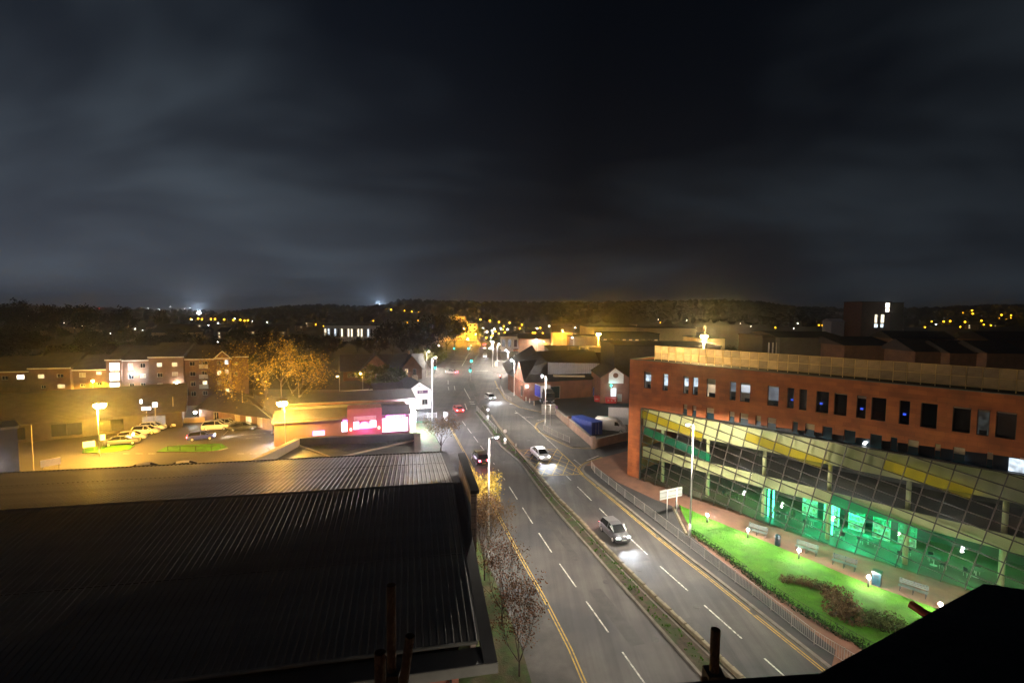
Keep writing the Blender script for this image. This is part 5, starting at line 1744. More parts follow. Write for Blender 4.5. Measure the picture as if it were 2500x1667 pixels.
# ------------------------------------------------------------------ college: terracotta block over a leaning glass wall
cang = math.atan2(CU.y, CU.x)
co = thing('college_building', 'terracotta clad college with irregular windows above a slanting glass wall', 'college', (CA.x, CA.y, 0), cang)
ZT, ZG, SL = 16.7, 10.52, 60.0
up_w = [(2.17, 3.24, 'office_wall'), (4.88, 5.63, 'office_wall'), (7.64, 8.36, 'office_wall'), (8.82, 9.55, 'office_wall'), (10.58, 11.66, 'office_warm'), (13.29, 13.99, 'office_dim'),
        (14.44, 15.53, 'office_wall2'), (17.34, 18.44, 'office_dim'), (19.26, 19.91, 'dark_pane'), (20.4, 21.1, 'dark_pane'), (21.92, 23.02, 'dark_pane'), (23.47, 24.53, 'dark_pane'),
        (25.31, 26.06, 'dark_pane'), (26.45, 27.57, 'dark_pane'), (28.52, 29.28, 'dark_pane'), (30.03, 31.13, 'dark_pane'), (32.11, 33.24, 'dark_pane'), (33.62, 34.36, 'office_dark'),
        (34.72, 35.88, 'dark_pane'), (37.6, 38.7, 'dark_pane'), (40.4, 41.2, 'office_dim'), (43.0, 44.1, 'dark_pane'), (46.0, 46.8, 'dark_pane'), (48.3, 49.4, 'dark_pane'), (51.6, 52.6, 'dark_pane')]
lo_w = [(7.73, 8.28), (8.91, 9.43), (10.65, 11.59), (13.35, 13.94), (14.53, 15.43), (16.23, 16.78), (17.43, 18.31), (19.88, 20.39), (21.04, 21.9), (22.6, 23.44), (24.42, 25.35),
        (26.51, 27.39), (28.04, 28.51), (29.27, 30.02), (31.11, 31.48), (32.3, 33.02), (34.35, 34.69), (36.2, 36.9), (38.4, 39.3), (41, 41.6), (43.5, 44.4), (47, 47.8), (50, 50.9)]
em('office_wall2', (.8, .84, .9), .32, .4, 1.0)
em('office_dark', (.6, .66, .62), .022, .8, 2.2)
zb = lambda s: ZG + .06 + max(0, min(1.22, (s - 9) * .046))
cl = MB()
def cq(s0, s1, a0, a1, b0, b1, y=0.0):       # quad on the front plane, bottom a0..a1, top b0..b1
    cl.quad((s0, y, a0), (s1, y, a1), (s1, y, b1), (s0, y, b0))
cuts = sorted(set([0, 2.06, SL] + [v_ for w_ in up_w for v_ in w_[:2]] + [v_ for w_ in lo_w for v_ in w_] + list(range(6, 60, 6))))
UA, UB, LB = 13.17, 15.31, 11.9
for a, b in zip(cuts, cuts[1:]):
    mid = (a + b) / 2
    iu = any(w_[0] < mid < w_[1] for w_ in up_w)
    il = any(w_[0] < mid < w_[1] for w_ in lo_w)
    bot0, bot1 = (1.0, 1.0) if mid < 2.06 else ((LB, LB) if il else (zb(a), zb(b)))
    if mid < 2.06:
        bot0 = bot1 = .6
    if iu:
        cq(a, b, bot0, bot1, UA, UA)
        cq(a, b, UB, UB, ZT, ZT)
    else:
        cq(a, b, bot0, bot1, ZT, ZT)
dp = .22
def reveal(s0, s1, z0, z1, bottom=True):
    cl.quad((s0, 0, z0), (s0, 0, z1), (s0, dp, z1), (s0, dp, z0)).quad((s1, 0, z1), (s1, 0, z0), (s1, dp, z0), (s1, dp, z1))
    cl.quad((s0, 0, z1), (s1, 0, z1), (s1, dp, z1), (s0, dp, z1))
    if bottom:
        cl.quad((s1, 0, z0), (s0, 0, z0), (s0, dp, z0), (s1, dp, z0))
for w_ in up_w:
    reveal(w_[0], w_[1], UA, UB)
for w_ in lo_w:
    reveal(w_[0], w_[1], ZG + .3, LB, False)
cl.build('cladding', 'terracotta', co)
rw = random.Random(3)
for i, (s0, s1, m_) in enumerate(up_w):
    f = MB()
    f.box(s0, s1, dp - .07, dp, UA, UA + .05).box(s0, s1, dp - .07, dp, UB - .05, UB).box(s0, s0 + .05, dp - .07, dp, UA + .05, UB - .05).box(s1 - .05, s1, dp - .07, dp, UA + .05, UB - .05)
    wi = f.build('window', 'frame_dark', co)
    MB().quad((s0, dp - .02, UA), (s1, dp - .02, UA), (s1, dp - .02, UB), (s0, dp - .02, UB)).build('pane', 'glass_clear', wi)
    MB().quad((s0 - .2, dp + .55, UA - .2), (s1 + .2, dp + .55, UA - .2), (s1 + .2, dp + .55, UB + .2), (s0 - .2, dp + .55, UB + .2)).build('room', m_, wi)
    if m_ in ('office_wall', 'office_wall2', 'office_warm', 'office_dim') or i in (11, 12, 16, 17, 18):
        hb_ = rw.uniform(.25, .9) if i in (0, 4) else rw.uniform(.1, .3)
        MB().box(s0 + .02, s1 - .02, dp + .06, dp + .08, UB - hb_, UB - .02).build('blind', 'blind', wi)
    if m_ != 'dark_pane':
        MB().box(s0 + .04 + (s1 - s0) * rw.uniform(0, .4), s0 + .1 + (s1 - s0) * rw.uniform(.5, .8), dp + .3, dp + .5, UA, UA + rw.uniform(.2, .6)).build('desk', 'dark_teal', wi)
    if m_ in ('office_wall', 'office_wall2', 'office_dim'):
        for kk in range(2):
            MB().box(s0 + .12 + kk * .35, s0 + .3 + kk * .35, dp + .3, dp + .5, UB - .12 - .1 * kk, UB - .08 - .1 * kk).build('ceiling_lamp', 'ceiling_white' if m_ != 'office_dim' else 'office_wall', wi)
        MB().box(s0 - .15, s1 + .15, dp + .5, dp + .54, UA - .1, UA + rw.uniform(.4, 1.1)).build('partition', 'fascia_grey' if i % 2 else 'blind', wi)
    if i in (8, 10, 12, 14):
        MB().box(s0 + .2, s0 + .42, dp + .3, dp + .34, UA + .75, UA + .92).build('monitor', 'screen_blue', wi)
for i, (s0, s1) in enumerate(lo_w):
    wi = MB().box(s0, s1, dp, dp + .06, LB - .06, LB).build('window', 'frame_dark', co)
    zc_ = LB - (0.62 if i not in (7, 9, 10, 11, 12, 22) else .08)
    MB().quad((s0, dp + .02, zc_), (s1, dp + .02, zc_), (s1, dp + .02, LB), (s0, dp + .02, LB)).build('blind', 'cream_dull', wi)
    MB().quad((s0, dp + .02, ZG - .1), (s1, dp + .02, ZG - .1), (s1, dp + .02, zc_), (s0, dp + .02, zc_)).build('pane', 'teal', wi)
MB().quad((2.1, .6, ZG - .3), (SL, .6, ZG - .3), (SL, .6, 12.3), (2.1, .6, 12.3)).build('recess', 'dark_teal', co)
MB().box(2.1, SL, .02, .6, ZG - .12, ZG - .02).build('recess_sill', 'dark_teal', co)
for s in (26.0, 32.6):  # small glowing boxes imitate reflections in the dark glazing, not fittings
    MB().box(s, s + .25, .3, .34, ZG + .35, ZG + .46).box(s - .1, s + .12, .3, .34, ZG + .18, ZG + .27).build('glowing_reflection', 'ceiling_white', co)
MB().box(35.6, 36.5, .2, .26, ZG + .1, ZG + 1.15).build('lit_opening', 'office_wall', co)
# end wall, roof, parapet
MB().quad((0, 16, .6), (0, 0, .6), (0, 0, ZT), (0, 16, ZT)).build('end_wall', 'terracotta', co)
for k in range(7):
    wi = MB().box(-.03, .02, 2.0, 3.3, 2.2 + k * 1.3, 3.3 + k * 1.3).build('window', 'frame_dark', co)
    MB().quad((-.04, 3.2, 2.3 + k * 1.3), (-.04, 2.1, 2.3 + k * 1.3), (-.04, 2.1, 3.2 + k * 1.3), (-.04, 3.2, 3.2 + k * 1.3)).build('pane', 'dark_pane', wi)
MB().box(0, SL, .35, 16, ZT - .35, ZT - .25).build('roof', 'black_felt', co)
MB().box(-.04, SL, -.05, .35, ZT, ZT + .07).build('coping', 'fascia_grey', co)
MB().box(-.04, .35, .35, 16, ZT, ZT + .07).build('coping', 'fascia_grey', co)
MB().box(.0, SL, .3, .34, ZT - .3, ZT).build('parapet_back', 'black_felt', co)
# plant screen of square panels
YS, pw, ph = 3.4, 1.03, .87
s0 = 1.6
pan = [MB().quad((.02, 0, .02), (pw - .02, 0, .02), (pw - .02, 0, ph - .02), (.02, 0, ph - .02)).mesh('screen_panel', 'screen_panel') for _ in range(1)]
for nm_ in ('screen_panel_dull', 'screen_panel_pale'):
    m2_ = pan[0].copy()
    m2_.materials[0] = MATS[nm_]
    pan.append(m2_)
nP = int((SL - s0) / pw)
for i in range(min(nP, 50)):
    for j in range(2):
        link('screen_panel', pan[rw.choice((0, 0, 1, 2))], co, loc=(s0 + i * pw, YS + rw.uniform(-.015, .015), ZT + .02 + j * ph))
fr_ = MB()
for j in range(3):  # rails and posts carry the painted gap light
    MB().box(s0, s0 + 50 * pw, YS - .045, YS - .012, ZT + .02 + j * ph - .03, ZT + .02 + j * ph + .03).build('screen_rail', 'screen_gap_glow', co)
for i in range(0, 51):
    MB().box(s0 + i * pw - .03, s0 + i * pw + .03, YS - .05, YS - .014, ZT - .2, ZT + .02 + 2 * ph).build('screen_post', 'screen_gap_glow', co)
# glass wall
def clip(poly, a, b, c):            # keep a*s + b*z <= c
    res = []
    for i in range(len(poly)):
        p_, q_ = poly[i], poly[(i + 1) % len(poly)]
        dp_, dq_ = a * p_[0] + b * p_[1] - c, a * q_[0] + b * q_[1] - c
        if dp_ <= 0:
            res.append(p_)
        if dp_ * dq_ < 0:
            t = dp_ / (dp_ - dq_)
            res.append((p_[0] + (q_[0] - p_[0]) * t, p_[1] + (q_[1] - p_[1]) * t))
    return res
YG = -.22
gz0 = lambda s: tz(CA.y + CU.y * s) + .13
def gp(i, j):                       # grid node: mullion i, transom j
    # s = s_i + .2 (z - 1);  z = c_j - .18 (s - 2)
    si, cj = 2.06 - 2.4 + i * 1.55, ZG + 8.0 - j * 1.02
    z = (cj - .18 * (si - .2 - 2)) / (1 + .036)
    return (si + .2 * (z - 1), z)
yellow = {(1, 0), (2, 0), (3, 1), (4, 1)}
panes = []
far_panes = MB()
top_row = {}
for i in range(-2, 40):
    jj = []
    for j in range(0, 26):
        poly = [gp(i, j + 1), gp(i + 1, j + 1), gp(i + 1, j), gp(i, j)]
        poly = clip(poly, -1, 0, -2.1)
        if len(poly) > 2:
            poly = clip(poly, 0, 1, ZG)
        if len(poly) > 2:
            smid = sum(p_[0] for p_ in poly) / len(poly)
            poly = clip(poly, 0, -1, -gz0(smid) + .02)
        if len(poly) < 3:
            continue
        area = abs(sum(poly[k][0] * poly[(k + 1) % len(poly)][1] - poly[(k + 1) % len(poly)][0] * poly[k][1] for k in range(len(poly)))) / 2
        if area < .04:
            continue
        jj.append((j, poly))
    for r_i, (j, poly) in enumerate(jj):
        smid = sum(p_[0] for p_ in poly) / len(poly)
        zmid = sum(p_[1] for p_ in poly) / len(poly)
        vs = [(p_[0], YG, p_[1]) for p_ in poly]
        if smid > 40:
            far_panes.add(vs, [tuple(range(len(vs)))])
            continue
        mt = 'glass'
        w_ = 9.55 - .165 * ((smid - 2) % 13.0)
        if smid < 38 and abs(zmid - w_) < .55 and (smid - 2) % 13.0 < 8.5 and zmid > 8.1:
            mt = 'yellow_film'
        g2 = 7.3 - .19 * (smid - 3)
        if (3 < smid < 12 and abs(zmid - g2) < .42) or (23 < smid < 31.5 and abs(zmid - (5.2 - .19 * (smid - 23))) < .45):
            mt = 'green_film'
        MB().add(vs, [tuple(range(len(vs)))]).build('pane', mt, co)
far_panes.build('far_panes', 'glass', co)['kind'] = 'stuff'
def bar2(p_, q_, w2, name):
    a, b = Vector(p_), Vector(q_)
    t = (b - a)
    if t.length < .05:
        return
    t.normalize()
    n2 = Vector((-t.y, t.x)) * w2
    c_ = [a + n2, b + n2, b - n2, a - n2]
    MB().add([(k.x, YG - .05, k.y) for k in c_] + [(k.x, YG + .07, k.y) for k in c_], [(3, 2, 1, 0), (4, 5, 6, 7), (0, 1, 5, 4), (2, 3, 7, 6), (1, 2, 6, 5), (3, 0, 4, 7)]).build(name, 'frame_dark', co)
def seg_clip(p_, q_):
    for a, b, c in ((-1, 0, -2.1), (0, 1, ZG), (1, 0, 58)):
        dp_, dq_ = a * p_[0] + b * p_[1] - c, a * q_[0] + b * q_[1] - c
        if dp_ > 0 and dq_ > 0:
            return None
        if dp_ > 0 or dq_ > 0:
            t = dp_ / (dp_ - dq_)
            m_ = (p_[0] + (q_[0] - p_[0]) * t, p_[1] + (q_[1] - p_[1]) * t)
            p_, q_ = (m_, q_) if dp_ > 0 else (p_, m_)
    return p_, q_
for i in range(-2, 42):
    si = 2.06 - 2.4 + i * 1.55
    zb_ = gz0(si)
    sg_ = seg_clip((si + .2 * (zb_ - 1), zb_), (si + .2 * (ZG - 1), ZG))
    if sg_:
        bar2(*sg_, .042, 'mullion')
for j in range(0, 26):
    cj = ZG + 8.0 - j * 1.02
    s_a, s_b = 2.1, 58.0
    za_, zb_ = cj - .18 * (s_a - 2), cj - .18 * (s_b - 2)
    # cut where the line meets the paving
    if zb_ < .3:
        s_b = 2 + (cj - .35) / .18
        zb_ = .35
    if s_b <= s_a:
        continue
    sg_ = seg_clip((s_a, za_), (s_b, zb_))
    if sg_:
        bar2(*sg_, .038, 'transom')
MB().box(2.06, SL, YG - .1, YG + .3, ZG, ZG + .07).build('glass_head', 'frame_dark', co)
MB().box(2.02, 2.12, YG - .1, .02, .8, ZG).build('glass_jamb', 'frame_dark', co)
# inside: cream bulkheads, slabs, columns, floors, lights
MB().box(2.2, SL, .15, .35, 8.15, ZG - .02).build('bulkhead', 'cream', co)
MB().box(2.2, SL, .15, .35, 4.15, 5.45).build('bulkhead', 'cream', co)
MB().box(2.2, SL, .36, 9.0, 8.2, 8.4).build('ceiling', 'dark_metal', co)
MB().box(2.2, SL, .36, 9.0, 5.1, 5.35).build('floor_slab', 'frame_dark', co)
MB().box(2.2, SL, .36, 9.0, 4.6, 4.8).build('ceiling', 'fascia_grey', co)
pm('college_floor', (.10, .09, .07), .4, .2, .5)
MB().add([(2.2, -.1, 1.28), (12, -.1, .95), (22, -.1, .32), (30, -.1, .2), (SL, -.1, .17), (SL, 9, .17), (30, 9, .2), (22, 9, .32), (12, 9, .95), (2.2, 9, 1.28)],
         [(0, 1, 8, 9), (1, 2, 7, 8), (2, 3, 6, 7), (3, 4, 5, 6)]).build('floor', 'college_floor', co)
pm('room_wall', (.06, .055, .055), .8, .3, .5)
MB().quad((2.2, 8.9, 0), (SL, 8.9, 0), (SL, 8.9, ZG), (2.2, 8.9, ZG)).build('back_wall', 'room_wall', co)
for s in (4.6, 10.6, 17.0, 23.2, 29.4, 35.6, 42):
    MB().tube((s, 1.1, .1), (s, 1.1, 4.6), .22, .22, 14).build('column', 'cream', co, True)
    MB().tube((s, .9, 5.3), (s, .9, 8.2), .20, .20, 14).build('column', 'cream', co, True)
for (s, y, z) in ((19.0, 3.2, 8.1), (20.4, 3.2, 8.1), (22.6, 3.4, 8.1), (24.2, 3.4, 8.1), (25.3, 3.4, 8.1), (26.8, 3.6, 8.1), (32.6, 2.6, 8.1), (3.2, 1.2, 8.1)):
    MB().box(s, s + .55, y, y + .5, z - .08, z).build('ceiling_light', 'ceiling_white', co)
for (s, y, z) in ((14.6, 2.0, 4.5), (20.0, 2.4, 4.5), (25.6, 2.6, 4.5), (30.6, 1.6, 4.5), (34.6, 2.0, 4.5), (36.0, 1.6, 4.5), (33.6, 3.0, 4.5)):
    MB().lathe([(.05, z - .3), (.22, z - .22), (.24, z - .1), (.05, z)], s, y, 10).build('pendant_lamp', 'ceiling_white', co)
for s in (17.3, 17.8, 23.4):
    MB().box(s, s + .12, 1.45, 1.55, .6, 4.4).build('green_strip_light', 'green_tube', co)
for (s, y, z, pw_, c_) in ((21.5, 4.0, 3.8, 620, (.0, 1.0, .40)), (25.0, 4.2, 3.8, 900, (.0, 1.0, .42)), (28.4, 4.4, 3.6, 380, (.0, .9, .36)), (14.5, 4.5, 3.8, 60, (.15, .9, .15)),
                           (33.5, 5.0, 3.4, 110, (.10, 1.0, .2)), (38.5, 4.0, 3.6, 90, (.15, 1.0, .2)), (8.0, 4.0, 3.9, 60, (1.0, .85, .55)),
                           (22.5, 3.0, 7.6, 45, (.8, .9, 1.0)), (32.0, 3.0, 7.6, 22, (.7, .9, .95)), (8.0, 3.5, 7.7, 70, (1.0, .8, .6)), (14.0, 3.5, 7.7, 60, (.85, .85, 1.0))):
    light('room_light', 'POINT', (s, y, z), pw_, c_, co, .3)
# furniture inside
def place_c(s, y, z=None):
    p_ = CA + CU * s + CN * y
    return (p_.x, p_.y, gz0(s) + .04 if z is None else z)
shf = None
for i, (s, y) in enumerate(((20.2, 5.6), (22.4, 5.2), (24.6, 5.6), (26.8, 5.2), (28.8, 5.6))):
    lab = ('leftmost tall display shelf in the green lit hall', 'second display shelf in the green lit hall', 'middle display shelf in the green lit hall', 'fourth display shelf in the green lit hall', 'rightmost display shelf in the green lit hall')[i]
    if shf is None:
        shf = thing('display_shelf', lab, 'shelf', place_c(s, y), cang, 'green lit display shelves')
        MB().box(-.7, .7, .3, .34, 0, 2.3).build('back_panel', 'white_render', shf)
        for x in (-.7, .66):
            MB().box(x, x + .04, -.1, .3, 0, 2.3).build('side_panel', 'white_render', shf)
        for k in range(5):
            MB().box(-.66, .66, -.1, .3, .1 + k * .5, .14 + k * .5).build('shelf_board', 'white_render', shf)
            for q in range(4):
                MB().box(-.6 + q * .3, -.42 + q * .3, 0, .2, .14 + k * .5, .36 + k * .5 + .05 * ((q + k) % 3)).build('item', ('white_render', 'cream', 'grey_cladding')[(q + k) % 3], shf)
    else:
        copy_tree(shf, place_c(s, y), cang, lab)
tbl = None
chm = None
for i, (s, y) in enumerate(((18.8, 2.6), (21.2, 3.0), (23.8, 2.8), (26.2, 3.0), (28.8, 2.6), (31.2, 2.8), (12.5, 3.0), (34.0, 3.0))):
    w_ = ('left of the first green column', 'under the first green shelf', 'right of the second green column', 'in the brightest green light', 'before the rightmost shelf', 'at the right end of the green hall', 'in the dim left hall', 'in the dim right hall')[i]
    if tbl is None:
        tbl = thing('cafe_table', 'round table ' + w_, 'table', place_c(s, y), 0, 'round tables in the glass hall')
        MB().lathe([(.02, .72), (.5, .72), (.5, .76), (.02, .76)], 0, 0, 16).build('table_top', 'fascia_grey', tbl)
        MB().tube((0, 0, .04), (0, 0, .72), .04, .04, 8).build('leg', 'galvanised', tbl)
        MB().lathe([(.28, 0), (.28, .03), (.04, .05)], 0, 0, 12).build('base', 'galvanised', tbl)
    else:
        copy_tree(tbl, place_c(s, y), 0, 'round table ' + w_)
    for k in range(2):
        a_ = 2.4 * k + i
        p_ = Vector(place_c(s, y)) + Vector((math.cos(a_) * .75, math.sin(a_) * .75, 0))
        lab = 'moulded chair ' + ('first' if k == 0 else 'second') + ' at the round table ' + w_
        if chm is None:
            chm = thing('cafe_chair', lab, 'chair', p_, a_, 'chairs in the glass hall')
            MB().box(-.2, .2, -.2, .2, .42, .46).build('seat', 'dark_teal', chm)
            MB().box(.17, .2, -.2, .2, .5, .85).build('backrest', 'dark_teal', chm)
            for sx_, sy_ in ((-.17, -.17), (-.17, .17), (.17, -.17), (.17, .17)):
                MB().tube((sx_, sy_, 0), (sx_, sy_, .42), .015, .015, 5).build('leg', 'galvanised', chm)
        else:
            copy_tree(chm, p_, a_, lab)
# ------------------------------------------------------------------ forecourt: lawn, bollards, benches, bins
z8 = lambda x, y: (1600 + x * .38265, 1200 + y * .38265)
LW = gxy(*[z8(*q) for q in ((150, 92), (330, 175), (560, 268), (1000, 452), (1360, 602), (1780, 752), (2150, 900))]) + [(36.5, 22.0), (30.0, 24.0)] + gxy(*[z8(*q) for q in ((1310, 1000), (1000, 810), (700, 618), (430, 405), (228, 268))])
lawn = struct(slab('lawn', LW, .19, 'lawn', base=.1))
def inside(x, y, poly):
    c = False
    j = len(poly) - 1
    for i in range(len(poly)):
        if (poly[i][1] > y) != (poly[j][1] > y) and x < (poly[j][0] - poly[i][0]) * (y - poly[i][1]) / (poly[j][1] - poly[i][1]) + poly[i][0]:
            c = not c
        j = i
    return c
gr = MB()
r5 = random.Random(2)
xs_, ys_ = [p_[0] for p_ in LW], [p_[1] for p_ in LW]
cnt = 0
while cnt < 60000:
    x, y = r5.uniform(min(xs_), max(xs_)), r5.uniform(max(27, min(ys_)), max(ys_))
    if not inside(x, y, LW):
        cnt += .2
        continue
    cnt += 1
    z = tz(y) + .19
    a = r5.uniform(0, 2 * PI)
    h = r5.uniform(.015, .05)
    w_ = r5.uniform(.008, .02)
    lx, ly = r5.uniform(-.05, .05), r5.uniform(-.05, .05)
    gr.tri((x - w_ * math.cos(a), y - w_ * math.sin(a), z), (x + w_ * math.cos(a), y + w_ * math.sin(a), z), (x + lx, y + ly, z + h))
gr.build('grass', 'grass_blade', lawn)['kind'] = 'stuff'
# shrub bed
BED = [((830, 585), .55, .45, 'shrub_brown'), ((890, 595), .6, .5, 'shrub_brown'), ((950, 605), .6, .5, 'shrub_brown'), ((1010, 620), .6, .5, 'shrub_brown'), ((1075, 640), .65, .6, 'shrub_green'),
       ((1120, 690), .9, .8, 'shrub_brown'), ((1180, 730), 1.0, 1.0, 'shrub_brown'), ((1150, 790), 1.0, .9, 'shrub_brown'), ((1230, 800), 1.0, .9, 'shrub_brown'), ((1260, 850), .9, .7, 'shrub_brown'),
       ((1340, 850), 1.0, .8, 'shrub_green'), ((1430, 870), 1.0, .8, 'shrub_green'), ((1510, 880), 1.0, .75, 'shrub_green')]
shm = {}
for i, ((x, y), rr, hh, m_) in enumerate(BED):
    p_ = G(*z8(x, y))
    k = (m_, i % 3)
    if k not in shm:
        r6 = random.Random(100 + i)
        pts = []
        for _ in range(150):
            a, e2 = r6.uniform(0, 2 * PI), r6.uniform(.1, 1)
            q = r6.uniform(.5, 1)
            pts.append(Vector((math.cos(a) * q * math.sqrt(max(0, 1 - (e2 - .3) ** 2)), math.sin(a) * q * math.sqrt(max(0, 1 - (e2 - .3) ** 2)), e2 * q)))
        stems = MB()
        for _ in range(26):
            q = r6.choice(pts)
            stems.tube((0, 0, 0), q * .95, .02, .008, 4, False)
        shm[k] = (stems.mesh('stems', 'bark'), leaf_cloud(r6, pts, 1000, .075, .08).mesh('foliage', m_))
    t = thing('bed_shrub', ('low brown heather shrub in the lawn bed' if m_ == 'shrub_brown' else 'low olive green shrub in the lawn bed') + (', at its narrow left end' if i < 4 else ', in its wide middle' if i < 10 and m_ == 'shrub_brown' else '' if m_ == 'shrub_brown' else ', towards the black parapet' if i > 9 else ', where the bed bends'), 'shrub', (p_.x, p_.y, tz(p_.y) + .19), i * 1.7, 'shrubs in the lawn bed')
    t.scale = (rr, rr, hh * 1.25)
    link('stems', shm[k][0], t)
    link('foliage', shm[k][1], t)
# hedge row with thin railing along the lawn's road side
hd = MB()
HL = gxy(*[z8(*q) for q in ((228, 285), (430, 425), (700, 640), (1000, 835), (1330, 1020))])
e = (Vector(HL[-1]) - Vector(HL[-2])).normalized()
HL.append(tuple(Vector(HL[-1]) + e * 12))
hpts = [Vector((p_.x + r5.gauss(0, .10), p_.y + r5.gauss(0, .10), tz(p_.y) + .15 + r5.uniform(0, .62))) for p_, t_ in along(HL, .04) for _ in range(2)]
tag(leaf_cloud(r5, hpts, 9000, .055, .05).build('hedge', 'hedge_green'), 'clipped dark hedge along the road side of the lawn', 'hedge')
rl_ = thing('hedge_railing', 'thin black iron railing standing in the hedge beside the lawn', 'railing', (0, 0, 0))
hp_ = along(HL, .42)
bar_m = MB().tube((0, 0, .1), (0, 0, 1.0), .012, .012, 4).mesh('bar', 'dark_metal')
for p_, t_ in hp_:
    link('bar', bar_m, rl_, loc=(p_.x, p_.y, tz(p_.y)))
for z in (.35, .98):
    for a_, b_ in zip(hp_[::5], hp_[5::5]):
        MB().tube((*a_[0], tz(a_[0].y) + z), (*b_[0], tz(b_[0].y) + z), .014, .014, 4, False).build('rail', 'dark_metal', rl_)
# side railing at the lawn's far corner
sr = thing('corner_railing', 'short black railing at the far corner of the lawn', 'railing', (0, 0, 0))
cp_ = along(gxy((1648, 1243), (1664, 1276), (1681, 1308)), .14)
for p_, t_ in cp_:
    link('bar', bar_m, sr, loc=(p_.x, p_.y, tz(p_.y) + .1))
for a_, b_ in zip(cp_[::4], cp_[4::4]):
    MB().tube((*a_[0], tz(a_[0].y) + 1.08), (*b_[0], tz(b_[0].y) + 1.08), .02, .02, 5, False).build('rail', 'dark_metal', sr)
kw = thing('edging_wall', 'pale stone edging wall at the far corner of the lawn', 'wall', (0, 0, 0))
for p_, t_ in along(gxy((1645, 1246), (1660, 1278), (1676, 1311)), .52):
    MB().box(-.24, .24, -.12, .12, 0, .32).build('stone', 'stone_block', kw).location = (p_.x, p_.y, tz(p_.y) + .1)
    kw.children[-1].rotation_euler = (0, 0, math.atan2(t_.y, t_.x))
# bollard lamps
tops = [(1727, 1258), (1826, 1294), (1951, 1344), (2121, 1410), (2296, 1476)]
names = ('first bollard lamp at the narrow far end of the lawn', 'second bollard lamp beside the first pale bench', 'third bollard lamp beside the second pale bench',
         'fourth bollard lamp beside the lit litter bin', 'nearest bollard lamp glinting at the edge of the black parapet')
bl = None
for (x, y), lab in zip(tops, names):
    p_ = G(x, y, .95)
    base = (p_.x, p_.y, tz(p_.y) + .13)
    if bl is None:
        bl = thing('bollard_light', lab, 'lamp', base, 0, 'bollard lamps along the lawn path')
        MB().tube((0, 0, 0), (0, 0, .78), .08, .08, 12).build('post', 'grey_metal', bl, True)
        MB().lathe([(.05, .78), (.11, .8), (.13, .88), (.11, .96), (.05, .99)], 0, 0, 14).build('globe', 'globe_white', bl, True)
        MB().lathe([(.02, 1.06), (.14, 1.0), (.14, 1.02), (.02, 1.09)], 0, 0, 14).build('cap', 'grey_metal', bl, True)
        light('lamp_light', 'POINT', (-.12, -.12, 1.16), 210, (1.0, .96, .84), bl, .1)
        light('lamp_light', 'POINT', (.16, .16, .92), 45, (1.0, .9, .76), bl, .08)
    else:
        copy_tree(bl, base, 0, lab)
# benches
pm('bench_slat', (.085, .10, .095), .5, .2, 3)
bc = None
for (x, y), lab in zip(((1848, 1308), (1968, 1352), (2060, 1388), (2228, 1453)), ('floodlit bench beside the second bollard lamp', 'floodlit bench beside the third bollard lamp', 'dark slatted bench between the second pale bench and the lit bin', 'dark slatted bench nearest the black parapet')):
    p_ = G(x, y)
    rz2 = cang + .02
    if bc is None:
        bc = thing('park_bench', lab, 'bench', (p_.x, p_.y, tz(p_.y) + .13), rz2, 'benches along the lawn path')
        for k in range(4):
            MB().box(-.95, .95, -.22 + k * .12, -.13 + k * .12, .42, .455).build('seat_slat', 'bench_slat', bc)
        for k in range(3):
            MB().box(-.95, .95, .26 + k * .03, .285 + k * .03, .56 + k * .13, .66 + k * .13).build('back_slat', 'bench_slat', bc)
        for x_ in (-.85, 0, .8):
            MB().box(x_, x_ + .05, -.22, .26, .36, .42).build('bearer', 'dark_metal', bc)
            for y_ in (-.2, .2):
                MB().box(x_, x_ + .05, y_, y_ + .05, 0, .36).build('leg', 'dark_metal', bc)
            MB().box(x_, x_ + .05, .30, .36, .38, .95).build('back_post', 'dark_metal', bc)
    else:
        copy_tree(bc, (p_.x, p_.y, tz(p_.y) + .13), rz2, lab)
for (x, y), lab, sq in (((1898, 1334), 'round dark green litter bin between the two pale benches', False), ((2140, 1430), 'square litter bin lit by the fourth bollard lamp', True)):
    p_ = G(x, y)
    t = thing('litter_bin', lab, 'bin', (p_.x, p_.y, tz(p_.y) + .13), cang, 'litter bins on the forecourt')
    if not sq:
        MB().lathe([(.24, 0), (.26, .05), (.26, .82), (.24, .86)], 0, 0, 16).build('body', 'dark_teal', t, True)
        MB().lathe([(.27, .86), (.28, .92), (.20, 1.08), (.05, 1.12)], 0, 0, 16).build('lid', 'teal', t, True)
        MB().box(-.14, .14, -.275, -.24, .64, .80).build('slot', 'black_felt', t)
    else:
        MB().box(-.3, .3, -.3, .3, 0, 1.05).build('body', 'teal', t)
        MB().prism([(-.34, -.34), (.34, -.34), (.34, .34), (-.34, .34)], 1.05, 1.2).build('lid', 'dark_metal', t)
        MB().box(-.18, .18, -.32, -.301, .75, .92).build('slot', 'black_felt', t)
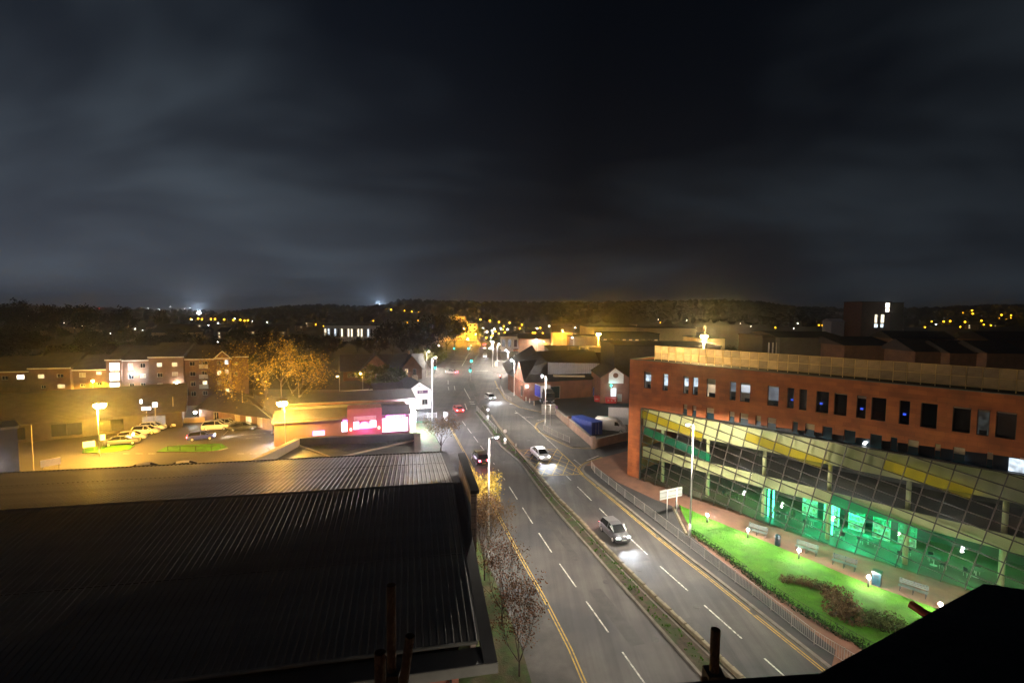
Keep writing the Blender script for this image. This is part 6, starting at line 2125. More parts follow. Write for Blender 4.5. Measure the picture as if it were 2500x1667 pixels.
# pedestrian guard rails
def guardrail(pts, label, panel=2.0, bars=12, h=1.05, z0=.13):
    t = thing('guardrail', label, 'guardrail', (0, 0, 0), 0, 'pedestrian guard rails')
    ps = along(pts, panel)
    post = MB().box(-.025, .025, -.025, .025, 0, h).mesh('post', 'rail_metal')
    bar_ = MB().box(-.007, .007, -.007, .007, .12, h - .05).mesh('bar', 'rail_metal')
    rest = MB()
    nb = 0
    for k, (p_, d_) in enumerate(ps):
        link('post', post, t, loc=(p_.x, p_.y, tz(p_.y) + z0), rz=math.atan2(d_.y, d_.x))
        if k + 1 < len(ps):
            q_ = ps[k + 1][0]
            for z in (.12, h - .05):
                MB().tube((*p_, tz(p_.y) + z0 + z), (*q_, tz(q_.y) + z0 + z), .02, .02, 6, False).build('rail', 'rail_metal', t)
            for i in range(1, bars + 1):
                m_ = p_ + (q_ - p_) * i / (bars + 1)
                if nb < 290:
                    link('bar', bar_, t, loc=(m_.x, m_.y, tz(m_.y) + z0))
                else:
                    rest.tube((*m_, tz(m_.y) + z0 + .12), (*m_, tz(m_.y) + z0 + h - .05), .008, .008, 4, False)
                nb += 1
    if rest.v:
        rest.build('far_bars', 'rail_metal', t)['kind'] = 'stuff'
    return t
pm('rail_metal', (.36, .33, .30), .55, .2, 3, metal=.3)
GR = gxy((2060, 1622), (1992, 1580), (1833, 1453), (1684, 1340), (1600, 1274), (1520, 1213), (1462, 1166), (1444, 1150), (1443, 1141), (1450, 1134))
e = (Vector(GR[0]) - Vector(GR[1])).normalized()
GR = [tuple(Vector(GR[0]) + e * 6)] + GR
guardrail(GR, 'long grey guard rail along the right kerb in front of the forecourt', 2.0, 11)
guardrail(gxy((1326, 1051), (1352, 1066), (1391, 1083)), 'short grey guard rail on the footway island by the brick wall', 1.9, 11)
guardrail(gxy((1164, 1004), (1190, 1033), (1218, 1066)), 'short grey guard rail on the far end of the central reservation', 2.0, 9, z0=.16)
guardrail(gxy((1222, 950), (1232, 973), (1251, 984)), 'grey guard rail along the curved kerb by the store corner', 2.2, 9)
# road signs
def sign_panel(pts, bases, label, rows=2, mat_='sign_grey'):
    """road sign seen from behind: panel corners in the photo (tl, tr, br, bl) on the plane of its two posts"""
    b0, b1 = G(*bases[0]), G(*bases[1])
    t_ = (b1 - b0)
    t_.z = 0
    L = t_.length
    t_.normalize()
    ang = math.atan2(t_.y, t_.x)
    t = thing('road_sign', label, 'road sign', (b0.x, b0.y, tz(b0.y) + .1), ang)
    n2 = Vector((-t_.y, t_.x, 0))
    def on(px, py):
        d = ray(px, py)
        k_ = (b0.x * n2.x + b0.y * n2.y) / (d.x * n2.x + d.y * n2.y)
        q = d * k_
        return ((Vector((q.x, q.y, 0)) - Vector((b0.x, b0.y, 0))).dot(t_), HC + q.z - tz(b0.y) - .1)
    c = [on(*p_) for p_ in pts]
    x0, x1 = (c[0][0] + c[3][0]) / 2, (c[1][0] + c[2][0]) / 2
    zt_, zb_ = (c[0][1] + c[1][1]) / 2, (c[2][1] + c[3][1]) / 2
    MB().box(x0, x1, .04, .07, zb_, zt_).build('panel', mat_, t)
    for k in range(rows):
        z = zb_ + (zt_ - zb_) * (k + .5) / rows
        MB().box(x0, x1, -.01, .039, z - .035, z + .035).build('stiffener', 'grey_metal', t)
    for x in (0, L):
        MB().tube((x, -.05, 0), (x, -.05, zt_ - .05), .05, .05, 8).build('post', 'galvanised', t, True)
    return t
pm('sign_grey', (.30, .30, .285), .6, .1, 1.0)
sign_panel([(1612, 1197), (1666, 1189), (1666, 1212), (1612, 1219)], [(1627, 1267), (1650, 1261)], 'blank back of a large road sign on two posts by the lawn corner')
sign_panel([(1322, 987), (1356, 986), (1356, 1012), (1322, 1012)], [(1331, 1040), (1343, 1040)], 'grey back of a tall direction sign below the lorry', 3)
def keep_left(px, py, label):
    t = thing('keep_left_bollard', label, 'bollard', (*G(px, py)[:2], tz(G(px, py).y) + .14), 0, 'lit bollards on the central reservation')
    MB().box(-.2, .2, -.12, .12, 0, .95).build('body', 'white_render', t)
    MB().tube((0, -.13, .72), (0, -.15, .72), .17, .17, 14).build('disc', 'sign_white', t)
    MB().tube((0, 0, .95), (0, 0, 1.9), .04, .04, 8).build('post', 'grey_metal', t)
    MB().tube((0, -.05, 2.1), (0, -.08, 2.1), .30, .30, 16).build('sign_disc', 'white_render', t)
keep_left(1191, 1027, 'white round sign on the bollard by the pedestrian gap')
keep_left(1233, 1085, 'lit bollard where the stone blocks of the reservation begin')
pl_ = thing('reflector_post', 'leaning reflector post on the reservation near the yellow box', 'post', (*G(1258, 1110)[:2], tz(75) + .15), 0)
MB().tube((0, 0, 0), (.1, 0, 1.7), .05, .05, 8).build('post', 'kerb', pl_)
MB().box(-.05, .25, -.06, -.03, 1.2, 1.6).build('reflector', 'white_paint', pl_)
wsn = thing('white_roadside_sign', 'narrow white sign standing on the left kerb beyond the pub', 'sign', (*G(1088, 1035)[:2], 1.3), rad(-40))
MB().box(-.55, .55, -.03, .03, .5, 2.2).build('panel', 'white_render', wsn)
MB().tube((0, .05, 0), (0, .05, 2.2), .04, .04, 8).build('post', 'grey_metal', wsn)

# ------------------------------------------------------------------ service yard: brick wall, van, container, skips, lorry
yw = thing('yard_wall', 'brick yard wall with a coping around the blue container', 'wall', (0, 0, 0))
def run_wall(a, b, h, base=1.1, th=.3):
    a, b = Vector(a[:2]), Vector(b[:2])
    L = (b - a).length
    ang = math.atan2(b.y - a.y, b.x - a.x)
    for nm, m_, z0, z1, w_ in (('wall', 'wall_brick', 0, h, th / 2), ('coping', 'kerb', h, h + .1, th / 2 + .06)):
        o_ = MB().box(0, L, -w_, w_, z0, z1).build(nm, m_, yw)
        o_.location = (a.x, a.y, base)
        o_.rotation_euler = (0, 0, ang)
c0, c1, c2 = G(1357, 1012), G(1448, 1094), G(1545, 1070)
mid_ = c0 + (c1 - c0) * .42
run_wall(c0, mid_, 1.45)
run_wall(mid_, c1, 1.6)
run_wall(c1, c2, 1.45)
for p_ in (c0, mid_, c1):
    o_ = MB().box(-.28, .28, -.28, .28, 0, 2.05).build('pier', 'wall_brick', yw)
    o_.location = (p_.x, p_.y, 1.1)
    o_.rotation_euler = (0, 0, rad(20))
sg_ = thing('plum_notice', 'small plum coloured notice on the end of the yard wall', 'sign', (c0.x - .25, c0.y - .5, 1.2), rad(-20))
MB().box(-.6, .6, -.04, .04, .5, 2.0).build('panel', 'plum', sg_)
MB().box(-.2, .2, -.05, -.041, .9, 1.5).build('mark', 'white_paint', sg_)
pm('container_blue', (.015, .04, .22), .5, .15, 1.5)
cc = G(1432, 1052)
ct_ = thing('shipping_container', 'blue ribbed shipping container behind the yard wall', 'container', (cc.x, cc.y, 1.22), rad(-62))
cm = MB()
Lc, Wc, Hc_ = 6.06, 2.4, 2.3
n = 40
pr_ = []
for i in range(n + 1):
    x = -Lc / 2 + Lc * i / n
    pr_.append((x, -Wc / 2 + (.05 if i % 2 else 0)))
pr2 = [(-x, -y) for x, y in pr_]
cm.prism(pr_ + [(Lc / 2, -Wc / 2 + .3), (Lc / 2, Wc / 2 - .3)] + pr2 + [(-Lc / 2, Wc / 2 - .3), (-Lc / 2, -Wc / 2 + .3)], .12, Hc_ - .1)
cm.build('body', 'container_blue', ct_)
MB().box(-Lc / 2 - .03, Lc / 2 + .03, -Wc / 2 - .03, Wc / 2 + .03, Hc_ - .1, Hc_).build('top_frame', 'container_blue', ct_)
MB().box(-Lc / 2 - .03, Lc / 2 + .03, -Wc / 2 - .03, Wc / 2 + .03, 0, .12).build('bottom_frame', 'container_blue', ct_)
for s_ in (-1, 1):
    MB().box(Lc / 2 + .03, Lc / 2 + .07, s_ * .6 - .5, s_ * .6 + .5, .15, Hc_ - .15).build('door', 'container_blue', ct_)
    MB().tube((Lc / 2 + .09, s_ * .3, .15), (Lc / 2 + .09, s_ * .3, Hc_ - .15), .02, .02, 6).build('lock_bar', 'galvanised', ct_)
# white van
vb = G(1492, 1053)
vn = thing('white_van', 'white high roof panel van parked by the yard wall', 'van', (vb.x, vb.y, 1.21), rad(-22))
body = loft([rounded(-2.8, .90, .45, 2.35, .18), rounded(-2.7, .97, .38, 2.50, .22), rounded(.9, .97, .38, 2.50, .22), rounded(1.35, .96, .38, 2.1, .2), rounded(1.85, .95, .38, 1.45, .2), rounded(2.5, .90, .40, 1.15, .2), rounded(2.75, .80, .48, .95, .15)])
body.build('body', 'car_white', vn, True)
MB().add([(1.30, -.82, 2.16), (1.30, .82, 2.16), (1.93, .84, 1.47), (1.93, -.84, 1.47)], [(3, 2, 1, 0)]).build('windscreen', 'car_glass', vn).location = (.05, 0, .02)
for s_ in (-1, 1):
    MB().add([(.75, s_ * .985, 1.35), (1.65, s_ * .975, 1.35), (1.28, s_ * .975, 2.0), (.75, s_ * .985, 2.05)], [(0, 1, 2, 3)]).build('side_window', 'car_glass', vn)
    MB().prism([(2.5, s_ * .55), (2.72, s_ * .55), (2.66, s_ * .8), (2.45, s_ * .86)], .82, 1.05).build('headlight', 'lamp_glass', vn)
    MB().box(1.5, 1.62, s_ * 1.06 - .1, s_ * 1.06 + .1, 1.35, 1.7).build('mirror', 'dark_metal', vn)
    for x in (-1.8, 1.85):
        w_ = link('wheel', None, vn, loc=(x, s_ * .86, .34))
        w_.rotation_euler = (PI / 2, 0, 0)
        link('tyre', wheel_t, w_, True)
        link('rim', wheel_r, w_, True)
# pale wall panel behind the van
pwl = thing('pale_yard_wall', 'pale rendered wall standing behind the white van', 'wall', (*G(1485, 1035)[:2], 1.2), rad(-5))
MB().box(0, 9, 0, .3, 0, 3.3).build('wall', 'white_render', pwl)
MB().box(-.05, 9, -.05, .35, 3.3, 3.4).build('coping', 'kerb', pwl)
# skips
pm('skip_red', (.45, .03, .03), .5, .15, 2)
for i, (x, y, w_, lab) in enumerate(((1457, 981, 1.3, 'left red wheeled waste bin by the gabled store'), (1469, 981, 1.3, 'middle red wheeled waste bin by the gabled store'), (1491, 985, 2.7, 'large red skip right of the two red waste bins'))):
    p_ = G(x, y)
    t = thing('waste_bin', lab, 'waste bin', (p_.x, p_.y, 1.21), rad(-4), 'red waste bins in the yard')
    MB().add([(-w_ / 2 * .86, -.6, .15), (w_ / 2 * .86, -.6, .15), (w_ / 2 * .86, .6, .15), (-w_ / 2 * .86, .6, .15), (-w_ / 2, -.7, 1.3), (w_ / 2, -.7, 1.3), (w_ / 2, .7, 1.5), (-w_ / 2, .7, 1.5)],
             [(0, 3, 2, 1), (0, 1, 5, 4), (1, 2, 6, 5), (2, 3, 7, 6), (3, 0, 4, 7), (4, 5, 6, 7)]).build('body', 'skip_red', t)
    MB().box(-w_ / 2 - .04, w_ / 2 + .04, -.76, -.68, 1.22, 1.32).build('rim', 'skip_red', t)
    for k in range(2 if w_ < 2 else 3):
        MB().box(-w_ * .3 + k * w_ * .3, -w_ * .3 + k * w_ * .3 + .28, -.745, -.70, .7, .95).build('label', 'white_paint', t)
    for sx_ in (-.35, .35):
        MB().tube((sx_ * w_, -.5, .08), (sx_ * w_, -.38, .08), .08, .08, 8).build('wheel', 'dark_metal', t)
# lorry
lb_ = G(1334, 984)
ly = thing('articulated_lorry', 'lorry with a blue sided trailer parked at the store loading bay', 'lorry', (lb_.x, lb_.y, 1.21), rad(-70))
MB().box(-.1, 2.1, -1.15, 1.15, .7, 2.75).build('cab', 'car_black', ly)
MB().add([(.3, -1.1, 2.75), (1.9, -1.1, 2.75), (1.9, 1.1, 2.75), (.3, 1.1, 2.75), (-.1, -1.0, 3.5), (1.0, -1.0, 3.4), (1.0, 1.0, 3.4), (-.1, 1.0, 3.5)], [(4, 5, 6, 7), (0, 1, 5, 4), (1, 2, 6, 5), (2, 3, 7, 6), (3, 0, 4, 7)]).build('wind_deflector', 'car_black', ly)
MB().quad((2.11, -1.0, 1.75), (2.11, 1.0, 1.75), (2.11, 1.0, 2.6), (2.11, -1.0, 2.6)).build('windscreen', 'car_glass', ly)
MB().box(2.101, 2.14, -.8, .8, .9, 1.5).build('grille', 'dark_metal', ly)
for s_ in (-1, 1):
    MB().box(2.101, 2.16, s_ * .85 - .18, s_ * .85 + .18, .8, 1.0).build('headlight', 'lamp_glass', ly)
MB().box(-11.0, -.6, -1.27, 1.27, 1.2, 4.1).build('trailer', 'grey_cladding', ly)
pm('curtain_blue', (.05, .06, .42), .5, .1, 1)
for s_ in (-1, 1):
    MB().box(-10.9, -.7, s_ * 1.28 - .01, s_ * 1.28 + .01, 1.3, 3.95).build('curtain', 'curtain_blue', ly)
MB().box(-11.0, -.6, -1.26, 1.26, 4.1, 4.14).build('trailer_roof', 'cream_dull', ly)
for x in (1.2, -1.0, -8.2, -9.4):
    for s_ in (-1, 1):
        w_ = link('wheel', None, ly, loc=(x, s_ * 1.02, .5))
        w_.rotation_euler = (PI / 2, 0, 0)
        w_.scale = (1.55, 1.55, 1.6)
        link('tyre', wheel_t, w_, True)
        link('rim', wheel_r, w_, True)
for i, (x, y) in enumerate(((1284, 980), (1293, 984), (1304, 991))):
    t = thing('concrete_bollard', ('left', 'middle', 'right')[i] + ' pale bollard of three beside the lorry bay', 'bollard', (*G(x, y)[:2], 1.3), 0, 'bollards by the lorry bay')
    MB().lathe([(.13, 0), (.13, .95), (.08, 1.05), (.02, 1.07)], 0, 0, 10).build('post', 'cream_wall', t, True)
    MB().lathe([(.135, .7), (.135, .82)], 0, 0, 10).build('band', 'white_paint', t, True)

# ------------------------------------------------------------------ dark roofed brick store with grey clerestory
w0, w1, w2_ = G(1240, 951), G(1279, 979), G(1445, 968)
sm = thing('brick_store', 'brick store with a big dark roof and pale grey upper cladding', 'shop', (0, 0, 0))
zb_s = 1.2
ev_s = aty(1279, 934, w1.y).z
bk = w0 + Vector((6, 42, 0))
wall(sm, w0[:2], w1[:2], zb_s, ev_s, 'red_brick', [(6, 9, 2.0, 4.8, 'blue_panel'), (14, 16, 2.0, 4.6, 'dark_pane')] if 'blue_panel' in MATS else [(14, 16, 2.0, 4.6, 'dark_pane')])
wall(sm, w1[:2], w2_[:2], zb_s, ev_s, 'red_brick', [(7.2, 9.8, 1.3, 4.4, 'teal'), (19.3, 20.8, 1.3, 3.6, 'curtain_blue')], bars=0)
k_ = [w0 + Vector((-.3, 0, 0)), w1 + Vector((-.1, -.6, 0)), w2_ + Vector((0, -.6, 0))]
for v_ in k_:
    v_.z = ev_s
P0, P1, P2 = k_
T0 = aty(1308, 857, w1.y + 20)           # peak at the left
T1 = aty(1338, 884, w1.y + 13)           # top left corner of the cladding
T2 = aty(1464, 886, w2_.y + 9)
T3 = aty(1396, 854, w1.y + 30)
B1 = Vector((T1.x, T1.y, ev_s + .4))
B2 = Vector((T2.x, T2.y, ev_s + .4))
MB().quad(P0, P1, B1, T1).tri(P0, T1, T0).build('roof', 'slate', sm)
MB().quad(P1, P2, B2, B1).build('lean_to_roof', 'slate', sm)
MB().quad(T1, T2, (T2.x + 2, T2.y + 22, T3.z - .3), T3).tri(T1, T3, T0).build('main_roof', 'roof_black', sm)
MB().quad(P0, T0, (T0.x, T0.y + 25, T0.z), (P0.x - 2, P0.y + 25, P0.z)).build('back_roof', 'slate', sm)
L12 = (Vector((T2.x, T2.y)) - Vector((T1.x, T1.y))).length
tt = (Vector((T2.x, T2.y)) - Vector((T1.x, T1.y))) / L12
nps = 26
for i in range(nps):                    # pale upright cladding sheets
    a_, b_ = Vector((T1.x, T1.y)) + tt * (L12 * i / nps), Vector((T1.x, T1.y)) + tt * (L12 * (i + 1) / nps - .05)
    za_, zb2 = T1.z + (T2.z - T1.z) * i / nps, T1.z + (T2.z - T1.z) * (i + 1) / nps
    o_ = .06 * (i % 2)
    MB().quad((a_.x, a_.y - .05 - o_, ev_s + .3), (b_.x, b_.y - .05 - o_, ev_s + .3), (b_.x, b_.y - .05 - o_, zb2 - .1), (a_.x, a_.y - .05 - o_, za_ - .1)).build('cladding_sheet', 'grey_cladding', sm)
q = aty(1323, 880, w1.y + 15)
MB().quad((q.x, q.y + 2, ev_s + .5), (T1.x, T1.y - .1, ev_s + .4), (T1.x, T1.y - .1, T1.z - .05), (q.x, q.y + 2, q.z + .4)).build('cladding_end', 'cream_wall', sm)
MB().box(T1.x + 1, T1.x + 9, T1.y - 6, T1.y - 4.5, ev_s + .55, ev_s + .95).build('roof_duct', 'cream_dull', sm)
# brick gablet at the corner
gp0, gp1 = w0 + (w1 - w0) * .42, w1
ap_ = (gp0 + gp1) / 2
zt_ = aty(1264, 882, ap_.y).z
MB().tri((gp0.x, gp0.y - .15, ev_s - .1), (gp1.x, gp1.y - .2, ev_s - .1), (ap_.x, ap_.y - .15, zt_)).build('gablet', 'red_brick', sm)
MB().tri((gp1.x, gp1.y - .2, ev_s), (T1.x - 3, T1.y - 2, zt_ - .1), (ap_.x, ap_.y - .1, zt_ + .05)).tri((ap_.x, ap_.y - .1, zt_ + .05), (T1.x - 3, T1.y - 2, zt_ - .1), (gp0.x, gp0.y, ev_s)).build('gablet_roof', 'slate', sm)
light('wall_lamp', 'POINT', ((w1.x + gp0.x) / 2 - .8, (w1.y + gp0.y) / 2 - 1.6, ev_s - .4), 240, (1.0, .72, .5), sm, .1)
MB().box(w1.x + .6, w1.x + .9, w1.y - .45, w1.y - .25, ev_s - 1.0, ev_s - .75).build('wall_lamp', 'globe_white', sm)
# gabled annexe with the round window
D_g = G(1495, 984).y
g0, g1, ga = aty(1467, 919, D_g), aty(1536, 919, D_g), aty(1501, 897, D_g)
an = thing('gabled_annexe', 'brick annexe with a white gable and a round window', 'shop', (g0.x, D_g, 1.2), 0)
wG = g1.x - g0.x
zg, zp = g0.z - 1.2, ga.z - 1.2
wall(an, (0, 0), (wG, 0), 0, zg, 'red_brick', [(wG * .36, wG * .56, 1.6, 3.6, 'lit_window_cool'), (wG * .60, wG * .76, .4, 2.2, 'sign_grey')], bars=0)
MB().tri((0, 0, zg), (wG, 0, zg), (wG / 2, 0, zp)).build('gable', 'red_brick', an)
MB().add([(wG * .28, -.08, zg - 1.6), (wG * .80, -.08, zg - 1.6), (wG * .80, -.08, zg + .55), (wG * .5, -.08, zp - .15), (wG * .28, -.08, zg + .75)], [(0, 1, 2, 3, 4)]).build('white_gable_panel', 'white_render', an)
rw_ = MB().lathe([(.02, -.02), (.62, -.02), (.62, .02), (.02, .02)], 0, 0, 18).build('round_window', 'brown_brick', an)
rw_.location = (wG * .52, -.12, zg + .3)
rw_.rotation_euler = (PI / 2, 0, 0)
for a_, b_, c_, d_ in ((-.3, wG / 2, zg - .2, zp + .1), (wG / 2, wG + .3, zp + .1, zg - .2)):
    MB().add([(a_, -.3, c_), (b_, -.3, d_), (b_, 14, d_), (a_, 14, c_), (a_, -.3, c_ - .15), (b_, -.3, d_ - .15)], [(0, 1, 2, 3), (0, 4, 5, 1)]).build('roof', 'slate', an)
wall(an, (0, 14), (0, 0), 0, zg, 'red_brick')
MB().lathe([(.03, 4.1), (.16, 4.2), (.03, 4.35)], wG * .36, -.2, 8).build('green_lamp', 'green_signal', an)
light('yard_light', 'POINT', (wG * .45, -1.2, 3.8), 60, (.6, .9, 1.0), an, .1)
# ------------------------------------------------------------------ buildings further off
def far_block(px0, px1, ptop, D_, depth, label, name, cat, wallm, roofm='roof_black', floors=0, cols=0, lit=None, roof_h=0.0, pbase=None, ang=0.0, group=None):
    a, b = aty(px0, ptop, D_), aty(px1, ptop, D_)
    base = terrain(a.x, D_)
    w_ = b.x - a.x
    h = a.z - base
    t = thing(name, label, cat, (a.x, D_, base), ang, group)
    ops = []
    if floors:
        rr = random.Random(int(px0))
        fh = h / floors
        cw_ = w_ / cols
        for f in range(floors):
            for c in range(cols):
                m_ = rr.choice(lit or ['dark_pane'])
                ops.append((c * cw_ + cw_ * .25, c * cw_ + cw_ * .75, f * fh + fh * .3, f * fh + fh * .8, m_))
    wall(t, (0, 0), (w_, 0), 0, h, wallm, ops, depth=.2)
    for q_ in (((0, depth), (0, 0)), ((w_, 0), (w_, depth)), ((w_, depth), (0, depth))):
        MB().quad((*q_[0], 0), (*q_[1], 0), (*q_[1], h), (*q_[0], h)).build('side_wall', wallm, t)
    if roof_h:
        e2 = .6
        MB().add([(-e2, -e2, h), (w_ + e2, -e2, h), (w_ + e2, depth / 2, h + roof_h), (-e2, depth / 2, h + roof_h), (w_ + e2, depth + e2, h), (-e2, depth + e2, h)], [(0, 1, 2, 3), (3, 2, 4, 5), (0, 3, 5), (1, 4, 2)]).build('roof', roofm, t)
    else:
        MB().box(-.2, w_ + .2, -.2, depth + .2, h + .01, h + .35).build('roof', roofm, t)
    return t, w_, h
FB = 'dark_pane'
t, w_, h = far_block(1092, 1142, 783, 352, 14, 'amber lit block of flats at the end of the road', 'block_of_flats', 'flats', 'cream_wall', floors=6, cols=8, lit=[FB, FB, 'blind', 'lit_window_warm', FB])
MB().box(w_ * .1, w_ * .85, 2, 12, h + .4, h + 3.0).build('top_storey', 'cream_wall', t)
MB().box(w_ * .08, w_ * .87, 1.6, 12.4, h + 3.0, h + 3.4).build('roof', 'fascia_grey', t)
far_block(1143, 1164, 790, 346, 12, 'narrow amber tower joined to the block of flats', 'stair_tower_block', 'flats', 'cream_wall', floors=5, cols=2, lit=[FB, FB, 'blind'])
far_block(1060, 1088, 791, 340, 12, 'low pale block left of the amber flats', 'low_block', 'building', 'cream_wall', floors=2, cols=5, lit=[FB, FB, 'lit_window_warm'])
far_block(1222, 1266, 821, 262, 16, 'pale flat roofed showroom beside the far car park', 'showroom', 'shop', 'white_render', floors=1, cols=3, lit=[FB, 'office_dim'])
far_block(1266, 1345, 826, 255, 30, 'long brown shed behind the vehicles in the far car park', 'long_shed', 'shed', 'brown_brick', roof_h=2.0)
far_block(1432, 1570, 798, 300, 30, 'long cream warehouse lit orange below the hill', 'warehouse', 'warehouse', 'cream_wall')
far_block(1570, 1700, 801, 285, 30, 'orange lit warehouse right of the long cream one', 'warehouse', 'warehouse', 'cream_wall')
far_block(1470, 1610, 815, 220, 20, 'dark glazed unit in front of the warehouses', 'glazed_unit', 'shop', 'dark_teal', floors=1, cols=9, lit=[FB, FB, 'lit_window_warm'])
far_block(1390, 1475, 822, 230, 20, 'brown flat roofed unit right of the orange gable', 'flat_unit', 'shop', 'brown_brick')
far_block(1350, 1398, 812, 240, 14, 'small orange lit house with a steep roof', 'gable_house', 'house', 'cream_wall', 'slate', roof_h=3.5)
far_block(1700, 1770, 826, 180, 14, 'low building glowing orange behind the college screen', 'low_unit', 'shop', 'cream_wall')
far_block(1345, 1545, 862, 150, 30, 'broad dark flat roof between the store and the college', 'flat_roof_hall', 'shop', 'slate')
far_block(1500, 1760, 845, 118, 18, 'dark flat roof deck behind the college corner', 'roof_deck', 'shop', 'slate')
for i, (x0, x1, y, lab) in enumerate(((1391, 1412, 857, 'left rooftop plant box on the dark flat roof'), (1420, 1432, 858, 'middle rooftop plant box on the dark flat roof'), (1442, 1472, 859, 'right rooftop plant box on the dark flat roof'))):
    a, b = aty(x0, y, 149), aty(x1, y, 149)
    zz = aty(1400, 862, 150).z + .3
    t = thing('plant_box', lab, 'roof unit', (a.x, 152, zz), 0, 'rooftop plant boxes')
    MB().box(0, b.x - a.x, 0, 2.4, .1, 1.5).build('casing', 'cream_dull', t)
    for k in range(5):
        MB().box(.1, b.x - a.x - .1, -.04, -.002, .25 + k * .24, .36 + k * .24).build('louvre', 'fascia_grey', t)
a = aty(1365, 856, 175)
t, w_, h = far_block(1345, 1380, 858, 178, 10, 'small cream gable lit up behind the dark store roof', 'cream_gable', 'house', 'cream_wall', 'slate')
zz = aty(1364, 838, 178).z - 1.2
MB().tri((-.3, -.05, h), (w_ + .3, -.05, h), (w_ / 2, -.05, zz)).build('gable', 'cream_wall', t)
light('gable_light', 'POINT', (w_ / 2, -2.5, h + 1), 500, (1.0, .78, .45), t, .2)
# hall and roofs beyond the college
t, w_, h = far_block(1905, 2062, 824, 112, 16, 'tall dark hall with a pale grey side beyond the college screen', 'dark_hall', 'hall', 'fascia_grey', 'roof_black', roof_h=1.2)
t, w_, h = far_block(1862, 1906, 823, 114, 12, 'dark hall end with three pale columns', 'hall_porch', 'hall', 'slate', 'roof_black')
for k in range(3):
    MB().tube((w_ * (.3 + .22 * k), -.5, 0), (w_ * (.3 + .22 * k), -.5, h - 1.2), .16, .16, 8).build('column', 'white_render', t)
far_block(2062, 2180, 843, 104, 14, 'low brown wing right of the dark hall', 'low_wing', 'building', 'brown_brick', 'slate', roof_h=1.6)
for i, (x0, x1, y, d, lab) in enumerate(((2235, 2310, 858, 96, 'first dark house roof behind the right end of the screen'), (2320, 2400, 862, 94, 'second dark house roof behind the right end of the screen'), (2410, 2500, 862, 92, 'third dark house roof at the right frame edge'),
                                         (2180, 2330, 826, 150, 'long pale terrace behind the dark house roofs'), (2415, 2540, 830, 130, 'dark gabled house at the far right edge'))):
    far_block(x0, x1, y, d, 9, lab, 'terrace_house', 'house', 'brown_brick', 'slate', roof_h=2.2, group='dark house roofs at the right')
# brick tower
t, w_, h = far_block(2105, 2176, 737, 330, 18, 'square brick tower block with a few lit windows', 'brick_tower', 'tower', 'red_brick')
for (x0, y0, x1, y1, m_) in ((2162, 740, 2172, 751, 'lit_stair'), (2162, 753, 2171, 761, 'lit_stair'), (2135, 768, 2142, 788, 'lit_window'), (2150, 768, 2159, 788, 'lit_window'), (2134, 791, 2143, 799, 'lit_window_cool'), (2149, 791, 2157, 799, 'lit_window_cool')):
    a, b = aty(x0, y1, 329.8), aty(x1, y0, 329.8)
    o0 = t.location
    wi = MB().box(a.x - o0.x - .12, b.x - o0.x + .12, -.18, -.02, a.z - o0.z - .12, b.z - o0.z + .12).build('window', 'frame_dark', t)
    MB().quad((a.x - o0.x, -.2, a.z - o0.z), (b.x - o0.x, -.2, a.z - o0.z), (b.x - o0.x, -.2, b.z - o0.z), (a.x - o0.x, -.2, b.z - o0.z)).build('pane', m_, wi)
far_block(2176, 2207, 739, 333, 16, 'darker right hand shaft of the brick tower', 'tower_shaft', 'tower', 'slate_brown')
far_block(2030, 2062, 785, 345, 10, 'pale white lit shed left of the brick tower', 'lit_shed', 'shed', 'white_render', 'grey_cladding', roof_h=2.0)
# pale school buildings behind the dark trees
far_block(790, 935, 794, 330, 14, 'long pale low building behind the dark trees', 'pale_long_building', 'building', 'white_render', floors=1, cols=18, lit=[FB, FB, 'lit_window', 'lit_window_cool'])
far_block(370, 455, 812, 262, 14, 'dim pale house with a wide gable among the dark trees', 'wide_gable_house', 'house', 'cream_wall', 'slate', roof_h=4.5, floors=1, cols=4, lit=[FB, 'lit_window_cool', FB])
# scattered houses, each with its own windows
r7 = random.Random(31)
hm = {}
def house_proto(k):
    t = thing('distant_house', 'distant house among dark trees with a window lit', 'house', (0, 0, -60), 0, 'distant houses')
    w_, d_, h = 8 + k, 7, 5
    lit = ['lit_window', 'dark_pane', 'lit_window_warm'] if k else ['dark_pane', 'lit_window_warm', 'dark_pane']
    wall(t, (0, 0), (w_, 0), 0, h, 'brown_brick', [(1.0, 2.1, 3.2, 4.4, lit[0]), (w_ - 2.2, w_ - 1.0, 3.2, 4.4, lit[1]), (1.0, 2.4, .8, 2.2, lit[2]), (w_ - 2.2, w_ - 1.0, .1, 2.1, 'dark_pane')])
    for q_ in (((0, d_), (0, 0)), ((w_, 0), (w_, d_))):
        MB().quad((*q_[0], 0), (*q_[1], 0), (*q_[1], h), (*q_[0], h)).build('side_wall', 'brown_brick', t)
    MB().add([(-.4, -.4, h), (w_ + .4, -.4, h), (w_ + .4, d_ / 2, h + 3), (-.4, d_ / 2, h + 3), (w_ + .4, d_ + .4, h), (-.4, d_ + .4, h)], [(0, 1, 2, 3), (3, 2, 4, 5), (0, 3, 5), (1, 4, 2)]).build('roof', 'slate', t)
    return t
protos = [house_proto(0), house_proto(2)]
spots = []
for _ in range(46):
    side = r7.random()
    x = r7.uniform(10, 780) if side < .55 else r7.uniform(2080, 2490) if side < .9 else r7.uniform(1240, 1700)
    d = r7.uniform(330, 560) if side < .9 else r7.uniform(380, 520)
    p_ = aty(x, 770, d)
    spots.append((p_.x, d, terrain(p_.x, d) - .1, side < .55))
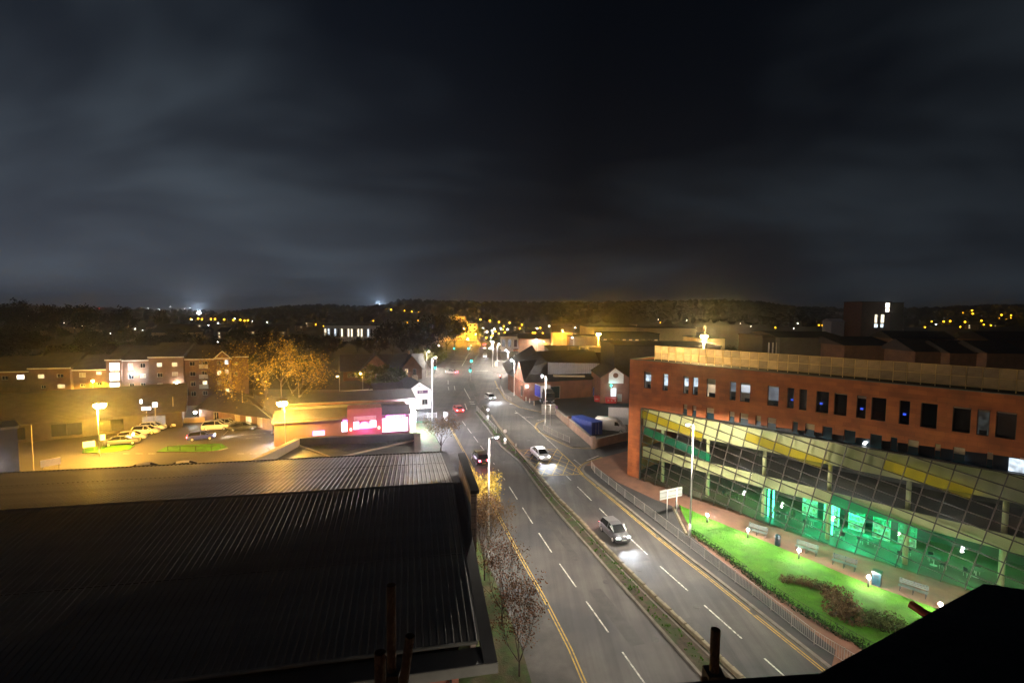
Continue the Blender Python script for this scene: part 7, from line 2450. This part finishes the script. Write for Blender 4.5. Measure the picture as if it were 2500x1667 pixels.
for i, (x, y, z, lft) in enumerate(spots):
    lab = 'distant house on the dark slope at the left' if lft else 'distant house on the dark slope to the right'
    if i < 2:
        o_ = protos[i]
        o_.location = (x, y, z)
        o_.rotation_euler = (0, 0, rad(r7.uniform(-30, 30)))
        o_['label'] = lab
    else:
        copy_tree(protos[i % 2], (x, y, z), rad(r7.uniform(-30, 30)), lab)
# far car park: shelter, parked vehicles, bus with blue light
sh_ = thing('bus_shelter', 'black framed shelter on the corner of the far kerb', 'shelter', (*G(1216, 897)[:2], 1.3), rad(70))
MB().box(-2, 2, -.8, .8, 2.4, 2.55).build('roof', 'dark_metal', sh_)
for x in (-1.9, 0, 1.9):
    MB().tube((x, .7, 0), (x, .7, 2.4), .06, .06, 6).build('post', 'dark_metal', sh_)
MB().quad((-1.9, .72, .4), (1.9, .72, .4), (1.9, .72, 2.3), (-1.9, .72, 2.3)).build('back_pane', 'glass_clear', sh_)
MB().box(-1.95, -1.9, -.6, .6, .5, 2.2).build('advert_panel', 'lit_window', sh_)
pm('pale_surface', (.16, .17, .16), .7, .15, .3)
struct(sheet('far_car_park', gxy((1204, 905), (1232, 900), (1300, 905), (1345, 868), (1230, 856), (1208, 870)), .012, 'pale_surface'))
FG = 'vehicles in the far car park'
for i, (x, y, k, c_, lab) in enumerate(((1246, 855, 'saloon', 'car_white', 'white car parked in front of the pale showroom'), (1262, 858, 'hatch', 'car_red', 'red car right of the pale showroom'), (1225, 857, 'hatch', 'car_grey', 'grey car near the far street lamps'))):
    car(k, c_, G(x, y), rad(20 * i), lab, FG)
for i, (x, y, lab) in enumerate(((1278, 868, 'dazzling car with blue white headlights in the far car park'), (1263, 872, 'second headlit car left of the dazzling one'), (1199, 853, 'headlit car by the far kerb'), (1181, 843, 'car with red tail lights at the far road end'))):
    car('hatch', 'car_silver', G(x, y), rin + (.2 if i < 3 else PI), lab, FG, True, 600)
pm('blue_panel', (.03, .06, .3), .5, .1, 1)
# warm tree glow by the flats
p_ = aty(1172, 830, 338)
plant_tree(tgr[0], (p_.x, 338, 1.2), .5, .9, 'tree lit amber beside the narrow tower', None, 'lit_tree')
p_ = aty(1206, 825, 300)
plant_tree(tgr[1], (p_.x, 300, 1.2), .9, .55, 'small tree lit yellow behind the black shelter', None, 'lit_tree')
# ------------------------------------------------------------------ night haze
hz_ = MB().box(-2600, 2600, -60, 2600, -2.0, 75.0)
hm_ = bpy.data.materials.new('haze')
hm_.use_nodes = True
t_ = hm_.node_tree
t_.nodes.clear()
o_ = t_.nodes.new('ShaderNodeOutputMaterial')
v_ = t_.nodes.new('ShaderNodeVolumePrincipled')
v_.inputs['Color'].default_value = (.86, .88, .92, 1)
v_.inputs['Density'].default_value = 0.0005
v_.inputs['Anisotropy'].default_value = 0.93
t_.links.new(v_.outputs[0], o_.inputs['Volume'])
MATS['haze'] = hm_
tag(hz_.build('haze', 'haze'), 'thin night haze in the air over the town', 'haze', kind='stuff')
